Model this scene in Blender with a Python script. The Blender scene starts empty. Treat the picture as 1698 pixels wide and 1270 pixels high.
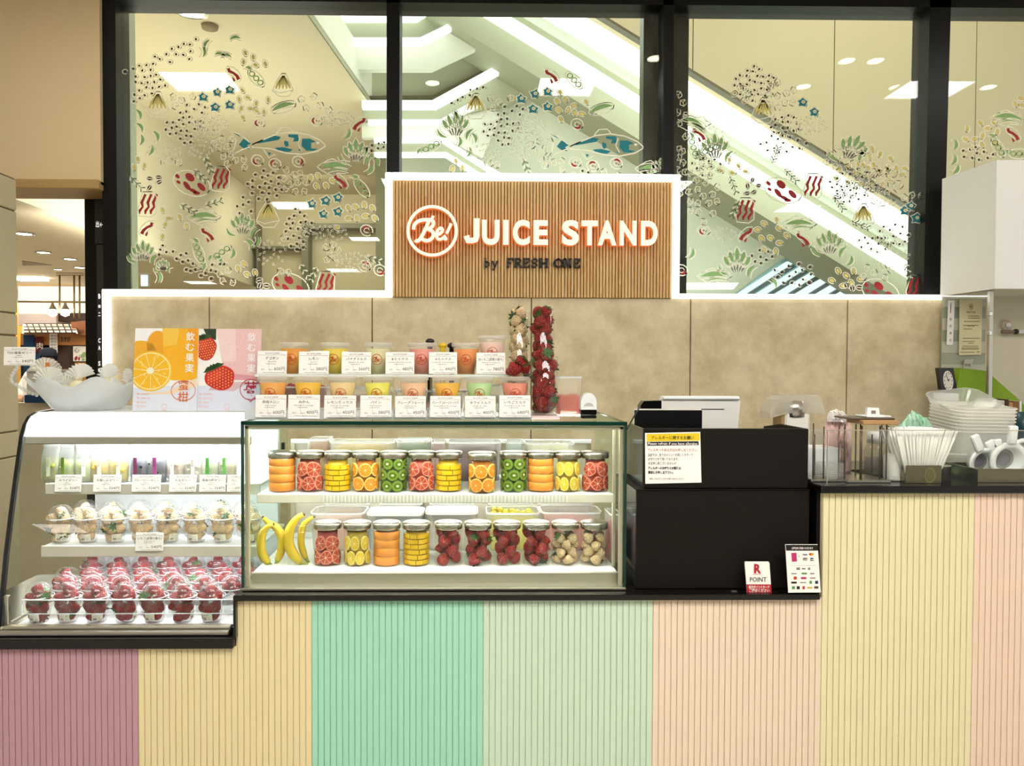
import bpy, bmesh, math, random
from mathutils import Vector, Matrix, Euler
random.seed(7)
SC = bpy.context.scene
COL = SC.collection
PI = math.pi
# ------------------------------------------------------------------ camera
F, CX, CY = 1274.0, 849.0, 635.0
SHIFT = 0.027
CAMP = Vector((0, 0, 1.5))
YAW, PITCH, ROLL = math.radians(1.0), math.radians(1.3), 0.003
ROT = Matrix.Rotation(-YAW, 3, 'Z') @ Matrix.Rotation(PI/2 - PITCH, 3, 'X') @ Matrix.Rotation(ROLL, 3, 'Z')
cam = bpy.data.cameras.new('camera')
cam.sensor_width = 36; cam.lens = F*36/1698; cam.shift_x = SHIFT; cam.clip_start = .05
camo = bpy.data.objects.new('camera', cam); COL.objects.link(camo)
camo.matrix_world = Matrix.Translation(CAMP) @ ROT.to_4x4()
SC.camera = camo
# ------------------------------------------------------------------ light, exposure
SC.view_settings.view_transform = 'Standard'; SC.view_settings.look = 'None'
SC.view_settings.exposure = 0.0; SC.view_settings.gamma = 1; SC.view_settings.use_curve_mapping = False
SC.cycles.use_denoising = True
SC.cycles.max_bounces = 10; SC.cycles.diffuse_bounces = 3; SC.cycles.glossy_bounces = 4
SC.cycles.transmission_bounces = 4; SC.cycles.transparent_max_bounces = 40
SC.cycles.sample_clamp_indirect = 6
SC.cycles.caustics_reflective = False; SC.cycles.caustics_refractive = False
wd = bpy.data.worlds.new('world'); SC.world = wd; wd.use_nodes = True
wd.node_tree.nodes['Background'].inputs[0].default_value = (1.0, .975, .93, 1)
wd.node_tree.nodes['Background'].inputs[1].default_value = 1.0
def area(name, loc, size, power, color=(1, .95, .85), rot=(0, 0, 0), sy=None):  # area light without a fixture, used as fill
    l = bpy.data.lights.new(name, 'AREA'); l.energy = power; l.color = color; l.size = size
    if sy: l.shape = 'RECTANGLE'; l.size_y = sy
    o = bpy.data.objects.new(name, l); o.location = loc; o.rotation_euler = rot; COL.objects.link(o)
    o['label'] = 'added fill light without a fixture'; o['category'] = 'lamp'
    return o
# ------------------------------------------------------------------ pixel of the photograph -> point in the plane y = Y
def P(px, py, Y):
    d = ROT @ Vector(((px - CX)/F + SHIFT*1698/F, -(py - CY)/F, -1))
    t = (Y - CAMP.y)/d.y
    p = CAMP + d*t
    return p.x, p.z
def PX(px, Y, py=640): return P(px, py, Y)[0]
def PZ(py, Y, px=800): return P(px, py, Y)[1]
# ------------------------------------------------------------------ materials
def lin(h):
    if not isinstance(h, str): return h
    h = h.lstrip('#'); c = [int(h[i:i+2], 16)/255 for i in (0, 2, 4)]
    return tuple(x/12.92 if x <= .04045 else ((x+.055)/1.055)**2.4 for x in c)
MATS = {}
def mat(name, col, rough=.5, metal=0., var=.06, scale=30., bump=0., spec=.5, col2=None, stretch=None, coord='Object', sss=0, coat=0):
    """principled surface with a fine noise in its colour"""
    if name in MATS: return MATS[name]
    m = bpy.data.materials.new(name); m.use_nodes = True; MATS[name] = m
    n = m.node_tree.nodes; l = m.node_tree.links; b = n['Principled BSDF']
    c = lin(col); c2 = lin(col2) if col2 else tuple(max(0, x*(1-var*2)) for x in c)
    tc = n.new('ShaderNodeTexCoord'); mp = n.new('ShaderNodeMapping'); nz = n.new('ShaderNodeTexNoise'); rp = n.new('ShaderNodeMix'); rp.data_type = 'RGBA'
    l.new(tc.outputs[coord], mp.inputs[0]); l.new(mp.outputs[0], nz.inputs['Vector'])
    if stretch: mp.inputs['Scale'].default_value = stretch
    nz.inputs['Scale'].default_value = scale; nz.inputs['Detail'].default_value = 4
    rp.inputs[6].default_value = (*c, 1); rp.inputs[7].default_value = (*c2, 1)
    l.new(nz.outputs['Fac'], rp.inputs[0]); l.new(rp.outputs[2], b.inputs['Base Color'])
    b.inputs['Roughness'].default_value = rough; b.inputs['Metallic'].default_value = metal
    b.inputs['Specular IOR Level'].default_value = spec
    if sss:
        b.inputs['Subsurface Weight'].default_value = sss; b.inputs['Subsurface Radius'].default_value = (.01, .006, .004); b.inputs['Subsurface Scale'].default_value = 1
    if coat: b.inputs['Coat Weight'].default_value = coat
    if bump:
        bp = n.new('ShaderNodeBump'); bp.inputs['Strength'].default_value = bump; bp.inputs['Distance'].default_value = .002
        l.new(nz.outputs['Fac'], bp.inputs['Height']); l.new(bp.outputs[0], b.inputs['Normal'])
    return m
def emit(name, col, s):
    if name in MATS: return MATS[name]
    m = bpy.data.materials.new(name); m.use_nodes = True; MATS[name] = m
    n = m.node_tree.nodes; n.remove(n['Principled BSDF']); e = n.new('ShaderNodeEmission')
    e.inputs[0].default_value = (*lin(col), 1); e.inputs[1].default_value = s
    m.node_tree.links.new(e.outputs[0], n['Material Output'].inputs[0]); return m
def clear(name, tint='#ffffff', refl=.06, rough=.02, milky=0., mcol='#ffffff', edge=.0):
    """thin clear sheet: see-through, a little mirror, optionally milky"""
    if name in MATS: return MATS[name]
    m = bpy.data.materials.new(name); m.use_nodes = True; MATS[name] = m
    n = m.node_tree.nodes; l = m.node_tree.links; n.remove(n['Principled BSDF'])
    t = n.new('ShaderNodeBsdfTransparent'); t.inputs[0].default_value = (*lin(tint), 1)
    g = n.new('ShaderNodeBsdfGlossy'); g.inputs['Roughness'].default_value = rough
    lw = n.new('ShaderNodeLayerWeight'); lw.inputs[0].default_value = .25
    ma = n.new('ShaderNodeMath'); ma.operation = 'MULTIPLY_ADD'; ma.inputs[1].default_value = .35 + edge; ma.inputs[2].default_value = refl
    l.new(lw.outputs['Facing'], ma.inputs[0])
    pw = n.new('ShaderNodeMath'); pw.operation = 'POWER'; pw.inputs[1].default_value = 4
    l.new(lw.outputs['Facing'], pw.inputs[0]); l.new(pw.outputs[0], ma.inputs[0])
    mx = n.new('ShaderNodeMixShader'); l.new(ma.outputs[0], mx.inputs[0]); l.new(t.outputs[0], mx.inputs[1]); l.new(g.outputs[0], mx.inputs[2])
    out = mx
    if milky:
        d = n.new('ShaderNodeBsdfDiffuse'); d.inputs[0].default_value = (*lin(mcol), 1)
        tl = n.new('ShaderNodeBsdfTranslucent'); tl.inputs[0].default_value = (*lin(mcol), 1)
        a2 = n.new('ShaderNodeMixShader'); a2.inputs[0].default_value = .5; l.new(d.outputs[0], a2.inputs[1]); l.new(tl.outputs[0], a2.inputs[2])
        m2 = n.new('ShaderNodeMixShader'); m2.inputs[0].default_value = milky; l.new(mx.outputs[0], m2.inputs[1]); l.new(a2.outputs[0], m2.inputs[2]); out = m2
    l.new(out.outputs[0], n['Material Output'].inputs[0]); return m
def nodes_of(m): return m.node_tree.nodes, m.node_tree.links, m.node_tree.nodes['Principled BSDF']
# ------------------------------------------------------------------ mesh builder
class M:
    def __init__(s): s.v = []; s.f = []; s.m = []; s.s = []
    def _add(s, vs, fs, mi=0, sm=False):
        b = len(s.v); s.v.extend(vs)
        for f in fs: s.f.append(tuple(b+i for i in f)); s.m.append(mi); s.s.append(sm)
        return s
    def box(s, x0, x1, y0, y1, z0, z1, mi=0):
        v = [(x, y, z) for x in (x0, x1) for y in (y0, y1) for z in (z0, z1)]
        return s._add(v, [(0, 1, 3, 2), (4, 6, 7, 5), (0, 4, 5, 1), (2, 3, 7, 6), (0, 2, 6, 4), (1, 5, 7, 3)], mi)
    def cbox(s, x0, x1, y0, y1, z0, z1, c=.004, mi=0):
        """box with chamfered edges"""
        lo = (x0, y0, z0); hi = (x1, y1, z1); c = min(c, *(abs(hi[i]-lo[i])*.45 for i in range(3)))
        vs = []; idx = {}
        for sx in (0, 1):
            for sy in (0, 1):
                for sz in (0, 1):
                    sg = (sx, sy, sz)
                    for ax in range(3):
                        p = []
                        for i in range(3):
                            e = (hi if sg[i] else lo)[i]
                            p.append(e if i == ax else e + (-c if sg[i] else c))
                        idx[(sg, ax)] = len(vs); vs.append(tuple(p))
        fs = []
        for ax in range(3):
            o = [i for i in range(3) if i != ax]
            for sd in (0, 1):
                q = []
                for a, b in ((0, 0), (1, 0), (1, 1), (0, 1)):
                    g = [0]*3; g[ax] = sd; g[o[0]] = a; g[o[1]] = b; q.append(idx[(tuple(g), ax)])
                fs.append(tuple(q))
            for a in (0, 1):
                for b in (0, 1):
                    g0 = [0]*3; g0[o[0]] = a; g0[o[1]] = b; g1 = list(g0); g0[ax] = 0; g1[ax] = 1
                    g0, g1 = tuple(g0), tuple(g1)
                    fs.append((idx[(g0, o[0])], idx[(g1, o[0])], idx[(g1, o[1])], idx[(g0, o[1])]))
        for sx in (0, 1):
            for sy in (0, 1):
                for sz in (0, 1): fs.append(tuple(idx[((sx, sy, sz), a)] for a in range(3)))
        return s._add(vs, fs, mi)
    def lathe(s, prof, n=24, c=(0, 0, 0), mi=0, sm=True, cap0=False, cap1=False, fn=None):
        vs = []; fs = []
        for k, (r, z) in enumerate(prof):
            for i in range(n):
                a = 2*PI*i/n; rr = r
                if fn: rr, zz = fn(a, r, z, k)
                else: zz = z
                vs.append((c[0]+rr*math.cos(a), c[1]+rr*math.sin(a), c[2]+zz))
        for k in range(len(prof)-1):
            for i in range(n):
                j = (i+1) % n; fs.append((k*n+i, k*n+j, (k+1)*n+j, (k+1)*n+i))
        if cap0: fs.append(tuple(range(n-1, -1, -1)))
        if cap1: fs.append(tuple((len(prof)-1)*n+i for i in range(n)))
        return s._add(vs, fs, mi, sm)
    def tube(s, pts, r, n=8, mi=0, caps=True, flat=1.0):
        pts = [Vector(p) for p in pts]; vs = []; fs = []
        up = None
        for i, p in enumerate(pts):
            t = (pts[min(i+1, len(pts)-1)] - pts[max(i-1, 0)]).normalized()
            if up is None: up = Vector((0, 0, 1)) if abs(t.z) < .9 else Vector((1, 0, 0))
            a = t.cross(up)
            if a.length < 1e-5: a = t.orthogonal()
            a.normalize(); b = t.cross(a).normalized(); up = -b if b.dot(up) < 0 else b
            b = up.copy(); a = t.cross(b).normalized()
            rr = r[i] if isinstance(r, (list, tuple)) else r
            for k in range(n):
                q = 2*PI*k/n; vs.append(tuple(p + a*math.cos(q)*rr + b*math.sin(q)*rr*flat))
        for i in range(len(pts)-1):
            for k in range(n):
                j = (k+1) % n; fs.append((i*n+k, i*n+j, (i+1)*n+j, (i+1)*n+k))
        if caps: fs.append(tuple(range(n-1, -1, -1))); fs.append(tuple((len(pts)-1)*n+k for k in range(n)))
        return s._add(vs, fs, mi, True)
    def prism(s, poly, axis, a, b, mi=0, sm=False):
        """extrude a 2D polygon along an axis; axis y: poly in xz, x: yz, z: xy"""
        def q(u, w, t): return {'y': (u, t, w), 'x': (t, u, w), 'z': (u, w, t)}[axis]
        n = len(poly); vs = [q(u, w, a) for u, w in poly] + [q(u, w, b) for u, w in poly]
        fs = [(i, (i+1) % n, n+(i+1) % n, n+i) for i in range(n)]
        fs += [tuple(range(n-1, -1, -1)), tuple(range(n, 2*n))]
        return s._add(vs, fs, mi, sm)
    def ell(s, c, r, nu=10, nv=7, mi=0, fn=None):
        vs = []; fs = []
        for j in range(nv+1):
            t = PI*j/nv
            for i in range(nu):
                a = 2*PI*i/nu; d = Vector((math.sin(t)*math.cos(a), math.sin(t)*math.sin(a), math.cos(t)))
                k = fn(d) if fn else 1
                vs.append((c[0]+d.x*r[0]*k, c[1]+d.y*r[1]*k, c[2]+d.z*r[2]*k))
        for j in range(nv):
            for i in range(nu):
                fs.append((j*nu+i, (j+1)*nu+i, (j+1)*nu+(i+1) % nu, j*nu+(i+1) % nu))
        return s._add(vs, fs, mi, True)
    def flat(s, poly, fn, mi=0):
        """one face from a 2D polygon, fn maps (u, w) to a point"""
        return s._add([fn(u, w) for u, w in poly], [tuple(range(len(poly)))], mi)
    def ring(s, cx, cy, rx, ry, w, fn, n=24, mi=0, a0=0, a1=2*PI, rot=0):
        vs = []; fs = []; cr, sr = math.cos(rot), math.sin(rot)
        for i in range(n+1):
            a = a0+(a1-a0)*i/n
            for k in (0, 1):
                u = (rx-(w if k else 0))*math.cos(a); v = (ry-(w if k else 0))*math.sin(a)
                vs.append(fn(cx+u*cr-v*sr, cy+u*sr+v*cr))
            if i: fs.append((2*i-2, 2*i, 2*i+1, 2*i-1))
        return s._add(vs, fs, mi)
    def disc(s, cx, cy, rx, ry, fn, n=16, mi=0, rot=0):
        cr, sr = math.cos(rot), math.sin(rot); po = []
        for i in range(n):
            a = 2*PI*i/n; u, v = rx*math.cos(a), ry*math.sin(a); po.append((cx+u*cr-v*sr, cy+u*sr+v*cr))
        return s.flat(po, fn, mi)
    def stroke(s, pts, w, fn, mi=0):
        """a flat brush stroke along 2D points, width w (number or list)"""
        vs = []; fs = []; n = len(pts)
        for i, (x, y) in enumerate(pts):
            a = pts[max(i-1, 0)]; b = pts[min(i+1, n-1)]; dx, dy = b[0]-a[0], b[1]-a[1]; L = math.hypot(dx, dy) or 1
            ww = (w[i] if isinstance(w, (list, tuple)) else w)/2
            vs.append(fn(x-dy/L*ww, y+dx/L*ww)); vs.append(fn(x+dy/L*ww, y-dx/L*ww))
            if i: fs.append((2*i-2, 2*i, 2*i+1, 2*i-1))
        return s._add(vs, fs, mi)
    def text(s, body, x, y, size, fn, mi=0, align='L', bold=0, xs=1.0, width=None):
        v, f = glyphs(body, bold)
        if not v: return s
        x0 = min(p[0] for p in v); x1 = max(p[0] for p in v); L = (x1-x0)*size*xs
        k = xs*(width/L if width else 1); L = (x1-x0)*size*k
        ox = x - x0*size*k - (L/2 if align == 'C' else L if align == 'R' else 0)
        return s._add([fn(ox+p[0]*size*k, y+p[1]*size) for p in v], f, mi)
    def xform(s, mtx, i0=0):
        for i in range(i0, len(s.v)): s.v[i] = tuple(mtx @ Vector(s.v[i]))
        return s
    def join(s, o, mtx=None, mi=None):
        vs = [tuple(mtx @ Vector(p)) for p in o.v] if mtx else o.v
        b = len(s.v); s.v.extend(vs)
        for f, m, sm in zip(o.f, o.m, o.s): s.f.append(tuple(b+i for i in f)); s.m.append(m if mi is None else mi); s.s.append(sm)
        return s
    def mesh(s, name, mats, normals=True):
        me = bpy.data.meshes.new(name); me.from_pydata(s.v, [], s.f)
        for m in (mats if isinstance(mats, (list, tuple)) else [mats]): me.materials.append(m)
        me.polygons.foreach_set('material_index', s.m); me.polygons.foreach_set('use_smooth', s.s)
        if normals:
            bm = bmesh.new(); bm.from_mesh(me); bmesh.ops.recalc_face_normals(bm, faces=bm.faces); bm.to_mesh(me); bm.free()
        me.update(); return me
    def build(s, name, mats, parent=None, normals=True, loc=None, kind=None, label=None):
        return put(name, s.mesh(name, mats, normals), parent, loc, kind=kind, label=label)
_GL = {}
def glyphs(body, bold=0):
    k = (body, bold)
    if k not in _GL:
        cu = bpy.data.curves.new('t', 'FONT'); cu.body = body; cu.size = 1; cu.offset = bold; cu.resolution_u = 7 if bold > .042 else 2
        ob = bpy.data.objects.new('t', cu); me = bpy.data.meshes.new_from_object(ob)
        _GL[k] = ([tuple(v.co[:2]) for v in me.vertices], [tuple(p.vertices) for p in me.polygons])
        bpy.data.meshes.remove(me); bpy.data.objects.remove(ob); bpy.data.curves.remove(cu)
    return _GL[k]
def put(name, me, parent=None, loc=None, rot=None, kind=None, label=None, scale=None):
    o = bpy.data.objects.new(name, me); COL.objects.link(o)
    if parent: o.parent = parent
    if loc is not None: o.location = loc
    if rot is not None: o.rotation_euler = rot
    if scale is not None: o.scale = scale
    if kind: o['kind'] = kind
    if label: o['label'] = label
    return o
def tag(o, label, cat, group=None):
    o['label'] = label; o['category'] = cat
    if group: o['group'] = group
    return o
def thing(name, label, cat, loc=(0, 0, 0), rot=(0, 0, 0), group=None):
    o = bpy.data.objects.new(name, None); COL.objects.link(o); o.location = loc; o.rotation_euler = rot
    o.empty_display_size = .02
    return tag(o, label, cat, group)
def struct(name, m, mats, label=None, parent=None):
    o = m.build(name, mats, parent)
    if not parent: o['kind'] = 'structure'
    if label: o['label'] = label
    return o
def copy_tree(o, parent=None):
    c = o.copy(); COL.objects.link(c)
    if parent: c.parent = parent
    for ch in KIDS.get(o.name, [x for x in o.children]): copy_tree(ch, c)
    return c
KIDS = {}
def pxpoly(pts, Y): return [P(x, y, Y) for x, y in pts]
ords = ('first', 'second', 'third', 'fourth', 'fifth', 'sixth', 'seventh', 'eighth', 'ninth')
# ================================================================== SETTING
YW, YG = 4.30, 4.38           # face of the shop's back wall, plane of the window panes
CEIL = PZ(-16, 4.3)
m_floor = mat('floor_tile', '#b9b1a2', .25, scale=6)
m_ceil = mat('white_ceiling', '#efe9dc', .8, scale=3, var=.02)
m_cream = mat('cream_wall', '#d8c7a2', .7, scale=4, var=.03)
m_soffit = mat('beige_board', '#ead0a0', .6, scale=220, var=.05, bump=.05)
m_black = mat('black_steel', '#080707', .4, scale=10, spec=.25)
m_blackgloss = mat('black_gloss', '#0a0a0b', .12, scale=10)
m_gapd = mat('dark_joint', '#6f6245', .8)
m_white = mat('white_paint', '#faf8f4', .4, var=.02)
m_led = emit('led_white', '#fffdf8', 2.4)
m_glass = clear('window_glass', '#f6faf5', .045, .0)
m_pglass = clear('case_glass', '#f6fcf8', .05, .01)
m_pglassf = clear('case_front_glass', '#fafdfb', .02, .01)
m_steel = mat('brushed_steel', '#c9c6bd', .28, 1.0, scale=8, stretch=(1, 1, 60), var=.08)
m_steelh = mat('brushed_steel_flat', '#d6d0bf', .34, 1.0, scale=8, stretch=(1, 60, 60), var=.08)
m_chrome = mat('chrome', '#dfe2e2', .08, 1.0, scale=4)
f = M().box(-9, 9, -14, 12, -.05, 0); struct('floor', f, m_floor)
struct('wall_opposite', M().box(-9, 9, -14.1, -14, 0, CEIL), mat('opposite_wall', '#57493a', .7, scale=2), 'unseen dark wall across the hall behind the photographer')  # unseen, put in dark so the panes mirror no bright surroundings
f = M().box(-9, 9, -14, 4.325, CEIL, CEIL+.1); struct('ceiling', f, m_ceil, 'white ceiling of the hall in front of the stand')
# ceiling light panels of the hall: seen as reflections in the panes, except the added fill bank
m_panel = emit('ceiling_panel', '#fffdf8', 19.0); m_fill = emit('fill_panel_glow', '#fffdf8', 23.5)
def ceiling_panel(x0, x1, y0, y1, label, m_=None):
    t = thing('ceiling_light', label, 'ceiling light', ((x0+x1)/2, (y0+y1)/2, CEIL), group=None)
    a, b = (x1-x0)/2, (y1-y0)/2
    M().box(-a-.02, a+.02, -b-.02, -b, -.02, 0).box(-a-.02, a+.02, b, b+.02, -.02, 0).box(-a-.02, -a, -b, b, -.02, 0).box(a, a+.02, -b, b, -.02, 0).build('frame', m_white, t)
    M().box(-a, a, -b, b, -.012, 0).build('diffuser', m_ or m_panel, t)
def refl(px, py):             # point of the hall's ceiling whose mirror image falls on a pixel of the panes
    x0, z0 = P(px, py, YG); k = (CEIL-1.5)/(z0-1.5)
    return x0*k, 2*YG - YG*k
for (pl, pr, pt, pb, lab) in ((262, 372, 115, 147, 'white ceiling panel mirrored high in the left window pane'), (898, 990, 125, 155, 'white ceiling panel mirrored in the middle pane above the wooden sign'),
                              (1512, 1620, 130, 160, 'white ceiling panel mirrored across the rightmost black mullion'), (445, 510, 332, 345, 'white ceiling panel mirrored left of the wooden sign'),
                              (1305, 1365, 338, 350, 'white ceiling panel mirrored low in the right window pane'), (214, 266, 441, 447, 'white ceiling panel mirrored beside the left black mullion low down'),
                              (302, 346, 465, 470, 'white ceiling panel mirrored just above the left light strip'), (578, 625, 391, 398, 'white ceiling panel mirrored close to the left edge of the sign'),
                              (540, 590, 444, 450, 'white ceiling panel mirrored below the others left of the sign')):
    cx = (pl+pr)/2; (xa, ya), (xb, yb) = refl(cx, pt), refl(cx, pb); w = abs(refl(pr, (pt+pb)/2)[0]-refl(pl, (pt+pb)/2)[0])
    ceiling_panel(xa-w/2, xa+w/2, min(ya, yb), max(ya, yb), lab)
for i, x in enumerate((-.72, .02, .76, 1.5, 2.2)):  # unseen extra panels, added to light the counter front evenly
    for j, y in enumerate((-.05, -1.1)): ceiling_panel(x-.28, x+.28, y-.28, y+.28, 'unseen ceiling panel added to light the counter, %s of the %s row' % (('first', 'second', 'third', 'fourth', 'fifth')[i], ('front', 'rear')[j]), m_fill)
m_spot = emit('downlight_glow', '#fff3dc', 20.0)
def downlight(x, y, z, r, label, m=None):
    t = thing('downlight', label, 'ceiling light', (x, y, z))
    M().lathe([(r*1.35, -.006), (r*1.3, 0), (r, 0), (r*.8, .02)], 20).build('trim_ring', m_chrome, t)
    M().disc(0, 0, r, r, lambda u, v: (u, v, -.002), 16).build('bulb', m or m_spot, t)
for px, py, lab in ((1405, 99, 'round downlight mirrored in the right pane, left one of a pair'), (1453, 99, 'round downlight mirrored in the right pane, right one of a pair'), (1333, 142, 'round downlight mirrored above the blue flowers of the right pane'),
                    (1488, 143, 'round downlight mirrored just left of the rightmost mullion'), (1640, 143, 'round downlight mirrored right of the rightmost mullion'), (1086, 95, 'round downlight mirrored on the dark pane beside the mullion right of centre'),
                    (717, 136, 'round downlight mirrored in the middle pane beside the narrow mullion')):
    x, y = refl(px, py); downlight(x, y, CEIL-.004, .05, lab)
# --- stone panels of the back wall
m_stone = mat('stone_panel', '#ecdcb6', .55, scale=5, col2='#cbb78c', coord='Generated')
n, l, b = nodes_of(m_stone)
tc = n.new('ShaderNodeNewGeometry'); nz = [x for x in n if x.bl_idname == 'ShaderNodeTexNoise'][0]; l.new(tc.outputs['Position'], nz.inputs['Vector'])
nz.inputs['Scale'].default_value = 5.5; nz.inputs['Detail'].default_value = 9; nz.inputs['Roughness'].default_value = .68
mixn = [x for x in n if x.bl_idname == 'ShaderNodeMix'][0]; cr = n.new('ShaderNodeValToRGB'); cr.color_ramp.elements[0].position = .36; cr.color_ramp.elements[1].position = .66
l.new(nz.outputs['Fac'], cr.inputs[0]); l.new(cr.outputs[0], mixn.inputs[0])
xl, zl = P(178, 486, YW); xr = P(1566, 490, YW)[0]
ZS = P(900, 490, YW)[1]      # top of the stone panels
wb = struct('wall_back', M().box(xl+.02, xr, YW+.012, YW+.05, .0, ZS-.014), m_gapd, 'low stone clad wall behind the counter')
js = [178, 347, 617, 881, 1145, 1405, 1566]
for a, b_ in zip(js[:-1], js[1:]):
    xa, xb = PX(a, YW, 560), PX(b_, YW, 560)
    M().cbox(max(xa+.003, xl+.02), xb-.003, YW, YW+.02, 0, ZS-.0135, .002).build('panel', m_stone, wb)
# --- light strip round the wall
sign_l, sign_t = P(645, 293, YW); sign_r = PX(1120, YW, 390); ZST = sign_t
ls = thing('light_strip', 'bright white strip light outlining the stone wall and the wooden sign', 'strip light', (xl, YW, zl))
def seg(x0, x1, z0, z1): M().cbox(x0-xl, x1-xl, -.03, .05, z0-zl, z1-zl, .004).build('segment', m_led, ls)
wS = .036
seg(xl-wS/2, xl+wS/2, .9, ZS+.022); seg(xl+wS/2, sign_l-wS/2, ZS-.0125, ZS+.022)
seg(sign_l-wS/2, sign_l+wS/2, ZS-.0125, ZST+wS/2); seg(sign_l+wS/2, sign_r-wS/2, ZST-wS/2, ZST+wS/2); seg(sign_r-wS/2, sign_r+wS/2, ZS-.01, ZST+wS/2); seg(sign_r+wS/2, xr, ZS-.012, ZS+.012)
# --- wooden slat sign
m_wood = mat('oak_veneer', '#f2cc90', .45, scale=3, col2='#d0a05c')
n, l, b = nodes_of(m_wood)
ge = n.new('ShaderNodeNewGeometry'); mp = [x for x in n if x.bl_idname == 'ShaderNodeMapping'][0]; l.new(ge.outputs['Position'], mp.inputs[0]); mp.inputs['Scale'].default_value = (14, 14, .9)
nz = [x for x in n if x.bl_idname == 'ShaderNodeTexNoise'][0]; nz.inputs['Scale'].default_value = 1.6; nz.inputs['Detail'].default_value = 3; nz.inputs['Distortion'].default_value = 1.2
wv = n.new('ShaderNodeMath'); wv.operation = 'MULTIPLY'; wv.inputs[1].default_value = 9; l.new(nz.outputs['Fac'], wv.inputs[0])
fr = n.new('ShaderNodeMath'); fr.operation = 'FRACT'; l.new(wv.outputs[0], fr.inputs[0])
oi = n.new('ShaderNodeObjectInfo'); ad = n.new('ShaderNodeMath'); ad.operation = 'MULTIPLY_ADD'; ad.inputs[1].default_value = .55; l.new(fr.outputs[0], ad.inputs[0])
rm = n.new('ShaderNodeMath'); rm.operation = 'MULTIPLY'; rm.inputs[1].default_value = .5; l.new(oi.outputs['Random'], rm.inputs[0]); l.new(rm.outputs[0], ad.inputs[2])
mixn = [x for x in n if x.bl_idname == 'ShaderNodeMix'][0]; l.new(ad.outputs[0], mixn.inputs[0])
m_walnut = mat('dark_wood_back', '#7d4c22', .6)
sg = thing('shop_sign', 'wooden slat sign board reading JUICE STAND in lit letters', 'sign', ((sign_l+sign_r)/2, YW, ZS))
sw = sign_r-sign_l-wS-.004; sh = ZST-ZS-wS/2-.003
M().box(-sw/2, sw/2, -.0, .05, -.013, sh).build('backboard', m_walnut, sg)
NS = 88; pit = sw/NS; slat_me = M().cbox(-pit*.385, pit*.385, -.016, 0, -.013, sh, .0015).mesh('slat', m_wood)
for i in range(NS): put('slat', slat_me, sg, (-sw/2+pit*(i+.5), 0, 0))
m_letter = emit('letter_face', '#fff3d4', 1.25); m_halo = emit('letter_glow', '#ff7a3a', .9); m_blk = mat('black_letter', '#120b08', .4)
ox, oz = (sign_l+sign_r)/2, ZS
def sgp(px, py): a = P(px, py, YW-.05); return a[0]-ox, a[1]-oz
def solid_text(ch, xc, z0, size, y0, y1, mf, ms, bold, xs, parent, name='letter'):
    v, fcs = glyphs(ch, bold); x0 = min(p[0] for p in v); x1 = max(p[0] for p in v)
    m = M(); k = size
    pts = [((p[0]-(x0+x1)/2)*k*xs, p[1]*k) for p in v]
    m._add([(xc+a, y0, z0+b_) for a, b_ in pts], fcs, 0)
    # rim: boundary edges extruded back
    ec = {}
    for fc in fcs:
        for i in range(len(fc)):
            e = (fc[i], fc[(i+1) % len(fc)]); kk = tuple(sorted(e)); ec.setdefault(kk, []).append(e)
    bm_pts = {}
    for kk, es in ec.items():
        if len(es) == 1:
            a, b_ = es[0]; pa, pb = pts[a], pts[b_]
            m._add([(xc+pa[0], y0, z0+pa[1]), (xc+pb[0], y0, z0+pb[1]), (xc+pb[0], y1, z0+pb[1]), (xc+pa[0], y1, z0+pa[1])], [(0, 1, 2, 3)], 1)
    return m.build(name, [mf, ms], parent, normals=False)
# big lit letters: centre pixel of each letter, common base and cap height
bz = sgp(900, 405)[1]; tz = sgp(900, 364)[1]; cap = tz-bz
glJ = glyphs('H', .022); capH = max(p[1] for p in glJ[0])
for ch, pl, pr in (('J', 771, 795), ('U', 799, 828), ('I', 834, 843), ('C', 850, 878), ('E', 884, 908), ('S', 931, 959), ('T', 963, 990), ('A', 990, 1021), ('N', 1026, 1054), ('D', 1061, 1089)):
    xa, xb = sgp(pl, 385)[0], sgp(pr, 385)[0]
    v, _ = glyphs(ch, .045); w0 = max(p[0] for p in v)-min(p[0] for p in v); size = cap/(max(p[1] for p in glyphs('H', .045)[0])-min(p[1] for p in glyphs('H', .045)[0]))
    zz = bz
    if ch == 'J':   # the built-in J drops below the line: make its own
        m = M(); w = xb-xa; st = w*.40
        pts = [(xb-st/2, tz), (xb-st/2, bz+cap*.30), (xb-st/2-w*.06, bz+cap*.14), (xb-w*.48, bz+st*.48), (xa+w*.22, bz+cap*.10), (xa+w*.12, bz+cap*.26), (xa+w*.1, bz+cap*.30)]
        m.stroke(pts, st, lambda u, v_: (u, -.075, v_), 0); b4 = len(m.v)
        n_ = len(pts); m.v.extend([(p[0], -.03, p[2]) for p in m.v[:b4]])
        for i in range(n_-1):
            for q in (0, 1): m.f.append((2*i+q, 2*i+2+q, b4+2*i+2+q, b4+2*i+q)); m.m.append(1); m.s.append(False)
        m.build('letter', [m_letter, m_halo], sg, normals=False); continue
    solid_text(ch, (xa+xb)/2, zz+cap*.0, size, -.075, -.03, m_letter, m_halo, .045, (xb-xa)/(w0*size), sg)
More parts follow.
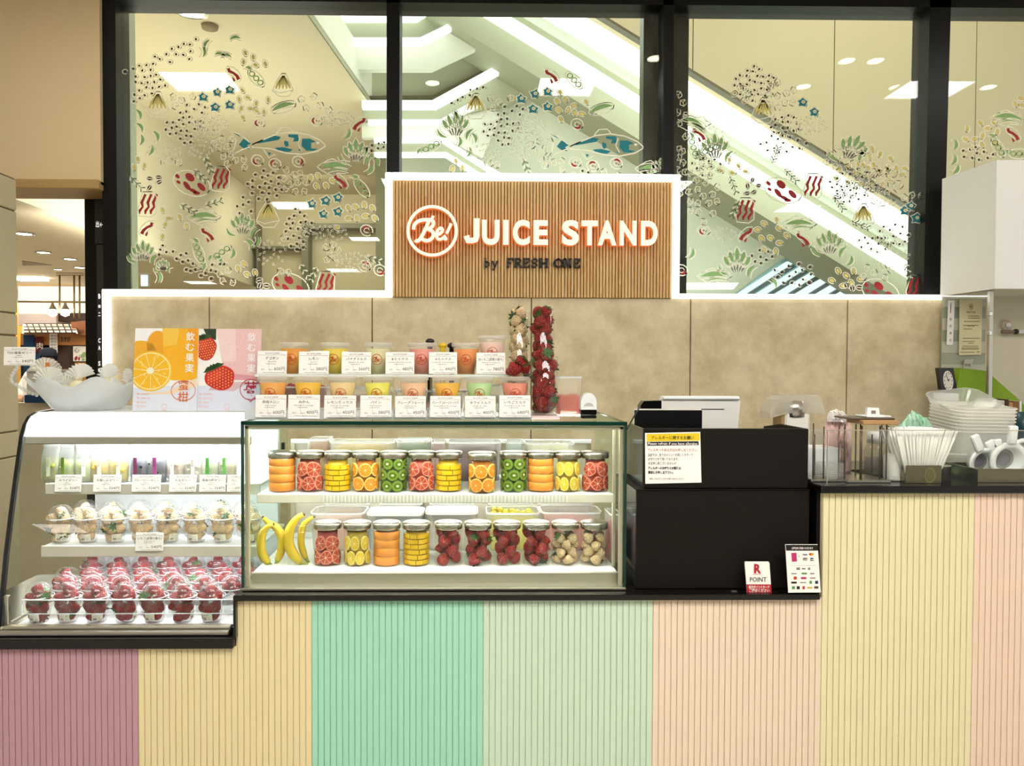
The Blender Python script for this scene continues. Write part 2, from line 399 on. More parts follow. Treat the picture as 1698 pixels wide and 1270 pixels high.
# small black letters
bz2 = sgp(880, 442)[1]; cap2 = sgp(880, 428)[1]-bz2
SER = {'b': ([[(.1, 1), (.1, 0)], [(.1, .55), (.45, .68), (.85, .5), (.85, .18), (.5, 0), (.1, .08)]], [(.1, 1)]), 'y': ([[(.05, .66), (.5, .02)], [(.92, .66), (.5, .02), (.3, -.3), (.05, -.28)]], [(.05, .66), (.92, .66)]),
       'F': ([[(.2, 0), (.2, 1), (.95, 1), (.95, .86)], [(.2, .5), (.66, .5)]], [(.2, 0)]), 'R': ([[(.2, 0), (.2, 1), (.7, 1), (.85, .76), (.7, .5), (.2, .5)], [(.5, .5), (.95, 0)]], [(.2, 0), (.95, 0)]),
       'E': ([[(.95, .78), (.95, 1), (.2, 1), (.2, 0), (.95, 0), (.95, .22)], [(.2, .5), (.7, .5), (.7, .62)]], []), 'S': ([[(.85, .72), (.8, .95), (.45, 1), (.12, .84), (.2, .6), (.75, .42), (.88, .2), (.55, 0), (.2, .04), (.12, .28)]], []),
       'H': ([[(.15, 0), (.15, 1)], [(.85, 0), (.85, 1)], [(.15, .5), (.85, .5)]], [(.15, 0), (.15, 1), (.85, 0), (.85, 1)]), 'O': ([[(.5, 1), (.15, .8), (.05, .5), (.15, .2), (.5, 0), (.85, .2), (.95, .5), (.85, .8), (.5, 1), (.35, .96)]], []), 'N': ([[(.15, 0), (.15, 1), (.85, 0), (.85, 1)]], [(.15, 0), (.15, 1), (.85, 1)])}
for ch, pc, ww in (('b', 808, 8), ('y', 821, 9), ('F', 846, 11), ('R', 859, 12), ('E', 873, 11), ('S', 887, 10), ('H', 902, 14), ('O', 927, 15), ('N', 942, 13), ('E', 957, 11)):
    W_ = ww/296; xc = sgp(pc, 435)[0]-W_/2; m = M()
    lines = [(l_, .26) for l_ in SER[ch][0]] + [([(x-.22, y+(-.03 if y > .5 else .03)), (x+.22, y+(-.03 if y > .5 else .03))], .1) for x, y in SER[ch][1]]
    for pl, wt in lines:
        pp = [(xc+x*W_, bz2+y*cap2) for x, y in pl]
        for (xa_, za_), (xb_, zb2_) in zip(pp[:-1], pp[1:]):
            dx, dz = xb_-xa_, zb2_-za_; L_ = math.hypot(dx, dz) or 1; t_ = wt*W_/2*(1 if abs(dz) > abs(dx) else .55); nx, nz = -dz/L_*t_, dx/L_*t_; ex, ez = dx/L_*t_*.5, dz/L_*t_*.5
            m.prism([(xa_-ex+nx, za_-ez+nz), (xb_+ex+nx, zb2_+ez+nz), (xb_+ex-nx, zb2_+ez-nz), (xa_-ex-nx, za_-ez-nz)], 'y', -.034, -.014)
    m.build('letter', m_blk, sg)
# round logo: ring and script, drawn as strokes
def script_be(m, fn, mi=0, k=1.0):
    """the word Be! in brush script, unit circle coordinates"""
    def bez(p, n=10):
        out = []
        for i in range(0, len(p)-3, 3):
            for t in range(n):
                t /= n; a, b_, c, d = p[i:i+4]
                out.append(tuple((1-t)**3*a[j]+3*(1-t)**2*t*b_[j]+3*(1-t)*t*t*c[j]+t**3*d[j] for j in (0, 1)))
        out.append(p[-1]); return out
    w = .13*k
    m.stroke(bez([(-.72, -.42), (-.55, -.62), (-.35, -.1), (-.12, .42)]), w, fn, mi)
    m.stroke(bez([(-.78, .02), (-.8, .45), (-.3, .45), (-.05, .42), (.1, .4), (.12, .12), (-.22, .02), (.12, .06), (.12, -.32), (-.12, -.42), (-.3, -.48), (-.42, -.4), (-.46, -.28)]), w, fn, mi)
    m.stroke(bez([(-.02, .46), (.0, .5), (.02, .54), (.04, .6)]), w*.8, fn, mi)
    m.stroke(bez([(.16, -.2), (.3, -.2), (.48, -.06), (.42, .06), (.34, .16), (.16, -.02), (.18, -.22), (.2, -.46), (.4, -.42), (.56, -.22)]), w*.85, fn, mi)
    m.stroke(bez([(.6, -.16), (.66, .0), (.74, .15), (.8, .28)]), [w*.5]+[w*.8]*9+[w*1.1], fn, mi)
    m.disc(.56, -.36, w*.55, w*.55, fn, 10, mi)
lc = sgp(717, 384); lr = 42/296*.99
m = M(); y0 = -.075
m.ring(lc[0], lc[1], lr, lr, lr*.12, lambda u, v: (u, y0, v), 48)
for rr in (lr, lr*.88):
    b0 = len(m.v); N = 48
    for i in range(N):
        a = 2*PI*i/N; m.v += [(lc[0]+rr*math.cos(a), y0, lc[1]+rr*math.sin(a)), (lc[0]+rr*math.cos(a), -.03, lc[1]+rr*math.sin(a))]
    for i in range(N): j = (i+1) % N; m.f.append((b0+2*i, b0+2*j, b0+2*j+1, b0+2*i+1)); m.m.append(1); m.s.append(False)
m.build('logo_ring', [m_letter, m_halo], sg, normals=False)
m = M(); script_be(m, lambda u, v: (lc[0]+u*lr*.93, y0, lc[1]+v*lr*.93+.004), 0, 1.15); nv = len(m.v)
b4 = len(m.v); fs0 = list(m.f); m.v.extend([(p[0], -.03, p[2]) for p in m.v[:b4]])
ec = {}
for fc in fs0:
    for i in range(len(fc)): ec.setdefault(tuple(sorted((fc[i], fc[(i+1) % len(fc)]))), []).append(1)
for (a, b_), es in ec.items():
    if len(es) == 1: m.f.append((a, b_, b4+b_, b4+a)); m.m.append(1); m.s.append(False)
m.build('logo_script', [m_letter, m_halo], sg, normals=False)
# --- left of the shop: soffit, pillar
xe = PX(166, YW, 150); zb = PZ(305, YW, 80)
struct('wall_left', M().box(-6, xe, YW, YW+.25, zb, CEIL), m_soffit, 'beige soffit wall above the passage on the left')
zlip = PZ(300, YW, 80)
struct('trim_1', M().cbox(-6, xe, YW-.03, YW+.25, zb-.03, zb+.02, .004), mat('beige_trim', '#b9975c', .5), 'brown lower edge of the beige soffit')
m_clad = mat('stone_cladding', '#c6bb98', .7, scale=90, var=.08, bump=.25)
ZP = zb
XP = (37-803)/1274*4.05 + 4.05*math.tan(YAW)
pil = struct('wall_side', M().box(-2.9, XP-.008, 2.4, 4.05, 0, ZP-.03), m_gapd, 'stone clad pillar at the left edge')
zz = [0.02]
for py in (1010, 765, 722, 558, 520, 345): zz.append(PZ(py, 4.0, 20) if False else 1.5+(607-py)/1274*3.86*0.999)
zz.append(ZP-.035)
for z0, z1 in zip(zz[:-1], zz[1:]):
    M().cbox(-2.9, XP, 2.4, 4.055, z0+.004, z1-.004, .004).build('stone_block', m_clad, pil)
# --- black partition beside the passage
xa, xb = PX(141, 4.55, 450), PX(186, 4.55, 450); zt = PZ(315, 4.55, 150)
bp = struct('wall_partition', M().box(xa, xb, 4.55, 4.75, 0, zt), m_black, 'black partition between the passage and the windows')
m_dg = mat('dark_grey_panel', '#2a2b29', .4)
M().box(PX(158, 4.54, 400), PX(171, 4.54, 400), 4.535, 4.55, PZ(404, 4.54, 165), PZ(316, 4.54, 165)).box(PX(160.5, 4.54, 400), PX(172, 4.54, 400), 4.535, 4.55, .3, PZ(406, 4.54, 165)).build('panel', m_dg, bp)
m_wt = emit('lit_white_sign_text', '#fffaf0', 1.3); m = M()
fpx = lambda Y: (lambda u, v: (P(u, v, Y)[0], Y, P(u, v, Y)[1]))
f453 = fpx(4.532)
def tpx(m, s, x, y, size, Y, **k):   # text whose base line starts at a pixel, size in pixels
    a = P(x, y, Y); q = size*Y/F
    if 'width' in k: k['width'] = k['width']*Y/F
    m.text(s, a[0], a[1], q, lambda u, v: (u, Y, v), **k)
tpx(m, '出←', 159, 376, 11, 4.53, width=11)
for s, y, h in (('B', 495, 11), ('1', 510, 6), ('二', 524, 8), ('C', 568, 10), ('A', 580, 10), ('S', 606, 10), ('E', 616, 7)): tpx(m, s, 163, y, h, 4.53, width=3.5, bold=.03)
m.build('vertical_lettering', m_wt, bp, normals=False)
# --- black mullions and panes
def mull(n_, pts, label=None, m_=None, y0=YG-.05, y1=YG+.12):
    return struct(n_, M().prism(pxpoly(pts, y0), 'y', y0, y1), m_ or m_black, label)
mull('trim_2', [(164, -30), (191, -30), (195, 483), (172, 483)], 'thick black mullion left of the left pane')
mull('trim_3', [(641, -30), (663, -30), (662, 300), (641, 300)], 'slim black mullion between left and middle panes')
mull('trim_4', [(1100, -30), (1117, -30), (1118, 480), (1100, 480)], 'black mullion right of the middle pane')
mull('trim_5', [(1543, -30), (1578, -30), (1563, 500), (1531, 500)], 'black mullion between the two right panes')
mull('trim_6', [(150, -60), (1760, -50), (1760, 14), (663, 4), (150, -2)], 'black head rail above the panes')
m_dpost = mat('dark_post', '#1b1a18', .25)
struct('trim_7', M().prism(pxpoly([(1068, -30), (1102, -30), (1102, 480), (1064, 480)], YG+.1), 'y', YG+.1, YG+.2).prism(pxpoly([(1117, -30), (1143, -30), (1138, 500), (1116, 500)], YG+.1), 'y', YG+.1, YG+.2), m_dpost, 'dark steel posts behind the glass')
struct('trim_8', M().prism(pxpoly([(188, -30), (199, -30), (207, 500), (190, 500)], YG+.1), 'y', YG+.1, YG+.2), m_dpost, 'dark steel post behind the left pane')
m_pale = mat('pale_jamb', '#dfe3cb', .4)
struct('trim_9', M().prism(pxpoly([(200, -30), (209, -30), (214, 500), (207, 500)], YG+.12), 'y', YG+.12, YG+.18).prism(pxpoly([(211, -30), (213, -30), (220, 500), (216, 500)], YG+.12), 'y', YG+.12, YG+.2), m_pale, 'pale upright jamb inside the left pane')
WINS = {}
for k, (a, b_, c, lab) in enumerate(((190, 648, 486, 'left window pane printed with fish, seeds and leaves'), (655, 1104, 300, 'middle window pane printed with a blue fish above the sign'), (1112, 1545, 492, 'right window pane printed with leaves and bacon'), (1570, 1780, 492, 'narrow window pane at the right edge'))):
    x0, x1 = PX(a, YG, 250), PX(b_, YG, 250); z0 = PZ(c, YG, (a+b_)/2); z1 = PZ(-20, YG, (a+b_)/2)
    w = struct('window_%d' % (k+1), M().box(x0, x1, YG, YG+.01, z0, z1), m_glass, lab); WINS[k] = w
# ================================================================== PRINT ON THE PANES
d_cream = mat('print_cream', '#f7f4dc', .7, var=.01); d_dark = mat('print_brown', '#43261f', .7); d_yel = mat('print_yellow', '#e0d07c', .7)
d_grn = mat('print_green', '#8fb672', .7); d_red = mat('print_red', '#a3242a', .7); d_teal = mat('print_teal', '#197f8c', .7); d_dgrn = mat('print_dark_green', '#52683f', .7)
DM = [d_cream, d_dark, d_yel, d_grn, d_red, d_teal, d_dgrn]
CR, DK, YL, GR, RD, TL, DG = range(7)
RD_ = random.Random(11)
class Print:
    def __init__(s, x0, x1, y0, y1, clip=None): s.m = M(); s.b = (x0, x1, y0, y1); s.k = 0; s.clip = clip
    def ok(s, x, y): return s.b[0] < x < s.b[1] and s.b[2] < y < s.b[3]
    def fn(s, lev):
        return lambda u, v: (lambda a: (a[0], YG-.0008-.0004*lev, a[1]))(P(min(max(u, s.b[0]), s.b[1]), min(max(v, s.b[2]), s.b[3]), YG))
    def loop(s, pts, w=1.6, c=CR): s.m.stroke(list(pts)+[pts[0], pts[1]], w, s.fn(2), c)
    def line(s, pts, w=1.6, c=CR, lev=2): s.m.stroke(pts, w, s.fn(lev), c)
    def blob(s, pts, c): s.m.flat(pts, s.fn(1), c)
    def el(s, x, y, a, b, r=0, n=12): return [(x+a*math.cos(t)*math.cos(r)-b*math.sin(t)*math.sin(r), y+a*math.cos(t)*math.sin(r)+b*math.sin(t)*math.cos(r)) for t in [2*PI*i/n for i in range(n)]]
    def seed(s, x, y):
        if not s.ok(x, y): return
        s.blob(s.el(x, y, 2.4, 1.8, RD_.uniform(0, 3), 7), DK); s.loop(s.el(x+.6, y, 4.6, 4.0, 0, 9), 1.0)
    def kernel(s, x, y, r=None):
        if not s.ok(x, y): return
        r = RD_.uniform(-1, 1)+.8 if r is None else r
        s.blob(s.el(x, y, 4.6, 2.8, r, 9), YL); s.loop(s.el(x, y, 6.6, 4.6, r, 10), 1.3)
    def shell(s, x, y):
        if not s.ok(x, y): return
        r = RD_.uniform(0, 6); p = [(x+6.3*math.cos(r+t)*(1 if i % 2 else .85), y+6.3*math.sin(r+t)) for i, t in enumerate((0, 1.1, 2.2, 3.4, 4.6))]
        s.loop(p, 1.4); s.line([p[0], (x, y), p[2]], 1.0); s.line([(x, y), p[4]], .9, YL)
    def dash(s, x, y):
        if not s.ok(x, y): return
        r = RD_.uniform(0, 6); s.loop(s.el(x, y, 2.8, 1.5, r, 6), .8)
    def bean(s, x, y):
        if not s.ok(x, y): return
        r = RD_.uniform(0, 3); s.blob(s.el(x, y, 4.6, 3.2, r, 9), DK); s.line([(x-4*math.cos(r), y-4*math.sin(r)), (x+4*math.cos(r), y+4*math.sin(r))], 1.3); s.loop(s.el(x, y, 6, 4.6, r), 1)
    def radish(s, x, y, r=None):
        if not s.ok(x, y): return
        r = RD_.uniform(0, 6) if r is None else r
        s.loop(s.el(x, y, 10.5, 9, .4), 1.6); s.line([(x+6*math.cos(r+t), y+6*math.sin(r+t)) for t in (-1, -.5, 0, .5, 1)], [1, 3.4, 4.6, 3.4, 1], RD, 1); s.loop(s.el(x, y, 4.5, 4, 0, 8), 1.2); s.blob(s.el(x, y, 1.3, 1.2, 0, 6), RD)
    def crab(s, x, y, c=TL):
        if not s.ok(x, y): return
        p = [(x+(8.5 if i % 2 else 5.6)*math.cos(i*PI/5+.4+.25*math.sin(x+i)), y+(8 if i % 2 else 5.4)*math.sin(i*PI/5+.4)) for i in range(10)]
        s.blob(p, c); s.loop([(x+(px-x)*1.25, y+(py-y)*1.25) for px, py in p], 1.3); s.m.flat(s.el(x+1, y-1, 3.3, 3, 0, 8), s.fn(2), CR); s.m.flat(s.el(x+1, y-1, 2, 1.8, 0, 8), s.fn(3), c if False else YL)
    def leaf(s, x, y, r, L=18, w=5, c=GR):
        if not s.ok(x, y): return
        pts = [(x+L*(t-.5)*math.cos(r)+4*math.sin(PI*t)*math.sin(r), y+L*(t-.5)*math.sin(r)-4*math.sin(PI*t)*math.cos(r)) for t in (0, .2, .4, .6, .8, 1)]
        s.line(pts, [.8, w*.7, w, w, w*.6, .6], c, 1)
        o = [(px-2*math.sin(r)-(w*.5+1)*math.sin(r), py+(w*.5+1.5)*math.cos(r)) for px, py in pts]; s.line(o, 1.3)
        o = [(px+(w*.5+1.5)*math.sin(r), py-(w*.5+1.5)*math.cos(r)) for px, py in pts]; s.line(o, 1.3)
    def bush(s, x, y, k=1.0, tilt=0):
        for i in (-2, -1, 0, 1, 2):
            a = -PI/2 + i*.27 + tilt; L = (40-abs(i)*5)*k; px, py = x+i*2.5*k, y; ca, sa = math.cos(a), math.sin(a)
            if not s.ok(px+L*.5*ca, py+L*.5*sa): continue
            q = [(px+L*t*ca-b_*w*sa, py+L*t*sa+b_*w*ca) for t, w, b_ in ((0, 1, 1), (.3, 1.2, 1), (.55, 5*k, 1), (.75, 5.5*k, 1), (.88, 3*k, 1), (1, 0, 1), (.88, 3*k, -1), (.72, 5*k, -1), (.5, 4.5*k, -1), (.3, 1.2, -1))]
            s.loop(q, 1.5); s.line([(px+L*t*ca, py+L*t*sa) for t in (.42, .55, .7, .82, .93)], [2, 6*k, 6.5*k, 5*k, 1], GR, 1); s.line([(px, py), (px+L*.5*ca, py+L*.5*sa)], 1.2)
        s.leaf(x-20*k, y-4*k, -2.4, 20*k, 4*k); s.leaf(x+22*k, y-2*k, -1.0, 20*k, 5*k)
    def pod(s, x, y, r):
        if not s.ok(x, y): return
        for t in (-10, 0, 10): s.loop(s.el(x+t*math.cos(r), y+t*math.sin(r), 4.5, 4, 0, 9), 1.8, GR)
        s.loop(s.el(x, y, 19, 8.5, r, 14), 1.5); s.leaf(x-20*math.cos(r), y-20*math.sin(r), r, 12, 5)
    def lettuce(s, x, y, r=0):
        if not s.ok(x, y): return
        s.leaf(x, y, r, 44, 8); s.leaf(x+6, y+7, r, 34, 3)
        s.loop([(x+26*math.cos(t)*(1+.12*math.cos(6*t)), y+12*math.sin(t)*(1+.2*math.cos(7*t))) for t in [2*PI*i/22 for i in range(22)]], 1.5)
    def mush(s, x, y, f=1):
        if not s.ok(x, y): return
        s.line([(x-9*f, y-9), (x-8*f, y-4), (x-1*f, y-1), (x+5*f, y+4), (x+8*f, y+10)], [5, 5, 4, 5, 6], RD, 1); s.line([(x-2*f, y+6), (x+1*f, y+13)], [2, 4], RD, 1)
        s.line([(x-12*f, y-12), (x-2*f, y-11), (x+8*f, y-3), (x+13*f, y+8), (x+9*f, y+14)], 1.4); s.line([(x-13*f, y-10), (x-11*f, y-3), (x-4*f, y+3), (x+2*f, y+9)], 1.4)
    def bacon(s, x, y, r=.25):
        if not s.ok(x, y): return
        for d in (-9, 1, 10):
            s.line([(x+d+r*-t+2*math.sin(t*.35), y+t) for t in (-16, -9, -2, 5, 12, 17)], [4.5, 4, 5, 3.6, 4.6, 2.5], RD, 1)
        s.loop([(x-12+4, y-20), (x+8, y-20), (x+15, y-12), (x+14, y+16), (x+5, y+22), (x-14, y+20), (x-16, y+8)], 1.6)
    def ham(s, x, y):
        if not s.ok(x, y): return
        for px, py, a, b, r in ((-24, -8, 5, 3, .8), (-22, 2, 4, 2.5, .6), (-3, -6, 9, 6, .7), (-8, 8, 9, 4, .9), (2, 16, 7, 3, .4), (16, 10, 9, 4.5, .8), (8, 20, 6, 3, .1)): s.blob(s.el(x+px, y+py, a, b, r, 9), RD)
        s.loop(s.el(x, y+4, 32, 20, .35, 18), 1.7)
    def husk(s, x, y, k=1.0):
        if not s.ok(x, y): return
        for a in (-.75, -.4, -.05, .3, .65): s.line([(x+2*k*math.sin(a), y-16*k), (x+15*k*math.sin(a), y-2*k), (x+21*k*math.sin(a), y+8*k)], [2, 5.5*k, 2], YL, 1)
        s.loop([(x-3*k, y-20*k), (x+4*k, y-20*k), (x+11*k, y-6*k), (x+18*k, y+10*k), (x+10*k, y+22*k), (x-8*k, y+22*k), (x-20*k, y+12*k), (x-14*k, y-4*k)], 1.7)
        s.line([(x-18*k, y+11*k), (x-6*k, y+16*k), (x+6*k, y+13*k), (x+17*k, y+11*k)], 1.5)
    def sprig(s, x, y, r, c=DG):
        if not s.ok(x, y): return
        L = 26; s.line([(x-L/2*math.cos(r), y-L/2*math.sin(r)), (x+L/2*math.cos(r), y+L/2*math.sin(r))], 1.0, c)
        for i in range(6):
            t = (i/5-.5)*L
            for q in (-.8, .8): s.line([(x+t*math.cos(r), y+t*math.sin(r)), (x+t*math.cos(r)+7*math.cos(r+q), y+t*math.sin(r)+7*math.sin(r+q))], [1, 2.2], c if i % 2 else CR)
    def fish(s, x, y):
        if not s.ok(x, y): return
        up = [(-52, 2), (-34, -6), (-10, -16), (14, -19), (40, -15), (60, -6), (69, 2)]; lo = [(69, 5), (56, 13), (30, 18), (6, 16), (-20, 9), (-52, 6)]
        s.loop([(x+a, y+b) for a, b in up+lo], 2.0)
        for po in ([(-46, -2), (-34, -7), (-14, -13), (-4, -11), (-8, -6), (-24, -3), (-42, 0)], [(8, -15), (24, -15), (26, -4), (16, -3), (18, -9), (8, -11)], [(2, -5), (8, -3), (9, 4), (4, 6), (1, 0)],
                   [(-14, 7), (0, 6), (16, 10), (10, 14), (-8, 13)], [(31, -8), (44, -8), (54, -3), (46, -1), (46, 8), (56, 9), (50, 12), (38, 12), (30, 4)], [(24, 11), (28, 9), (30, 13)], [(-74, 2), (-66, -8), (-58, -4), (-54, 0), (-60, 3), (-56, 10), (-66, 8)], [(-84, -18), (-76, -16), (-70, -10)], [(-26, 14), (-20, 16), (-24, 20)]):
            s.blob([(x+a, y+b) for a, b in po], TL)
        s.line([(x-56, y-2), (x-70, y-14), (x-88, y-20), (x-78, y-6), (x-82, y+10), (x-88, y+20), (x-68, y+10), (x-56, y+6)], 1.8)
        s.line([(x-12, y-17), (x-4, y-26), (x+10, y-27), (x+16, y-20)], 1.6); s.line([(x-34, y+8), (x-24, y+24), (x-14, y+18)], 1.5); s.m.flat(s.el(x+57, y-1, 2.6, 2.2, 0, 8), s.fn(3), CR)
        s.line([(x+28, y-12), (x+24, y), (x+30, y+12)], 1.5)
    def scatter(s, f, cx, cy, rx, ry, n, dmin, seed=0):
        R = random.Random(seed+int(cx)); done = []; t = 0
        while len(done) < n and t < n*60:
            t += 1; a = R.uniform(0, 2*PI); q = math.sqrt(R.random()); x, y = cx+rx*q*math.cos(a), cy+ry*q*math.sin(a)
            if all((x-p)**2+(y-o)**2 > dmin**2 for p, o in done): done.append((x, y)); f(x, y)
    def sheet(s, dx, dy):
        """the left pane's drawing, moved by dx, dy"""
        A = lambda l, f, **k: [f(x+dx, y+dy, **k) for x, y in l]
        A([(325,65),(305,73),(315,74),(296,78),(285,81),(316,85),(304,91),(292,90),(276,90),(314,98),(282,103),(265,98),(257,94),(254,106),(243,108),(231,109),(221,114),(207,119),(236,117),(250,116),(225,127),(240,128),(250,126),(259,124),(266,132),(225,136),(235,138),(245,137),(256,136),(264,144),(274,142),(243,145),(253,146),(231,150),(223,157),(240,158),(252,155),(232,163),(222,168),
           (310,174),(330,173),(322,181),(340,178),(335,187),(299,187),(309,185),(314,194),(304,195),(297,199),(277,203),(287,203),(304,206),(314,203),(324,202),(333,201),(285,212),(293,210),(275,215),(300,217),(310,217),(323,214),(332,210),(282,222),(292,221),(309,225),(317,226),(299,230),(306,237),(316,236),
           (617,241),(628,238),(616,250),(627,246),(636,244),(637,236)], s.seed)
        s.scatter(s.seed, 440+dx, 306+dy, 30, 26, 34, 9.5); s.scatter(s.seed, 405+dx, 345+dy, 12, 20, 12, 10); s.scatter(s.seed, 492+dx, 382+dy, 18, 36, 34, 9); s.scatter(s.seed, 512+dx, 380+dy, 10, 16, 7, 10)
        for x, y in ((270,407),(266,414),(264,422),(276,418),(287,417),(293,429),(300,423),(309,420),(303,434),(312,432),(320,437),(309,447),(316,449),(324,447),(331,445),(333,457),(341,453),(352,439),(365,438),(372,438),(350,462),(350,448),(358,450)): s.seed(x+dx, y+dy)
        A([(248,296),(263,294),(264,302),(248,311),(430,465),(442,474),(432,474)], s.bean)
        A([(402,150),(397,165),(411,162),(400,180),(415,180),(403,195),(229,264),(240,275),(223,277),(407,88),(420,95),(404,103),(424,108),(440,106),(425,172),(445,166),(426,184),(438,186),(515,295),(525,309),(541,308),(552,300),(528,292),(270,348),(280,362),(298,360),(275,372),(270,392),(310,375),(410,455),(423,452),(578,345),(590,343),(604,340),(578,362),(592,362),(606,358),(618,345),(622,362),(560,378),(395,445),(405,438)], s.kernel)
        A([(287,161),(301,166),(291,176),(320,160),(355,238),(368,231),(384,231),(363,245),(377,243),(370,259),(382,256),(377,271),(391,266),(404,264),(406,278),(508,180),(520,160),(531,174),(545,182),(500,165),(474,282),(488,290),(498,288),(470,296),(482,305),(494,302),(474,312),(508,302),(490,318),(505,318),(465,450),(478,452),(540,410),(552,406),(546,420),(560,415),(556,428),(542,430),(286,268),(272,270),(298,270),(365,455),(378,448),(370,466),(386,468),(470,395)], s.shell)
        s.scatter(s.dash, 350+dx, 205+dy, 28, 14, 34, 5); s.scatter(s.dash, 345+dx, 226+dy, 24, 10, 24, 6); s.scatter(s.dash, 333+dx, 250+dy, 20, 10, 16, 6); s.scatter(s.dash, 560+dx, 198+dy, 26, 12, 34, 5); s.scatter(s.dash, 545+dx, 385+dy, 32, 14, 34, 6); s.scatter(s.dash, 590+dx, 435+dy, 34, 16, 40, 6); s.scatter(s.dash, 450+dx, 420+dy, 24, 22, 22, 7); s.scatter(s.dash, 275+dx, 250+dy, 30, 14, 20, 6)
        A([(337,161),(360,153),(381,149),(357,178),(381,174),(517,338),(540,333),(560,328),(536,355),(560,351)], s.crab)
        for x, y, r in ((344,74,-1.1),(375,94,.15),(365,92,.2),(390,65,-.1),(229,190,1.2),(231,212,1.0),(233,232,1.7),(258,226,1.2),(249,249,1.9),(336,86,1.5),(575,222,2.0),(622,268,1.3),(612,280,2.2),(606,252,1.6),(362,432,1.0),(335,440,1.8),(425,400,1.9),(413,405,1.0),(262,460,1.5),(384,420,1.8)): s.leaf(x+dx, y+dy, r)
        for x, y, r in ((470,178,-.3),): s.leaf(x+dx, y+dy, r, 40, 8); s.loop(s.el(x+dx, y+dy, 22, 9, r, 12), 1.6) if s.ok(x+dx, y+dy) else 0
        A([(430,203),(525,200),(427,266),(456,272),(495,268),(608,382),(605,441),(630,448)], s.radish)
        s.mush(388+dx, 122+dy); s.mush(595+dx, 205+dy, -1); s.mush(565+dx, 300+dy); s.mush(243+dx, 378+dy, -1); s.mush(345+dx, 388+dy)
        s.husk(262+dx, 172+dy); s.husk(470+dx, 140+dy, .9); s.husk(445+dx, 355+dy)
        s.ham(318+dx, 300+dy); s.bacon(366+dx, 296+dy); s.bacon(245+dx, 338+dy); s.bacon(540+dx, 470+dy); s.ham(482+dx, 470+dy)
        s.fish(470+dx, 238+dy); s.fish(672+dx, 410+dy)
        s.bush(590+dx, 268+dy); s.bush(237+dx, 432+dy, .9); s.bush(402+dx, 388+dy, .95); s.bush(270+dx, 448+dy, .5)
        s.lettuce(555+dx, 277+dy); s.lettuce(338+dx, 360+dy)
        s.pod(600+dx, 312+dy, .9); s.pod(330+dx, 420+dy, 1.2); s.pod(368+dx, 418+dy, -.6); s.pod(425+dx, 130+dy, .8)
        for x, y, r in ((310,345,.5),(352,338,-.3),(345,272,1.2),(505,450,1.0),(520,455,2.0),(225,302,.8),(620,430,.3),(330,290,.7)): s.sprig(x+dx, y+dy, r)
    def done(s, w): s.m.build('food_print', DM, w, normals=False, kind='stuff')
q = Print(196, 640, 10, 484); q.sheet(0, 0); q.done(WINS[0])
q = Print(665, 1102, 105, 292)
_ok = q.ok
def _curve(x, y):      # the print's upper edge dips towards its middle like the left pane's hill
    return 665 < x < 1102 and y < 292 and y > 290 - (1 - ((x-880)/230.0)**2)*178 and y > 100
q.ok = _curve
q.sheet(527, 3); q.mush(690, 212); q.bush(755, 225, 1.1); q.pod(676, 232, 1.3); q.pod(715, 243, -.5); q.radish(1048, 205); q.bush(1095, 290, .7); q.lettuce(1090, 205, 1.2)
q.done(WINS[1])
q = Print(1122, 1540, 100, 490)
q.ok = lambda x, y: 1122 < x < 1540 and y < 490 and y > (150-(x-1122)*.28 if x < 1250 else 105+(x-1250)*.68)
for x, y in ((1331,170),(1355,163),(1350,186),(1373,182),(1510,342),(1520,362),(1500,350)): q.crab(x, y)
q.scatter(q.seed, 1250, 140, 38, 30, 46, 8.5); q.scatter(q.seed, 1302, 208, 24, 20, 30, 8); q.scatter(q.shell, 1295, 158, 26, 24, 16, 12.5); q.scatter(q.shell, 1230, 160, 14, 14, 5, 14)
q.scatter(q.dash, 1345, 208, 26, 14, 30, 6); q.mush(1395, 200); q.bush(1405, 262, 1.15, .5); q.husk(1266, 182); q.husk(1432, 358)
q.scatter(q.kernel, 1470, 265, 50, 22, 16, 14); q.scatter(q.kernel, 1440, 290, 60, 18, 16, 14); q.scatter(q.shell, 1390, 262, 26, 20, 10, 14); q.scatter(q.shell, 1455, 300, 46, 14, 14, 13); q.lettuce(1528, 288); q.scatter(q.shell, 1480, 325, 50, 12, 14, 13)
q.scatter(q.seed, 1300, 238, 40, 16, 26, 10); q.scatter(q.seed, 1415, 305, 40, 26, 44, 9.5); q.sprig(1285, 258, -1.2); q.sprig(1310, 290, .8); q.scatter(q.dash, 1200, 200, 30, 20, 26, 7)
q.bacon(1348, 308); q.ham(1298, 312); q.bacon(1236, 348); q.scatter(q.bean, 1245, 310, 14, 16, 6, 11); q.lettuce(1150, 205, .5); q.bush(1185, 262, 1.1); q.mush(1160, 222); q.pod(1150, 245, 1.3); q.pod(1178, 248, -.4)
q.scatter(q.seed, 1170, 275, 26, 16, 16, 10); q.scatter(q.shell, 1165, 320, 26, 50, 34, 14); q.scatter(q.kernel, 1215, 278, 24, 14, 8, 13); q.sprig(1215, 305, 1.2); q.sprig(1220, 345, 2.0); q.radish(1167, 382, 2.6); q.radish(1130, 448)
q.scatter(q.dash, 1200, 388, 24, 12, 24, 6); q.mush(1236, 388, -1); q.lettuce(1325, 372); q.mush(1332, 396); q.bush(1375, 420, 1.05); q.scatter(q.kernel, 1280, 390, 26, 30, 18, 14); q.scatter(q.seed, 1265, 425, 20, 12, 14, 10); q.scatter(q.seed, 1318, 455, 36, 18, 22, 11)
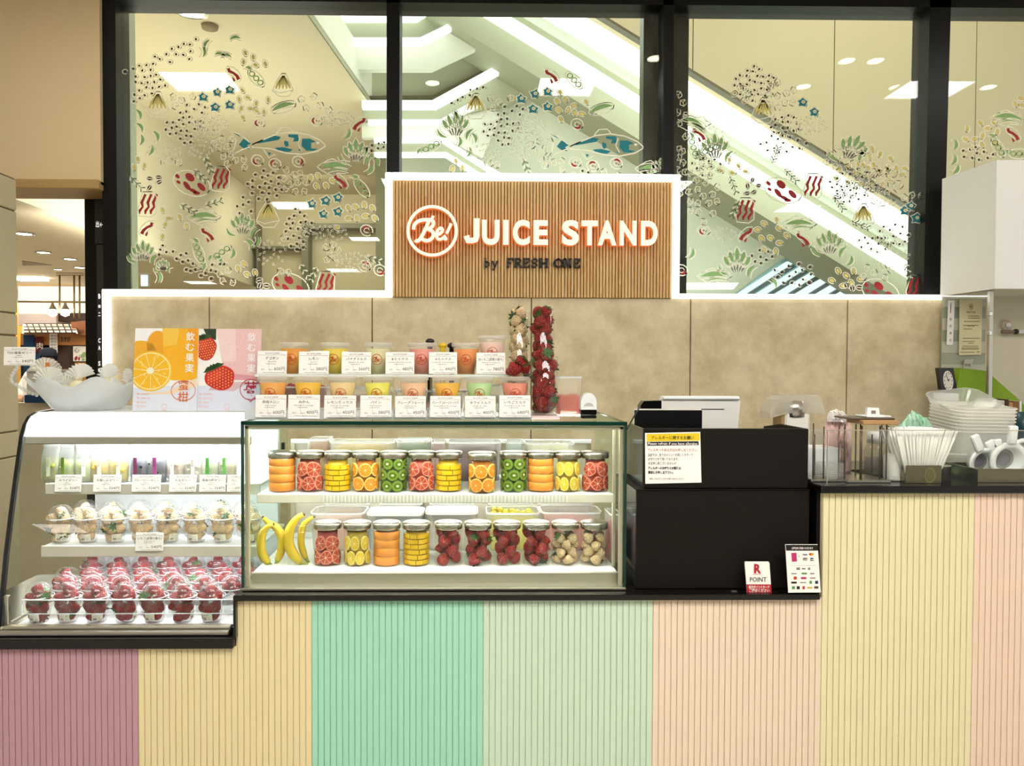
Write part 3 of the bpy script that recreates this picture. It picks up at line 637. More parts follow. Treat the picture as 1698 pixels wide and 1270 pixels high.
q.fish(1118, 422); q.bush(1222, 452, 1.1); q.lettuce(1185, 458); q.scatter(q.seed, 1402, 322, 20, 14, 18, 9); q.scatter(q.seed, 1480, 390, 26, 18, 26, 9.5); q.scatter(q.seed, 1450, 405, 30, 14, 16, 10); q.scatter(q.dash, 1475, 420, 34, 20, 34, 7)
q.sprig(1390, 335, 1.0); q.sprig(1425, 372, .4); q.scatter(q.shell, 1455, 452, 30, 10, 7, 14); q.scatter(q.kernel, 1400, 460, 30, 14, 9, 14); q.scatter(q.bean, 1412, 478, 14, 6, 4, 10); q.ham(1460, 480); q.bacon(1518, 476); q.sprig(1505, 450, 1.3); q.scatter(q.dash, 1400, 395, 30, 12, 14, 7); q.leaf(1408, 432, 2.0); q.leaf(1145, 420, 2.0); q.leaf(1282, 470, 1.0)
q.scatter(q.shell, 1130, 200, 8, 60, 8, 14); q.scatter(q.shell, 1130, 290, 8, 40, 9, 11)
q.done(WINS[2])
q = Print(1568, 1697, 160, 480)
q.scatter(q.kernel, 1628, 222, 30, 26, 13, 14); q.scatter(q.seed, 1620, 255, 28, 12, 14, 10); q.lettuce(1672, 196, .1); q.mush(1680, 222); q.pod(1655, 245, 1.0); q.pod(1690, 255, 0); q.leaf(1582, 240, 1.6); q.leaf(1580, 265, 1.9); q.leaf(1584, 280, 2.1); q.scatter(q.kernel, 1690, 172, 8, 10, 3, 10)
q.done(WINS[3])
# ================================================================== BEHIND THE PANES: the escalator void
m_vwall = mat('void_cream_panel', '#d3c7a4', .5, scale=2, var=.03); m_vceil = mat('void_ceiling', '#dcd0b0', .7, scale=2, var=.02)
m_fas = mat('void_white_board', '#e4e6d8', .6, scale=2, var=.02); m_grey = mat('void_grey_green', '#a9ab90', .6, scale=3, var=.04); m_olive = mat('olive_edge', '#544d33', .5)
m_mint = mat('pale_green_cladding', '#d5ddca', .45, scale=2, var=.02); m_band = emit('escalator_light', '#f6fff8', 2.6); m_band2 = emit('escalator_light_cool', '#d8f4f6', 1.6)
HC = 3.9
def vpr(n_, pts, Y, th, m_, parent=None, label=None): 
    o = M().prism(pxpoly(pts, Y), 'y', Y, Y+th).build(n_, m_, parent)
    if not parent: o['kind'] = 'structure'
    if label: o['label'] = label
    return o
# low cream ceiling over the left pane, with its white fascia
ed = [(-1.16, 5.04), (-.86, 7.8), (-.62, 10.9)]
vc = struct('ceiling', M().prism([(-7, 4.55), (-1.21, 4.55)]+ed+[(-7, 10.9)], 'z', HC, HC+.06), m_vceil, 'cream ceiling behind the left pane')
M()._add([(x, y, z) for x, y in [(-1.21, 4.55)]+ed for z in (HC-.005, HC+.36)], [(0, 2, 3, 1), (2, 4, 5, 3), (4, 6, 7, 5)]).build('fascia', m_fas, vc)
M()._add([(x+.012, y, z) for x, y in [(-1.21, 4.55)]+ed for z in (HC-.01, HC+.03)], [(0, 2, 3, 1), (2, 4, 5, 3), (4, 6, 7, 5)]).build('edge_strip', m_grey, vc)
def cp(px, py, H): a, z = P(px, py, YG); k = (H-1.5)/(z-1.5); return a*k, YG*k
x, y = cp(318, 17, HC); downlight(x, y, HC-.006, .085, 'chrome round downlight set in the cream ceiling behind the left pane')
for px, py, lab in ((348, 42, 'small brown detector on the ceiling behind the left pane'),):
    x, y = cp(px, py, HC); tag(M().lathe([(.06, 0), (.055, -.025), (.0, -.035)], 16).build('smoke_detector', mat('detector', '#8d7a5a', .5), loc=(x, y, HC)), lab, 'detector')
struct('wall_far_left', M().box(-3.03, 1.2, 10.9, 11, 0, HC), m_vwall, 'cream far wall seen low through the left pane')
fr_ = struct('door_1', M().prism(pxpoly([(500, 370), (640, 370), (640, 378), (511, 378), (511, 500), (500, 500)], 10.6), 'y', 10.6, 10.85), mat('grey_door_frame', '#77735c', .5), 'grey frame of an opening behind the left pane')
for a, b_ in ((408, 455), (408, 412)): pass
M().prism(pxpoly([(398, 408), (500, 408), (500, 412), (398, 412)], 10.7), 'y', 10.7, 10.9).prism(pxpoly([(425, 372), (428, 372), (428, 500), (425, 500)], 10.7), 'y', 10.7, 10.9).build('rail', mat('grey_door_frame', '#77735c'), fr_)
m_ws = emit('exit_box_glow', '#cfe9ff', 2.0); m = M(); ex = P(239, 465, 9.5)
t = thing('lit_sign_box', 'small pale blue lit sign box low in the left pane', 'sign', (ex[0], 9.5, ex[1])); M().box(-.04, .04, 0, .06, -.065, .065).build('face', m_ws, t); M().box(-.045, .045, .01, .07, -.07, .07).build('case', m_white, t)
M().box(-.01, .01, .02, .05, .07, HC-ex[1]).build('hanger', m_white, t)
# stepped ceiling with light bands
cf = struct('ceiling', M().box(-1.1, 2.6, 8.9, 9.0, 2.6, 7), m_grey, 'stepped ceiling of the escalator void')
for pts, Y, m_ in (([(520, 5), (690, 5), (708, 20), (690, 31), (520, 31)], 6.6, m_band), ([(520, 31), (690, 31), (745, -10), (790, -10), (745, 40), (697, 62), (520, 62)], 6.72, m_grey), ([(545, 62), (697, 62), (742, 40), (748, 46), (700, 71), (545, 71)], 6.55, m_band),
                   ([(545, 71), (700, 71), (748, 46), (806, 72), (715, 115), (545, 115)], 6.7, m_fas), ([(585, 115), (715, 115), (806, 72), (845, 95), (718, 159), (585, 159)], 7.2, m_grey), ([(585, 159), (718, 158), (845, 94), (845, 98), (719, 163), (585, 163)], 7.1, m_olive),
                   ([(600, 166), (717, 166), (840, 99), (846, 110), (722, 178), (600, 178)], 6.9, m_band), ([(600, 178), (722, 178), (846, 110), (905, 140), (850, 170), (733, 198), (600, 198)], 7.05, m_grey), ([(610, 198), (730, 198), (792, 163), (798, 171), (735, 204), (610, 204)], 6.95, m_band),
                   ([(600, 204), (735, 204), (800, 171), (830, 190), (800, 262), (735, 228), (600, 228)], 7.1, m_fas), ([(620, 228), (735, 228), (832, 288), (818, 290), (733, 235), (620, 235)], 7.0, m_band), ([(620, 235), (733, 235), (816, 290), (800, 291), (740, 252), (620, 252)], 7.05, m_grey), ([(620, 252), (740, 252), (803, 291), (790, 291), (738, 258), (620, 258)], 6.98, m_band)):
    vpr('light_band' if m_ is m_band else 'soffit_panel', pts, Y, .08, m_, cf)
cx_, cz_ = P(713, 136, 7.1)
# upper escalator
L = lambda x, x0, y0, s=.617: y0+(x-x0)*s
def band(xa, xb, x0, ya, yb, s=.617): return [(xa, L(xa, x0, ya, s)), (xb, L(xb, x0, ya, s)), (xb, L(xb, x0, yb, s)), (xa, L(xa, x0, yb, s))]
es = thing('escalator', 'long escalator rising to the upper left behind the middle and right panes', 'escalator', (0, 6.4, 0))
def ev(n_, pts, Y, th, m_): M().prism(pxpoly(pts, Y), 'y', Y-6.4, Y+th-6.4).build(n_, m_, es)
ev('light_band', band(780, 1760, 1065, 86, 131), 6.3, .3, m_band)
ev('lower_trim', band(780, 1760, 1065, 131, 137), 6.28, .3, m_mint)
ev('side_panel', band(720, 1760, 1065, 137, 162), 6.42, .6, m_grey)
ev('light_strip', band(740, 1760, 1065, 162, 176), 6.34, .3, m_band)
ev('underside', band(690, 1760, 1065, 176, 235), 6.5, .6, m_grey)
ev('handrail', band(900, 1760, 1065, 64, 69), 6.2, .08, m_olive)
ev('parapet', band(860, 1760, 1065, 69, 86), 6.36, .2, m_vwall)
e2 = thing('escalator', 'pale green clad escalator lower in the middle and right panes', 'escalator', (0, 7.6, 0))
def ev2(n_, pts, Y, th, m_): M().prism(pxpoly(pts, Y), 'y', Y-7.6, Y+th-7.6).build(n_, m_, e2)
ev2('cladding', [(640, 262), (868, 116), (1760, 667), (1760, 860), (640, 860)], 7.6, .5, m_mint)
ev2('glass_balustrade', [(700, 214), (868, 116), (900, 136), (720, 240)], 7.5, .05, m_mint)
e3 = thing('escalator', 'short escalator with bluish lit steps low in the right pane', 'escalator', (0, 7.2, 0))
def ev3(n_, pts, Y, th, m_): M().prism(pxpoly(pts, Y), 'y', Y-7.2+.05, Y+th-7.2+.05).build(n_, m_, e3)
m_blue = mat('bluish_steel', '#8fb0b4', .3, .4)
M().box(PX(1230, 7.35, 500), PX(1430, 7.35, 500), .16, .2, 0, PZ(500, 7.35, 1300)).build('truss', m_grey, e3)
ev3('deck', [(1205, 500), (1335, 405), (1440, 475), (1440, 500)], 7.3, .1, m_blue)
for i in range(6):
    x0 = 1212+34*i; ev3('lit_step', [(x0, 496-i*2), (x0+98-i*8, 432+i*6), (x0+106-i*8, 436+i*6), (x0+14, 496)], 7.2, .06, m_band2); ev3('tread', [(x0+14, 497), (x0+106-i*8, 437+i*6), (x0+112-i*8, 441+i*6), (x0+24, 497)], 7.15, .08, mat('tread_grey', '#55696b', .4))
ev3('light_band', [(1120, 468), (1228, 468), (1220, 478), (1120, 478)], 7.1, .06, m_band)
# cream wall high on the right, with joints
wr = struct('wall_far_right', M().box(1.2, 9, 8.8, 8.9, 0, 7.5), m_gapd, 'cream panelled wall behind the right panes')
jx = [820, 1148, 1382, 1617, 1860]
for a, b_ in zip(jx[:-1], jx[1:]): M().box(PX(a, 8.8, 60)+.006, PX(b_, 8.8, 60)-.006, 8.77, 8.8, 0, 7.5).build('panel', m_vwall, wr)
struct('ceiling', M().box(-2, 9, 4.6, 9, 7.4, 7.5), m_vceil, 'high ceiling of the escalator void')
area('void_fill', (.5, 5.6, 7.0), 2.5, 120, (1, .95, .84)); area('void_fill_right', (4.5, 6.8, 6.8), 1.5, 58, (1, .93, .8)); area('void_fill_left', (-2.2, 6.6, 2.4), 2.0, 36, (1, .97, .9), (PI, 0, 0)); area('void_fill_front', (1.6, 4.75, 3.0), 3.0, 70, (1, .98, .92), (PI/2, 0, 0), 1.2); area('void_fill_far', (-2.0, 9.6, 3.8), 1.2, 36, (1, .93, .78), (.5, 0, 0))  # fill lights added to brighten the void, no fixtures there
# ================================================================== PASSAGE ON THE LEFT, with a shop far behind
m_pc = mat('passage_ceiling', '#dfd0ad', .8, scale=2, var=.02); m_pw = mat('passage_wall', '#e7dcc0', .7, scale=2, var=.02)
pz = 2.6
struct('ceiling', M().box(-9, -3.1, 4.62, 13, pz, pz+.05), m_pc, 'low beige ceiling over the passage')
M_ = M().box(-3.1, -3.04, 4.8, 11.2, pz-.0, 3.92); struct('wall_passage', M_, m_pw, 'pale bulkhead along the passage ceiling')
struct('wall_far_passage', M().box(-9, -3.0, 11.6, 11.7, 0, 3), m_pw, 'bright wall behind the far shop')
area('passage_fill', (-4.6, 8.0, 2.5), 1.6, 60, (1, .92, .76)); area('passage_fill_2', (-2.6, 5.4, 3.5), .8, 22, (1, .95, .85)); area('far_shop_fill', (-6.6, 10.6, 2.5), 1.4, 45, (1, .95, .85))  # fill lights without fixtures over the passage and the far shop
def pcz(px, py, H): a, z = P(px, py, 5.0); k = (H-1.5)/(z-1.5); return a*k, 5.0*k
for px, py, r, lab in ((40, 387, .06, 'nearest downlight in the passage ceiling, beside the stone pillar'), (72, 418, .055, 'second downlight along the passage ceiling'), (116, 429, .055, 'third downlight, near the black partition'), (132, 443, .05, 'farthest downlight of the passage, by the black partition'), (96, 446, .04, 'small downlight above the ceiling hatch')):
    x, y = pcz(px, py, pz); downlight(x, y, pz-.004, r, lab)
m = M()
def cpoly(pts, H, th, m_, name, label, cat=None):
    q_ = [pcz(a, b_, H) for a, b_ in pts]; o = M().prism(q_, 'z', H-th, H).build(name, m_)
    if cat: tag(o, label, cat)
    else: o['kind'] = 'structure'
    return o
cpoly([(37, 432), (86, 439.5), (37, 440)], pz-.001, .004, mat('vent_dark', '#8a7448', .6), 'ceiling_vent', 'dark slot in the passage ceiling beside the pillar', 'vent')
h = M()
for seg_ in (([(93, 452), (139, 452), (139, 453.2), (93, 453.2)]), ([(93, 455.6), (139, 455.6), (139, 456.6), (93, 456.6)])): h.prism([pcz(a, b_, pz) for a, b_ in seg_], 'z', pz-.006, pz)
tag(h.build('ceiling_hatch', mat('hatch_edge', '#a48d5c', .6)), 'thin outlined access hatch in the passage ceiling', 'hatch')
# far shop
Ys = 10.0
def sh(n_, x0, y0, x1, y1, Y, th, m_, parent=None, c=.004):
    a = P(x0, y1, Y); b_ = P(x1, y0, Y); return M().cbox(a[0], b_[0], Y, Y+th, a[1], b_[1], c).build(n_, m_, parent)
m_wd = mat('warm_wood', '#c0803c', .5, scale=3, stretch=(1, 8, 20)); m_dkw = mat('dark_wood', '#3a2416', .5); m_navy = mat('navy_cloth', '#16395c', .9); m_nvd = mat('dark_navy', '#101c30', .9); m_red = mat('dark_red_cloth', '#5c1614', .9)
m_pap = mat('white_paper', '#f3f0ea', .8, var=.02); m_ora = mat('orange_wall', '#d89a34', .7)
t = thing('food_shop', 'far food shop with awning, noren and wood lintel in the passage', 'shop')
sh('back_wall', 20, 505, 145, 720, 11.0, .1, m_ora, t); sh('fascia', 30, 475, 145, 521, 10.6, .05, emit('lit_fascia', '#fff6e0', 1.25), t); sh('cornice', 30, 520, 93, 540, 10.0, .4, mat('pale_pink_awning', '#e8d9d6', .6), t)
sh('beam', 92, 519, 145, 533, 10.05, .3, m_dkw, t); sh('lintel', 34, 552, 145, 572, 9.9, .1, m_wd, t); sh('post', 97, 571, 114, 790, 9.95, .15, m_dkw, t); sh('side_panel', 36, 565, 98, 790, 10.0, .1, m_nvd, t)
m = M()
tpx(m, 'むすび', 101, 566, 9, 9.89, width=15, bold=.03); m.build('lintel_lettering', m_blk, t, normals=False)
t2 = thing('lattice_canopy', 'slanted white lattice canopy on the far shop', 'canopy')
m = M(); 
def sl(px, k): return P(px, 538 + k*13, 9.6)     # in a tilted sheet
for i in range(9):
    x0 = 40+10*i; a, b_ = P(x0+4, 537, 10.0), P(x0+10, 552, 9.6); m.tube([(a[0], 10.0, a[1]), (b_[0], 9.6, b_[1])], .008, 5)
for k in range(4):
    a, b_ = P(40, 537+5*k, 10.0-.13*k), P(126, 537+5*k, 10.0-.13*k); m.tube([(a[0], 10.0-.13*k, a[1]), (b_[0], 10.0-.13*k, b_[1])], .008, 5)
m.build('lattice', m_dkw, t2); a, b_, c_, d_ = P(38, 536, 10.02), P(124, 536, 10.02), P(130, 553, 9.62), P(36, 553, 9.62)
M()._add([(a[0], 10.02, a[1]), (b_[0], 10.02, b_[1]), (c_[0], 9.62, c_[1]), (d_[0], 9.62, d_[1])], [(0, 1, 2, 3)]).build('sheet', mat('pale_sheet', '#f1e7dd', .7), t2, normals=False)
o = tag(sh('noren_curtain', 40, 555, 56, 700, 9.87, .01, m_navy), 'navy hanging curtain at the far shop beside the stone pillar', 'curtain')
o = tag(sh('noren_curtain', 57, 560, 66, 640, 9.88, .01, m_navy), 'narrow navy curtain strip behind the meat banner', 'curtain')
t = thing('meat_banner', 'small dark banner with one white character on the far shop', 'banner'); sh('cloth', 59, 558, 71, 584, 9.85, .01, m_red, t); m = M(); tpx(m, '肉', 61, 578, 12, 9.845); m.build('lettering', m_pap, t, normals=False)
t = thing('paper_notice', 'long white paper strip hanging at the far shop', 'notice'); sh('sheet', 82, 544, 95, 585, 9.87, .004, m_pap, t); m = M()
for k in range(5): tpx(m, '営業中 本日', 84, 558+5*k, 3.4, 9.865, width=9)
m.build('lettering', m_blk, t, normals=False)
t = thing('wood_sign', 'slanted brown wooden sign over the far shop', 'sign'); M().prism(pxpoly([(117, 534), (146, 531), (146, 556), (122, 556)], 9.8), 'y', 9.8, 9.88).build('board', mat('red_brown_wood', '#8a4f22', .5), t); m = M(); tpx(m, '23', 131, 552, 8, 9.79); m.build('lettering', m_dkw, t, normals=False)
t = thing('framed_picture', 'framed picture of brush lettering and vegetables in the far shop', 'picture'); sh('frame', 119, 572, 145, 601, 9.93, .03, m_blk, t); sh('sheet', 121, 574, 143, 599, 9.92, .02, m_pap, t); m = M(); tpx(m, '心', 123, 584, 9, 9.915); tpx(m, 'ほ', 131, 593, 7, 9.915); m.build('lettering', m_blk, t, normals=False)
m = M(); f928 = fpx(9.914); m.disc(126, 594, 2.5, 4, f928, 10, 0, .4).disc(131, 595, 1.5, 3, f928, 8, 0).disc(139, 588, 3.5, 5, f928, 10, 1, .3).disc(138, 596, 3, 2.4, f928, 8, 1); m.build('vegetables', [d_red, d_grn], t, normals=False)
t = thing('ceiling_rail', 'brass coloured pipe rail hung in front of the far shop', 'rail'); m_brass = mat('brass_pipe', '#9a8455', .35, .6)
a, b_ = P(30, 500, 9.6), P(146, 501, 9.6); M().tube([(a[0], 9.6, a[1]), (b_[0], 9.6, b_[1])], .012).build('pipe', m_brass, t)
for px in (99, 123, 132):
    a, b_ = P(px, 466, 9.6), P(px, 528 if px > 100 else 520, 9.6); M().tube([(a[0], 9.6, pz), (b_[0], 9.6, b_[1])], .011).build('post', m_brass, t)
for px, w in ((87, 'left'), (108, 'right')):
    a = P(px, 502, 9.55); t = thing('track_spotlight', '%s of two white spotlights on the pipe rail of the far shop' % w, 'spotlight', (a[0], 9.55, a[1])); M().lathe([(.012, 0), (.02, -.03), (.055, -.09)], 14).build('shade', m_steel, t); M().lathe([(.0, -.17), (.045, -.15), (.056, -.10), (.054, -.085)], 12).build('bulb', m_spot, t)
t = thing('linear_light', 'long ceiling light bar at the end of the passage', 'ceiling light'); a, b_ = P(34, 467, 9.9), P(78, 469, 9.9); M().cbox(a[0], b_[0], 9.8, 9.95, pz-.04, pz).build('bar', m_spot, t)
t = thing('steel_counter', 'dim steel counter block in front of the far shop', 'counter'); sh('body', 46, 614, 100, 830, 8.8, .26, mat('dull_steel', '#9b9890', .4, .5), t); sh('top', 45, 612, 102, 616, 8.78, .30, m_steel, t)
struct('wall_low_passage', M().box(-9, PX(176, 5.2, 660), 5.2, 5.3, 0, PZ(668, 5.2, 100)), m_cream, 'low beige wall across the passage behind the glass bowl')
tag(sh('cloth_edge', 40, 655, 80, 668, 5.1, .1, m_navy), 'navy strip on top of the low wall behind the bowl', 'cloth')

# a cook bending over behind the far shop's counter
Yp = 9.45
pw = lambda px, py, dy=0: (lambda a: Vector((a[0], Yp+dy, a[1])))(P(px, py, Yp+dy))
per = thing('person', 'person in a navy cap and white jacket bending over at the far shop', 'person', (P(75, 640, Yp)[0], Yp, 0))
hx, hz = P(88, 600, Yp); ox_ = per.location
sk = [((-.02, .05, .95), .15), ((.0, .02, 1.16), .165), ((.03, -.06, 1.38), .17), ((.09, -.14, 1.47), .07), ((.13, -.18, 1.53), .085), ((.15, -.2, 1.59), .082),
      ((.17, .02, 1.34), .065), ((.24, -.16, 1.16), .05), ((.20, -.34, 1.07), .038), ((-.15, -.02, 1.34), .065), ((-.2, -.18, 1.15), .05), ((-.12, -.34, 1.07), .038),
      ((.1, .05, .86), .10), ((.11, .03, .46), .07), ((.11, .06, .06), .05), ((-.13, .05, .86), .10), ((-.13, .03, .46), .07), ((-.13, .06, .06), .05), ((.11, -.1, .04), .045), ((-.13, -.1, .04), .045)]
eg = [(0, 1), (1, 2), (2, 3), (3, 4), (4, 5), (2, 6), (6, 7), (7, 8), (2, 9), (9, 10), (10, 11), (0, 12), (12, 13), (13, 14), (0, 15), (15, 16), (16, 17), (14, 18), (17, 19)]
me = bpy.data.meshes.new('body'); me.from_pydata([p for p, r in sk], eg, []); me.materials.append(mat('skin', '#d9a98a', .5))
body = put('body', me, per); bm_ = body.modifiers.new('skin', 'SKIN'); me.skin_vertices[0].data[0].use_root = True
for i, (p, r) in enumerate(sk): me.skin_vertices[0].data[i].radius = (r, r)
body.modifiers.new('sub', 'SUBSURF').levels = 1; body.modifiers['sub'].render_levels = 1
M().lathe([(.19, .86), (.205, 1.0), (.215, 1.2), (.21, 1.36), (.13, 1.45), (.075, 1.49)], 18, fn=lambda a, r, z, k: (r*(1 if abs(math.cos(a)) > .6 else .93), z)).build('jacket', mat('white_jacket', '#f4f1ec', .8), per).rotation_euler = (.10, .03, 0)
M().lathe([(.093, 1.60), (.098, 1.625), (.088, 1.67), (.045, 1.695), (0, 1.70)], 18, c=(.15, -.2, 0)).build('cap', mat('navy_cap', '#141c2c', .9), per)
for sx in (-1, 1): M().tube([(.17*sx+.01, .0, 1.36), (.215*sx+.02, -.16, 1.17), (.17*sx+.02, -.27, 1.11)], [.085, .07, .06], 10).build('sleeve', mat('white_jacket', '#f4f1ec'), per)
M().box(.13, .165, -.31, -.295, 1.565, 1.575).build('brow', m_dkw, per)
# ================================================================== COUNTER
YC = 2.40
m_top = mat('black_counter_top', '#0d0c0b', .18, scale=60, var=.1)
xm, xr2 = PX(386, 2.376, 1030), PX(1362, 2.376, 900)
ZL, ZM, ZR = PZ(1060, 2.376, 200), PZ(987, 2.376, 800), PZ(806, 2.376, 1500)
ZLb, ZMb, ZRb = PZ(1077, 2.376, 200), PZ(996.5, 2.376, 800), PZ(818.5, 2.376, 1500)
ct = thing('juice_counter', 'long stepped counter clad in pastel vertical slats with black tops', 'counter', (0, YC, 0))
o = M().cbox(-1.75, xm, -.024, .72, ZLb, ZL, .003).build('counter_top', m_top, ct); o['label'] = 'low black top under the curved showcase'
o = M().cbox(xm, xr2, -.024, .72, ZMb, ZM, .003).box(xm, xm+.008, -.02, .72, ZL, ZMb).build('counter_top', m_top, ct); o['label'] = 'middle black top under the square showcase'
o = M().cbox(xr2-.002, 2.3, -.024, .62, ZRb, ZR, .003).build('counter_top', m_top, ct); o['label'] = 'high black top on the right'
M().box(-1.75, xm, .02, .7, 0, ZLb).box(xm, xr2, .02, .7, 0, ZMb).box(xr2+.004, 2.3, .02, .6, 0, ZRb).build('carcass', m_black, ct)
edges = [-120, 229, 517, 801, 1082, 1361, 1611, 1900]
cols = (('#c0929c', 'mauve slatted panel'), ('#ead8a8', 'straw yellow slatted panel'), ('#a4dcc0', 'mint green slatted panel'), ('#cbe0c6', 'pale green slatted panel'), ('#ecd6bc', 'peach slatted panel'), ('#e8deb0', 'pale lemon slatted panel'), ('#ecd0b8', 'pale apricot slatted panel'))
PIT = 10.2*2.4/F
for k, (c, lab) in enumerate(cols):
    x0, x1 = PX(edges[k], YC, 1150), PX(edges[k+1], YC, 1150)
    ms = mat('slat_'+lab.split(' slat')[0].replace(' ', '_'), c, .55, scale=14, var=.015)
    fp = M().box(x0, x1, .0045, .02, 0, ZRb if k > 4 else min(ZLb, ZMb)).build('front_panel', ms, ct, label=lab)
    if 1 <= k <= 4:
        M_ = M().box(max(x0, xm+.002), x1, .0045, .02, ZLb, ZMb); fp2 = M_.build('front_panel_upper', ms, ct)
    n_ = round((x1-x0)/PIT); w = (x1-x0)/n_; cache = {}
    for i in range(n_):
        xc = x0+w*(i+.5); zt = ZRb if k > 4 else (ZLb if xc < xm else ZMb); zt -= .0005
        if xc < -1.78 or xc > 2.2: continue
        if zt not in cache: cache[zt] = M().cbox(-w/2+.0009, w/2-.0009, 0, .009, .002, zt, .001).mesh('slat', ms)
        put('slat', cache[zt], fp, (xc, 0, 0))
# ================================================================== CURVED SHOWCASE (left)
XA = P(1, 1050, 2.43)[0]; XB = PX(386, 2.43, 1040)-.004; XB2 = PX(402, 2.43, 840)-.006
ZD = PZ(1031, 2.52, 200)
m_trim = mat('black_case_trim', '#0c0d0d', .3); m_wht = mat('case_white', '#f4f5f4', .35, var=.01); m_cold = emit('case_tube_cold', '#f6faff', 60.0); m_cold2 = emit('canopy_tube_cold', '#f6faff', 110.0); m_rear_fill = emit('rear_fill_warm', '#fffcf4', 26.0); m_warm = emit('case_tube_warm', '#fffcf4', 46.0)
prof = [(2.425, ZL+.026), (2.437, .76), (2.462, .90), (2.492, 1.03), (2.522, 1.15), (2.552, 1.262), (2.572, 1.30), (2.60, 1.326), (2.64, 1.338)]
ZT1 = 1.340
ca = thing('curved_showcase', 'curved glass chilled showcase with a bright white canopy at the left', 'showcase', (0, 0, 0))
M().cbox(XA-.006, XB, 2.40, 2.451, ZL+.001, ZL+.014, .003).build('plinth', m_steel, ca)
M().cbox(XA, XB, 2.424, 2.450, ZL+.0142, ZL+.024, .003).cbox(XA, XA+.009, 2.42, 3.04, ZL+.0142, ZL+.024, .002).build('base_frame', m_steelh, ca)
M().cbox(XA+.01, XB, 2.452, 3.03, ZL+.001, ZD, .002).build('deck', m_wht, ca)
M().box(XA+.012, XB, 3.02, 3.05, ZD, ZT1).build('back_wall', m_wht, ca)
M().box(XA+.05, XB2, 2.62, 3.06, ZT1-.012, ZT1).build('top', m_wht, ca)
g = M(); n_ = 6                                     # curved front pane up to the canopy
m = M(); pp = prof[:6]
for (ya, za), (yb, zb_) in zip(pp[:-1], pp[1:]): m._add([(XA, ya, za), (XB, ya, za), (XB, yb, zb_), (XA, yb, zb_)], [(0, 1, 2, 3)], 0, True)
m.build('front_glass', m_pglassf, ca, normals=False)
side = [(3.04, ZL+.024), (3.04, ZT1)] + prof[::-1] + [(2.425, ZL+.024)]
M()._add([(XA+.002, y, z) for y, z in side], [tuple(range(len(side)))]).build('side_glass', m_pglass, ca, normals=False)
m = M(); pth = [(2.42, ZL+.014)]+prof+[(2.75, 1.342), (3.04, 1.342)]
for (ya, za), (yb, zb_) in zip(pth[:-1], pth[1:]):
    m._add([(XA-.007, ya, za), (XA+.005, ya, za), (XA+.005, yb, zb_), (XA-.007, yb, zb_), (XA-.007, ya+.012, za-.004), (XA+.005, ya+.012, za-.004), (XA+.005, yb+.012, zb_-.004), (XA-.007, yb+.012, zb_-.004)], [(0, 1, 2, 3), (4, 5, 6, 7), (0, 4, 7, 3), (1, 5, 6, 2)])
m.build('side_trim', m_trim, ca)
m_can = emit('lit_canopy', '#f4f9ff', 1.35); m = M(); pp = prof[5:]
for (ya, za), (yb, zb_) in zip(pp[:-1], pp[1:]): m._add([(XA+.008, ya, za), (XB2, ya, za), (XB2, yb, zb_), (XA+.008, yb, zb_)], [(0, 1, 2, 3)], 0, True)
m.build('lit_canopy', m_can, ca, normals=False)
M().cbox(XA+.01, XB2, 2.553, 2.562, 1.236, 1.262, .003).build('canopy_rail', m_steelh, ca)
M().box(XA+.05, XB-.01, 2.655, 2.675, 1.300, 1.314).build('light_tube', m_cold2, ca)
ZS1, ZS2 = PZ(802, 2.66, 250), PZ(904, 2.64, 250)
for k, (zs, yf, hh) in enumerate(((ZS1, 2.655, .036), (ZS2, 2.625, .036))):
    sf = M().cbox(XA+.022, XB2, yf+.006, 3.0, zs-.01, zs, .002).build('shelf', m_wht, ca)
    M().cbox(XA+.02, XB2, yf-.002, yf+.006, zs-hh, zs+.002, .002).build('price_rail', mat('pale_price_rail', '#d9d3c2', .35), sf)
    M().box(XA+.05, XB-.01, yf+.03, yf+.045, zs-.018, zs-.0102).build('light_tube', m_cold, sf)
M().cbox(XA+.0, XA+.018, 2.44, 2.456, ZL+.024, ZD+.11, .002).build('end_post', m_steelh, ca)
m = M()
zr1, zr2 = PZ(994, 2.47, 200), PZ(1017, 2.47, 200)
m.box(XA+.045, XB, 2.466, 2.469, zr2, zr1); m.build('low_guard', m_pglassf, ca)
M().box(XA+.045, XB, 2.4655, 2.4695, zr1-.0015, zr1+.001).box(XA+.045, XB, 2.4655, 2.4695, zr2-.001, zr2+.0005).box(XA+.044, XA+.047, 2.4655, 2.4695, zr2, zr1).build('guard_edge', mat('bright_edge', '#f5fafa', .2), ca)
# ================================================================== SQUARE SHOWCASE (middle)
XC, XD = PX(402, 2.43, 840), PX(1037, 2.43, 840); ZT2 = PZ(699, 2.43, 700)
cb = thing('square_showcase', 'square glass chilled showcase full of fruit jars in the middle of the counter', 'showcase', (0, 0, 0))
m_green = mat('green_glass_edge', '#12382c', .1); m_fr = mat('champagne_frame', '#d3cbb0', .32, .55, scale=40, var=.04)
ZB2 = ZM+.009
M().box(XC, XD, 2.43, 3.03, ZT2-.001, ZT2).build('top_glass', m_pglass, cb)
M().cbox(XC-.003, XD+.003, 2.424, 2.434, PZ(705, 2.43, 700), ZT2+.001, .002).build('top_front_edge', m_green, cb)
M().cbox(XC-.003, XC+.004, 2.424, 2.44, ZB2, ZT2, .002).cbox(XD-.004, XD+.003, 2.424, 2.44, ZB2, ZT2, .002).cbox(XD-.004, XD+.002, 2.44, 3.03, ZT2-.006, ZT2, .002).cbox(XC-.002, XC+.004, 2.44, 3.03, ZT2-.006, ZT2, .002).build('corner_edges', m_green, cb)
M().box(XC, XD, 2.428, 2.4295, ZB2, ZT2-.01).build('front_glass', m_pglassf, cb)
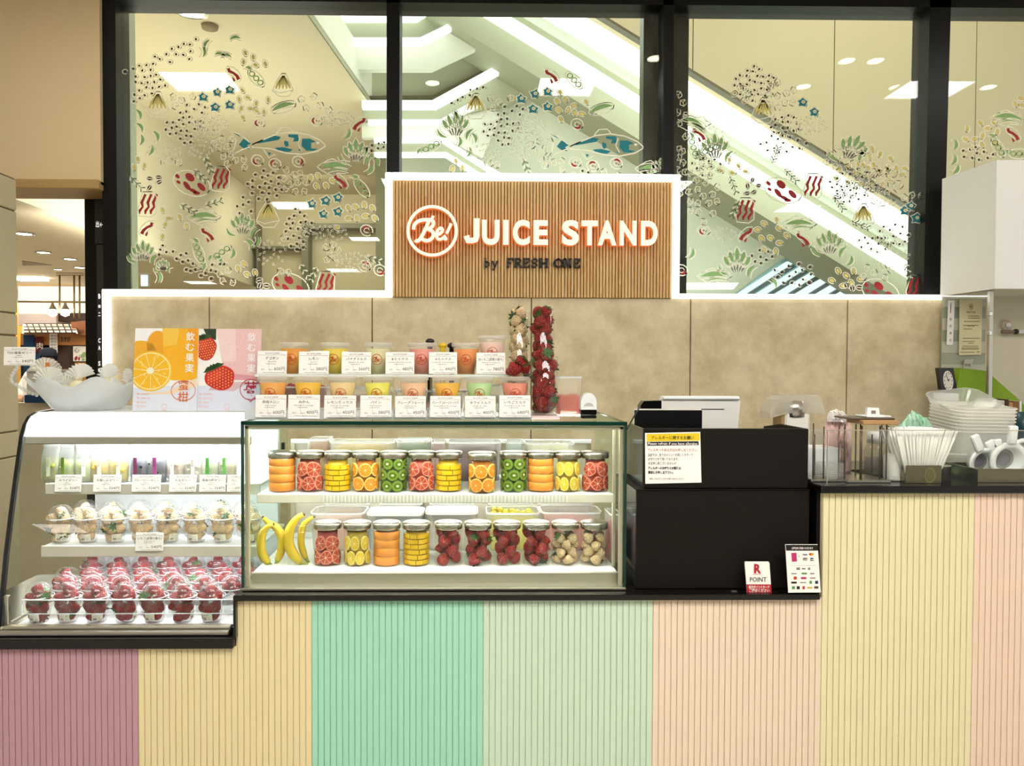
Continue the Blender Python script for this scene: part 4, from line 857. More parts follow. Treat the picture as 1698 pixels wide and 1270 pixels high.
M().box(XD-.002, XD, 2.43, 3.03, ZB2, ZT2).box(XC, XC+.002, 2.43, 3.03, ZB2, ZT2).build('side_glass', m_pglass, cb)
fw = .013
M().cbox(XC+.006, XD-.006, 2.436, 2.452, PZ(712, 2.44, 700), PZ(705, 2.44, 700), .002).cbox(XC+.006, XC+.006+fw, 2.436, 2.452, ZB2, PZ(706, 2.44, 700), .002).cbox(XD-.006-fw, XD-.006, 2.436, 2.452, ZB2, PZ(706, 2.44, 700), .002).build('front_frame', m_fr, cb)
ZDK = PZ(941, 2.55, 700)
M().cbox(XC-.002, XD+.002, 2.42, 3.05, ZM+.001, ZM+.010, .002).build('sill', m_steelh, cb)
M().cbox(XC+.012, XD-.012, 2.48, 2.49, ZM+.001, ZDK+.003, .003).build('kick_plate', m_steelh, cb)
m_lit = mat('lit_deck', '#fbfaf4', .4, var=.01)
M().cbox(XC+.012, XD-.012, 2.49, 3.02, ZM+.001, ZDK, .002).build('deck', m_lit, cb)
ZSH = PZ(817.5, 2.55, 700)
sf = M().cbox(XC+.018, XD-.018, 2.535, 2.99, ZSH-.012, ZSH, .002).build('shelf', m_wht, cb)
zf0 = PZ(834, 2.53, 700)
M().cbox(XC+.018, XD-.018, 2.528, 2.535, zf0, ZSH, .002).build('shelf_lip', mat('pale_lip', '#e6e0cc', .35), sf)
m = M(); a, b_ = PX(535, 2.52, 825), PX(945, 2.52, 825); nn = 68
for i in range(nn): x = a+(b_-a)*i/nn; m.box(x, x+.0034, 2.522, 2.528, zf0+.003, ZSH-.002)
o = m.build('louvre_ribs', m_wht, sf, kind='stuff')
M().box(XC+.03, XD-.03, 2.548, 2.562, ZSH-.020, ZSH-.0122).build('light_tube', m_warm, sf)
M().box(XC+.03, XD-.03, 2.456, 2.472, PZ(711, 2.45, 700)-.002, PZ(706, 2.45, 700)).build('light_tube', m_warm, cb)
M().box(XC+.02, XD-.02, 2.452, 2.492, PZ(705.5, 2.45, 700), PZ(705.5, 2.45, 700)+.003).build('light_shield', m_fr, cb)  # opaque strip added to keep the tube's light off the cards above
M().box(XC+.03, XD-.03, 2.965, 2.985, ZT2-.016, ZT2-.006).build('light_tube', m_rear_fill, cb)  # extra tube added at the rear to brighten the tubs
M().box(XC+.03, XD-.03, 2.955, 2.97, ZSH-.020, ZSH-.0122).build('light_tube', m_rear_fill, sf)  # second added tube, brightens the tubs below the shelf
# rear: sliding doors with pale frames
zr0 = PZ(730, 3.0, 700)
M().cbox(XC+.02, XD-.02, 2.995, 3.015, zr0-.012, zr0+.004, .002).cbox(XC+.02, XD-.02, 2.995, 3.015, ZT2-.016, ZT2-.003, .002).cbox(XC+.02, XD-.02, 2.995, 3.015, ZDK, ZDK+.02, .002).build('rear_rails', m_wht, cb)
for k, (a, b_) in enumerate(((XC+.02, -.16), (-.20, XD-.02))):
    d = M().box(a, b_, 3.0+.008*k, 3.003+.008*k, ZDK+.02, zr0-.012).build('sliding_door', clear('door_glass', '#fbfcfa', .05, .05, milky=.8, mcol='#faf6ea'), cb)
    M().cbox(a, a+.018, 2.992+.008*k, 3.006+.008*k, ZDK+.02, zr0-.01, .002).cbox(b_-.018, b_, 2.992+.008*k, 3.006+.008*k, ZDK+.02, zr0-.01, .002).build('door_stile', m_fr, d)
M().cbox(XC+.006, XC+.018, 2.9, 2.92, ZSH, zr0, .002).build('shelf_upright', m_trim, cb)
M().cbox(PX(1015, 2.56, 830), PX(1021, 2.56, 830), 2.556, 2.566, ZDK, PZ(712, 2.56, 1015), .002).build('shelf_upright', m_fr, cb)
# ================================================================== FRUIT
def berry_mat(name, c1, c2, seed, rough=.28):
    m = mat(name, c1, rough, scale=30, col2=c2, sss=.15); n, l, b = nodes_of(m)
    tc = [x for x in n if x.bl_idname == 'ShaderNodeTexCoord'][0]
    v = n.new('ShaderNodeTexVoronoi'); v.inputs['Scale'].default_value = 10; l.new(tc.outputs['Object'], v.inputs['Vector'])
    r = n.new('ShaderNodeValToRGB'); r.color_ramp.elements[0].position = .13; r.color_ramp.elements[1].position = .24; r.color_ramp.elements[0].color = (1, 1, 1, 1); r.color_ramp.elements[1].color = (0, 0, 0, 1)
    l.new(v.outputs['Distance'], r.inputs[0]); mx = n.new('ShaderNodeMix'); mx.data_type = 'RGBA'; mx.inputs[7].default_value = (*lin(seed), 1)
    base = [x for x in n if x.bl_idname == 'ShaderNodeMix' and x is not mx][0]; l.new(base.outputs[2], mx.inputs[6]); l.new(r.outputs[0], mx.inputs[0]); l.new(mx.outputs[2], b.inputs['Base Color'])
    bp = n.new('ShaderNodeBump'); bp.inputs['Strength'].default_value = .5; bp.inputs['Distance'].default_value = .03; l.new(v.outputs['Distance'], bp.inputs['Height']); l.new(bp.outputs[0], b.inputs['Normal'])
    return m
m_sred = berry_mat('strawberry_red', '#ad141a', '#700a0e', '#d89a48'); m_swht = berry_mat('strawberry_white', '#f3deb0', '#ebbf90', '#c07a4a')
m_cal = mat('calyx_green', '#365c1c', .6, scale=60, var=.2)
def berry_mesh(i, m_):
    R = random.Random(i); q = 1+R.uniform(-.06, .06)
    pr = [(0.0005, -.5), (.16, -.47), (.29, -.36), (.40, -.18), (.47, .04), (.49, .22), (.43, .37), (.28, .45), (.12, .46), (.001, .43)]
    k1, k2, p1 = R.uniform(.03, .09), R.uniform(.02, .06), R.uniform(0, 6)
    m = M().lathe(pr, 12, fn=lambda a, r, z, k: (r*q*(1+k1*math.cos(2*a+p1)+k2*math.cos(3*a+2*p1)), z))
    return m.mesh('strawberry', m_)
BER = {'red': [berry_mesh(i, m_sred) for i in range(4)], 'white': [berry_mesh(10+i, m_swht) for i in range(4)]}
def calyx_mesh():
    m = M()
    for i in range(7):
        a = 2*PI*i/7; c, s_ = math.cos(a), math.sin(a); L = .52 + .08*(i % 2); w = .12
        p = lambda r, h, o: (r*c-o*s_, r*s_+o*c, .45+h)
        m._add([p(.03, .02, -.05), p(.03, .02, .05), p(L*.55, .045, w), p(L*.55, .045, -w), p(L, .0+.05*(i % 3), 0)], [(0, 1, 2, 3), (3, 2, 4)])
    m.tube([(0, 0, .44), (.02, .01, .56)], .028, 5); return m.mesh('calyx', m_cal)
CAL = calyx_mesh()
def berry(kind, loc, s, rot, label, group, cal=True, name=None):
    o = put((name or kind+'_strawberry'), random.choice(BER[kind]), None, loc, rot, scale=(s, s, s)); tag(o, label, 'strawberry', group)
    if cal: put('calyx', CAL, o)
    return o
def fill_round(kind, cx, cy, z0, R, H, s, label, group, cal=.6, seed=0, step=.74):
    """strawberries packed in a round vessel, three or four to a layer"""
    Rn = random.Random(seed); n = 3 if R < s*1.25 else 4; rr = max(.2*s, R - s*.47); z = z0 + s*.45; k = 0
    while z < z0+H:
        a0 = k*PI/n + Rn.uniform(-.2, .2)
        for i in range(n):
            a = a0+2*PI*i/n; sc = s*Rn.uniform(.9, 1.05)
            berry(kind, (cx+rr*math.cos(a), cy+rr*math.sin(a), z+Rn.uniform(-.06, .06)*s), sc, (Rn.uniform(-1.1, 1.1)+(PI if Rn.random() < .45 else 0), Rn.uniform(-.9, .9), Rn.uniform(0, 6)), label, group, Rn.random() < cal)
        z += s*step; k += 1
# ---- sliced fruit: pieces curved along the glass, origin on the jar's axis
def slice_mat(name, flesh, flesh2, core, nseg=0, seeds=None, rough=.25):
    m = mat(name, flesh, rough, scale=90, col2=flesh2, sss=.1); n, l, b = nodes_of(m)
    tc = [x for x in n if x.bl_idname == 'ShaderNodeTexCoord'][0]; sp = n.new('ShaderNodeSeparateXYZ'); l.new(tc.outputs['Generated'], sp.inputs[0])
    def math_(op, a, b_=None, c=None):
        q = n.new('ShaderNodeMath'); q.operation = op
        for i, v in enumerate((a, b_, c)):
            if v is None: continue
            if isinstance(v, (int, float)): q.inputs[i].default_value = v
            else: l.new(v, q.inputs[i])
        return q.outputs[0]
    x = math_('MULTIPLY_ADD', sp.outputs['X'], 2, -1); z = math_('MULTIPLY_ADD', sp.outputs['Z'], 2, -1)
    r = math_('SQRT', math_('ADD', math_('MULTIPLY', x, x), math_('MULTIPLY', z, z))); an = math_('ARCTAN2', z, x)
    base = [q for q in n if q.bl_idname == 'ShaderNodeMix'][0].outputs[2]
    def over(fac, col):
        nonlocal base
        q = n.new('ShaderNodeMix'); q.data_type = 'RGBA'; l.new(fac, q.inputs[0]); l.new(base, q.inputs[6]); q.inputs[7].default_value = (*lin(col), 1); base = q.outputs[2]
    if nseg:
        s_ = math_('ABSOLUTE', math_('SINE', math_('MULTIPLY', an, nseg/2))); over(math_('MULTIPLY', math_('LESS_THAN', math_('MULTIPLY', s_, r), .085), .75), core); over(math_('LESS_THAN', r, .10), core)
    else:
        x2 = math_('MULTIPLY', x, .8); rc = math_('SQRT', math_('ADD', math_('MULTIPLY', x2, x2), math_('MULTIPLY', z, z)))
        if seeds:
            d = math_('ABSOLUTE', math_('SUBTRACT', rc, .42)); sa = math_('GREATER_THAN', math_('SINE', math_('MULTIPLY', an, 17)), .25); over(math_('MULTIPLY', sa, math_('LESS_THAN', d, .12)), seeds)
            over(math_('MULTIPLY', math_('LESS_THAN', math_('ABSOLUTE', math_('SUBTRACT', rc, .36)), .16), .35), '#3f5a18')
        over(math_('LESS_THAN', rc, .17), core)
    l.new(base, b.inputs['Base Color']); return m
m_kiwi = slice_mat('kiwi_flesh', '#849a34', '#627a20', '#e9e8b8', 0, '#1d2410'); m_kskin = mat('kiwi_rim', '#4f6e1c', .5)
m_oran = slice_mat('orange_flesh', '#ea9320', '#dd7a10', '#f8d48c', 10); m_ork = mat('orange_rind', '#f6c86a', .5)
m_lemo = slice_mat('lemon_flesh', '#e8c63e', '#d8b228', '#f8ecaa', 9); m_lrk = mat('lemon_rind', '#f3df78', .5)
m_grap = slice_mat('grapefruit_flesh', '#bf4f3a', '#a43a28', '#f5cdb2', 7); m_grk = mat('grapefruit_rim', '#e08a70', .5)
m_pine = mat('pineapple_flesh', '#efc512', .4, scale=30, stretch=(1, 1, 9), col2='#dca806', bump=.5); m_melo = mat('melon_flesh', '#f0a044', .35, scale=12, col2='#e98a2c', sss=.1)
def curved_slice(name, R, rx, rz, th, mf, mr, n=22, wob=0.0, seed=0):
    Rn = random.Random(seed); m = M(); ph = Rn.uniform(0, 6)
    def pt(u, w, d): a = u/R; return ((R-d)*math.sin(a), -(R-d)*math.cos(a), w)
    c = [(rx*math.cos(2*PI*i/n)*(1+wob*math.sin(3*2*PI*i/n+ph)), rz*math.sin(2*PI*i/n)*(1+wob*math.cos(2*2*PI*i/n+ph))) for i in range(n)]
    vs = [pt(0, 0, 0)]; fs = []
    for k in (.5, .86): vs += [pt(u*k, w*k, 0) for u, w in c]
    for i in range(n):
        j = (i+1) % n; fs.append((0, 1+i, 1+j)); fs.append((1+i, 1+n+i, 1+n+j, 1+j))
    m._add(vs, fs, 0, True)
    vs = [pt(u*.86, w*.86, 0) for u, w in c]+[pt(u, w, .0004) for u, w in c]+[pt(u, w, th) for u, w in c]+[pt(0, 0, th)]; fs = []
    for i in range(n):
        j = (i+1) % n; fs += [(i, j, n+j, n+i), (n+i, n+j, 2*n+j, 2*n+i), (2*n+i, 2*n+j, 3*n)]
    m._add(vs, fs, 1, False); return m.mesh(name, [mf, mr], normals=False)
RJ = .0442
SL = {'kiwi': curved_slice('kiwi_slice', RJ, .0212, .0195, .006, m_kiwi, m_kskin), 'orange': curved_slice('orange_slice', RJ, .0235, .0230, .007, m_oran, m_ork),
      'lemon': curved_slice('lemon_slice', RJ, .0165, .0235, .007, m_lemo, m_lrk), 'grapefruit': curved_slice('grapefruit_chunk', RJ, .027, .0265, .012, m_grap, m_grk, wob=.09, seed=3),
      'grapefruit2': curved_slice('grapefruit_chunk', RJ, .024, .022, .012, m_grap, m_grk, wob=.12, seed=5)}
def curved_brick(R, a0, a1, z0, z1, th, mf):
    m = M(); vs = []; n = 5
    for i in range(n+1):
        a = a0+(a1-a0)*i/n
        for z in (z0+.0008, z1-.0008):
            for d in (0, th): vs.append(((R-d)*math.sin(a), -(R-d)*math.cos(a), z))
    fs = []
    for i in range(n):
        b = 4*i; fs += [(b, b+4, b+6, b+2), (b+1, b+3, b+7, b+5), (b, b+1, b+5, b+4), (b+2, b+6, b+7, b+3)]
    fs += [(0, 2, 3, 1), (4*n, 4*n+1, 4*n+3, 4*n+2)]
    return m._add(vs, fs).mesh('pineapple_chunk', mf)
PB = [curved_brick(RJ, -.26, .26, 0, .0158, .012, m_pine), curved_brick(RJ-.0012, -.42, .42, 0, .0158, .012, m_pine), curved_brick(RJ, -.15, .15, 0, .034, .012, m_pine)]
def slab(i):
    R = random.Random(40+i); t1, t2 = R.uniform(-.035, .035), R.uniform(-.03, .03)
    return M().lathe([(.0, 0), (RJ-.0008, 0), (RJ-.0004, .0003), (RJ-.0004, .0273), (RJ-.0008, .0276), (0, .0276)], 22, fn=lambda a, r, z, k: (r*(1+.015*math.sin(3*a+i)), z+r*t1*math.cos(a)+r*t2*math.sin(a))).mesh('melon_slab', m_melo)
SLABS = [slab(i) for i in range(3)]
# ---- jars
m_jglass = clear('jar_glass', '#fbfdfb', .03, .02, edge=.35); m_lid = mat('jar_lid_steel', '#cfcabb', .3, 1.0, scale=20, stretch=(12, 12, .2), var=.2, col2='#8d8878')
def jar_parts(h, lid=True):
    hb = h-.022
    return [('glass', M().lathe([(.040, .0), (.0452, .002), (.0460, .008), (.0460, hb-.006), (.043, hb), (.040, hb+.006), (.040, h-.004)], 28).mesh('glass', m_jglass), ),
            ('lid', M().lathe([(.0, h-.001), (.036, h), (.0445, h-.001), (.0465, h-.0035), (.0465, h-.021), (.0455, h-.0225)], 36, fn=lambda a, r, z, k: (r*(1+(.006*math.cos(36*a) if 3 <= k <= 4 else 0)), z)).mesh('lid', m_lid)) if lid else
            ('rim', M().lathe([(.040, h-.022), (.0425, h-.018), (.040, h-.015), (.0425, h-.011), (.040, h-.008), (.0425, h-.004), (.041, h), (.039, h)], 28).mesh('rim', m_jglass))]
JU, JL, JB = jar_parts(.135), jar_parts(.1445), jar_parts(.138, False)
PULP = {}
def pulp(col, h, r=.034):
    k = (col, h, r)
    if k not in PULP: PULP[k] = M().lathe([(0, .004), (r, .005), (r, h), (0, h)], 18).mesh('packed_fruit', mat('pulp_'+col.strip('#'), col, .45, scale=60, var=.15))
    return PULP[k]
def jar(x, y, z, parts, label, core=None, ch=.108):
    t = thing('fruit_jar', label, 'jar', (x, y, z), group=None)
    for n_, me in parts: put(n_, me, t)
    if core: put('packed_fruit', pulp(core, ch), t)
    return t
def ring_fill(x, y, z, key, rows, dz, z0, per, span, lab, grp, jit=.1, seed=0):
    Rn = random.Random(seed)
    for r in range(rows):
        n = per if r % 2 == 0 else per-1
        for i in range(n):
            a = (i-(n-1)/2)*span + Rn.uniform(-jit, jit)*.5
            me = SL[key] if key != 'grapefruit' else SL[('grapefruit', 'grapefruit2')[(i+r) % 2]]
            o = put(me.name.split('.')[0], me, None, (x, y, z+z0+dz*r+Rn.uniform(-.001, .001)), (0, 0, a)); tag(o, lab, 'fruit', grp)
def fill_pine(x, y, z, h, lab, grp, seed=0):
    Rn = random.Random(seed); zz = .005; r = 0
    while zz < h:
        a = -1.5 + Rn.uniform(-.2, .1)
        while a < 1.45:
            w = Rn.choice([0, 1, 1]); hw = (.26, .42)[w]; o = put('pineapple_chunk', PB[w], None, (x, y, z+zz), (0, 0, a+hw)); tag(o, lab, 'fruit', grp); a += 2*hw+.06
        zz += .0175; r += 1
def fill_melon(x, y, z, n, lab, grp, seed=0):
    for i in range(n):
        o = put('melon_slab', SLABS[(i+seed) % 3], None, (x, y, z+.004+i*.0278), (0, 0, seed+i*2.1)); tag(o, lab, 'fruit', grp)
upper = [(468, 'melon', 'orange melon slabs, first from the left'), (514.5, 'grapefruit', 'pink grapefruit, second from the left'), (560, 'pine', 'pineapple bricks, third from the left'), (606.5, 'orange', 'orange slices, fourth from the left'),
         (653, 'kiwi', 'kiwi slices, fifth from the left'), (699, 'grapefruit', 'pink grapefruit, just right of the left kiwi jar'), (744, 'pine', 'pineapple bricks, left of the gap'), (799, 'orange', 'orange slices standing a little forward'),
         (851.5, 'kiwi', 'dark kiwi slices, right of the forward jar'), (896.5, 'melon', 'orange melon slabs, fourth from the right end'), (941, 'lemon', 'lemon slices, next to the last'), (986.5, 'grapefruit', 'pink grapefruit at the right end')]
FR = {'melon': ('melon slab', '#e8912f'), 'grapefruit': ('grapefruit chunk', '#b23c2c'), 'pine': ('pineapple chunk', '#d9a90c'), 'orange': ('orange slice', '#c9720e'), 'kiwi': ('kiwi slice', '#56701f'), 'lemon': ('lemon slice', '#c9a42a')}
YJ = 2.60
def stock(px, py, Y, z, kind, lab, shelf, parts, ch, seed):
    x = PX(px, Y, py); short = lab; lab = lab + (' on the %s shelf' % shelf if 'lower' not in lab and 'upper' not in lab else '')
    jar(x, Y, z, parts, 'glass jar of ' + lab, FR[kind][1] if kind != 'melon' else None, ch)
    l2 = '%s in jar of %s' % (FR[kind][0], short); g2 = '%ss in jar of %s' % (FR[kind][0], short)
    if kind == 'melon': fill_melon(x, Y, z, 4 if ch > .1 else 3, l2, g2, seed)
    elif kind == 'pine': fill_pine(x, Y, z, ch-.015, l2, g2, seed)
    elif kind == 'grapefruit': ring_fill(x, Y, z, kind, 2, .047, .030, 3, 1.12, l2, g2, .2, seed)
    elif kind == 'lemon': ring_fill(x, Y, z, kind, 2, .050, .028, 4, .78, l2, g2, .12, seed)
    elif kind == 'orange': ring_fill(x, Y, z, kind, 2, .046, .028, 4, 1.02, l2, g2, .2, seed)
    else: ring_fill(x, Y, z, kind, 3, .0365, .021, 4, .93, l2, g2, .16, seed)
for i, (px, kind, lab) in enumerate(upper): stock(px, 790, YJ-(.03 if px == 799 else 0), ZSH+.0005, kind, lab, 'upper', JU, .107, i)
lower = [(543.5, 'grapefruit', 'pink grapefruit beside the bananas'), (592.5, 'lemon', 'lemon halves, third jar from the bananas'), (641.5, 'melon', 'orange melon, left of the pineapple'), (690.5, 'pine', 'pineapple, left of the strawberry jars')]
for i, (px, kind, lab) in enumerate(lower): stock(px, 910, YJ, ZDK+.0005, kind, lab, 'lower', JL, .115, 20+i)
for i, (px, kind, lab) in enumerate(((743.5, 'red', 'red strawberries, left of the strawberry row'), (792.5, 'red', 'red strawberries, second of the strawberry row'), (840.5, 'red', 'red strawberries with a leafy one low in front'), (889, 'red', 'red strawberries, next to the white ones'), (937, 'white', 'white strawberries, next to the red ones'), (985, 'white', 'white strawberries at the right end'))):
    x = PX(px, YJ, 910); jar(x, YJ, ZDK+.0005, JL, 'glass jar of %s on the lower shelf' % lab)
    fill_round(kind, x, YJ, ZDK+.004, .0450, .106, .043 if kind == 'red' else .036, '%s strawberry in jar of %s' % (kind, lab), 'strawberries in jar of %s' % lab, .5, 100+i, .66)
# ---- bananas
m_ban = mat('banana_peel', '#e3c534', .45, scale=18, col2='#c9a521'); m_btip = mat('banana_tip', '#4a3a1e', .7); m_bstem = mat('banana_stem', '#9a9a3a', .6)
def banana(pts, Y, r, label):
    pw = [(lambda a: Vector((a[0], Y+dy, a[1])))(P(px, py, 2.6)) for px, py, dy in pts]
    dense = []
    for i in range(len(pw)-1):
        p0, p1, p2, p3 = pw[max(i-1, 0)], pw[i], pw[i+1], pw[min(i+2, len(pw)-1)]
        for t in (0, .25, .5, .75): dense.append(.5*((2*p1)+(p2-p0)*t+(2*p0-5*p1+4*p2-p3)*t*t+(3*p1-p0-3*p2+p3)*t**3))
    dense.append(pw[-1]); n = len(dense); rr = [r*min(1, .38+1.6*(i/n) if i < n*.4 else 1, .25+2.6*(1-i/n)) for i in range(n)]
    root = thing('banana', label, 'fruit', tuple(dense[-1])); o = dense[-1]
    M().tube([tuple(p-o) for p in dense[1:-3]], rr[1:-3], 6).build('peel', m_ban, root)
    M().tube([tuple(p-o) for p in dense[:2]], [rr[0]*.8, rr[1]], 6).build('tip', m_btip, root)
    M().tube([tuple(p-o) for p in dense[-4:]], [rr[-4], .006, .005, .0055], 6).build('stem', m_bstem, root)
xb1, xb2 = PX(451, YJ, 900), PX(499, YJ, 900)
jar(xb1, YJ, ZDK+.0005, JB, 'open glass jar holding two crossed bananas, leftmost on the lower shelf'); jar(xb2, YJ, ZDK+.0005, JB, 'open glass jar holding tall bananas, second on the lower shelf')
banana([(433, 858, .01), (443, 868, .01), (456, 876, .01), (465, 892, .01), (466, 908, .008), (461, 926, .004), (455, 937, 0)], 2.605, .0155, 'banana on the right side of the leftmost jar')
banana([(457, 867, -.01), (447, 871, -.012), (438, 882, -.012), (435, 898, -.012), (437, 916, -.010), (444, 929, -.006), (451, 936, 0)], 2.595, .0155, 'banana on the left side of the leftmost jar')
banana([(507, 850, -.01), (494, 858, -.012), (484, 873, -.012), (480, 892, -.012), (484, 910, -.010), (496, 927, -.006), (511, 936, 0)], 2.595, .0185, 'tall banana in front in the second jar')
banana([(520, 858, .01), (509, 864, .01), (501, 873, .012), (497, 890, .012), (498, 908, .010), (504, 924, .006), (511, 934, 0)], 2.61, .0125, 'slim banana behind the tall one in the second jar')
# ---- tubs of cut fruit at the rear of the square showcase
m_tub = clear('tub_plastic', '#fbfdfc', .06, .1, milky=.32, mcol='#fbfcfa')
def tub(x0, x1, y0, y1, z0, z1, col, label, name='storage_tub', fillz=.75, lid=False, n=7, lumps=True, tubm=None):
    t = thing(name, label, 'tub', ((x0+x1)/2, (y0+y1)/2, z0)); a, b_, h = (x1-x0)/2, (y1-y0)/2, z1-z0; c = min(a, b_)*.35
    def rr(a, b_, c): return [(sx*(a-c)+c*math.cos(q), sy*(b_-c)+c*math.sin(q)) for sx, sy, q0 in ((1, 1, 0), (-1, 1, PI/2), (-1, -1, PI), (1, -1, 1.5*PI)) for q in (q0, q0+PI/4, q0+PI/2)]
    p0, p1, p2 = rr(a*.9, b_*.9, c*.9), rr(a*.985, b_*.985, c), rr(a, b_, c); m = M(); N = 12
    vs = [(u, w, .001) for u, w in p0]+[(u, w, h-.004) for u, w in p1]; m._add(vs, [(i, (i+1) % N, N+(i+1) % N, N+i) for i in range(N)]+[tuple(range(N))], 0, False); m.build('shell', tubm or m_tub, t)
    vs = [(u, w, h-.006) for u, w in p1]+[(u, w, h-.006) for u, w in p2]+[(u, w, h) for u, w in p2]+[(u*.96, w*.96, h) for u, w in p1]
    m = M()._add(vs, [(k*N+i, k*N+(i+1) % N, (k+1)*N+(i+1) % N, (k+1)*N+i) for k in range(3) for i in range(N)])
    if lid: m._add([(u, w, h+.001) for u, w in p2], [tuple(range(N))])
    m.build('lid' if lid else 'rim', m_wht, t)
    if col:
        Rn = random.Random(int(abs(x0)*1000)); mc = mat('cut_fruit_'+col.strip('#'), col, .4, scale=40, var=.2); m = M()
        m.prism([(u*.93, w*.93) for u, w in rr(a*.9, b_*.9, c*.9)], 'z', .004, h*fillz*.9)
        if lumps:
            for i in range(n):
                for j in range(3): m.ell((a*.8*(2*(i+.5)/n-1)+Rn.uniform(-.004, .004), b_*.6*(j-1), h*fillz*.88+Rn.uniform(-.003, .008)), (a*.95/n, b_*.3, .012), 7, 5)
        m.build('cut_fruit', mc, t)
    return t
yq = 2.86
for px0, px1, pt, col, lab, lid in ((512, 604, 851, '#e9b49a', 'clear tub of pale peach pieces behind the grapefruit jar', False), (606, 702, 853, '#cfd8cc', 'pale tub behind the melon and pineapple jars', True), (704, 793, 851, '#d8c8b0', 'pale lidded tub behind the first strawberry jars', True),
                                    (806, 897, 851, '#f0e02a', 'tub heaped with bright yellow pieces behind the strawberry jars', False), (898, 1000, 850, '#e88a78', 'tub of pink fruit behind the white strawberry jars', False)):
    tub(PX(px0, yq-.09, 860), PX(px1, yq-.09, 860), yq-.09, yq+.06, ZDK+.0005, PZ(pt, yq-.09, 700), col, lab, fillz=.98 if 'heaped' in lab else .8, lid=lid)
tub(PX(1010, 2.62, 880), PX(1034, 2.62, 880)-.012, 2.6, 2.72, ZDK+.0005, PZ(852, 2.6, 1020), '#d9616a', 'slim tub of pink fruit at the right end of the lower shelf', n=3)
m_brn = None
for px0, px1, pb, col, lab in ((536, 612, 849, '#a5763f', 'brownish tub far behind at the left of the lower shelf'), (629, 700, 852, '#6f8a63', 'greenish tub far behind the melon jars'), (712, 786, 850, '#6e5a48', 'grey brown tub far behind the red strawberry jars'), (809, 884, 848, '#6b6a22', 'olive green tub far behind the strawberry jars'), (893, 984, 850, '#47201c', 'dark maroon tub far behind the white strawberry jars')):
    tub(PX(px0, 2.93, 845), PX(px1, 2.93, 845), 2.93, 2.985, ZDK+.0005, PZ(832, 2.93, 700)-.006, col, lab, n=5)
for px0, px1, pt, col, lab in ((512, 545, 729, '#c98a3a', 'orange tub at the rear of the upper shelf'), (547, 655, 733, '#f0cf5a', 'white tub of yellow fruit at the rear of the upper shelf'), (657, 714, 731, '#5b7d2a', 'tub of green kiwi at the rear of the upper shelf'), (716, 738, 733, '#d9a09a', 'pink fruit tub at the rear of the upper shelf'),
                                (742, 832, 733, '#5a1620', 'tub of dark red fruit at the rear of the upper shelf'), (840, 868, 733, '#b9cfc0', 'pale mint tub at the rear of the upper shelf'), (870, 952, 735, '#f2e9b0', 'cream tub at the rear of the upper shelf')):
    tub(PX(px0, 2.84, 740), PX(px1, 2.84, 740), 2.80, 2.94, ZSH+.0005, PZ(pt, 2.80, 700), col, lab, n=6, fillz=.92)
# ---- fruit cups of the curved showcase
m_cup = clear('cup_plastic', '#fdfdfd', .05, .03, edge=.55, milky=.07, mcol='#ffffff'); m_lab = mat('paper_label', '#efe9d6', .7, var=.01)
cup_me = M().lathe([(.0, .001), (.0265, .0), (.0285, .004), (.0415, .080), (.0438, .081), (.0440, .085)], 22).mesh('cup', m_cup)
dome_me = M().lathe([(.0452, .081), (.0452, .086), (.0425, .087), (.040, .103), (.033, .118), (.021, .127), (.008, .130), (.0, .1305)], 22).mesh('dome_lid', m_cup)
rim_me = M().lathe([(.0448, .0835), (.0458, .085), (.0448, .0868), (.0436, .086)], 22).mesh('rim', mat('bright_rim', '#f6f8f8', .2))
def label_me():
    m = M(); f_ = lambda R_, k: (lambda u, v: (lambda rr: (rr*math.sin(u/rr), -rr*math.cos(u/rr), v))(.0292+.013*(v-.004)/.076+.0006+.0003*k))
    n = 6
    for i in range(n): u0, u1 = -.017+.034*i/n, -.017+.034*(i+1)/n; m.flat([(u0, .010), (u1, .010), (u1, .034), (u0, .034)], f_(0, 0), 0)
    for i in range(9): u = -.013+.0013*i; m.flat([(u, .013), (u+.0007, .013), (u+.0007, .020), (u, .020)], f_(0, 1), 1)
    m.text('いちご', -.013, .0265, .0045, f_(0, 1), 1); m.text('540円', .002, .0145, .0042, f_(0, 1), 1); m.text('フルーツカップ', -.013, .0215, .0033, f_(0, 1), 1)
    return m.mesh('label', [m_lab, m_blk], normals=False)
LAB = label_me()
def fruit_cup(x, y, z, kind, lab, grp, seed, n_low, bs, cal=.5, label_rot=None, top=3):
    Rn = random.Random(seed); t = thing('fruit_cup', lab, 'cup', (x, y, z), (0, 0, Rn.uniform(-.3, .3)), grp)
    put('cup', cup_me, t); put('dome_lid', dome_me, t); put('rim', rim_me, t)
    if label_rot is not None: put('label', LAB, t, rot=(0, 0, label_rot))
    bl = '%s strawberry in the %s' % (kind, bs); bg = 'strawberries in the ' + bs
    pos = []
    if n_low: pos += [(-.010, -.010, .021, .037), (.011, -.008, .024, .037), (.020, -.012, .052, .038), (-.020, -.011, .054, .038), (.001, -.020, .047, .037)][:n_low+2]
    if top: pos += [(.021, -.013, .084, .039), (-.020, -.014, .083, .039), (.002, .020, .086, .039)][:top]
    pos += [(.001, -.005, .105, .037)]
    for q in pos: berry(kind, (x+q[0]+Rn.uniform(-.002, .002), y+q[1], z+q[2]), q[3], (Rn.uniform(-1, 1)+(PI if Rn.random() < .4 else 0), Rn.uniform(-1, 1), Rn.uniform(0, 6)), bl, bg, Rn.random() < cal)
ords_ = ('first', 'second', 'third', 'fourth', 'fifth', 'sixth', 'seventh', 'eighth', 'ninth')
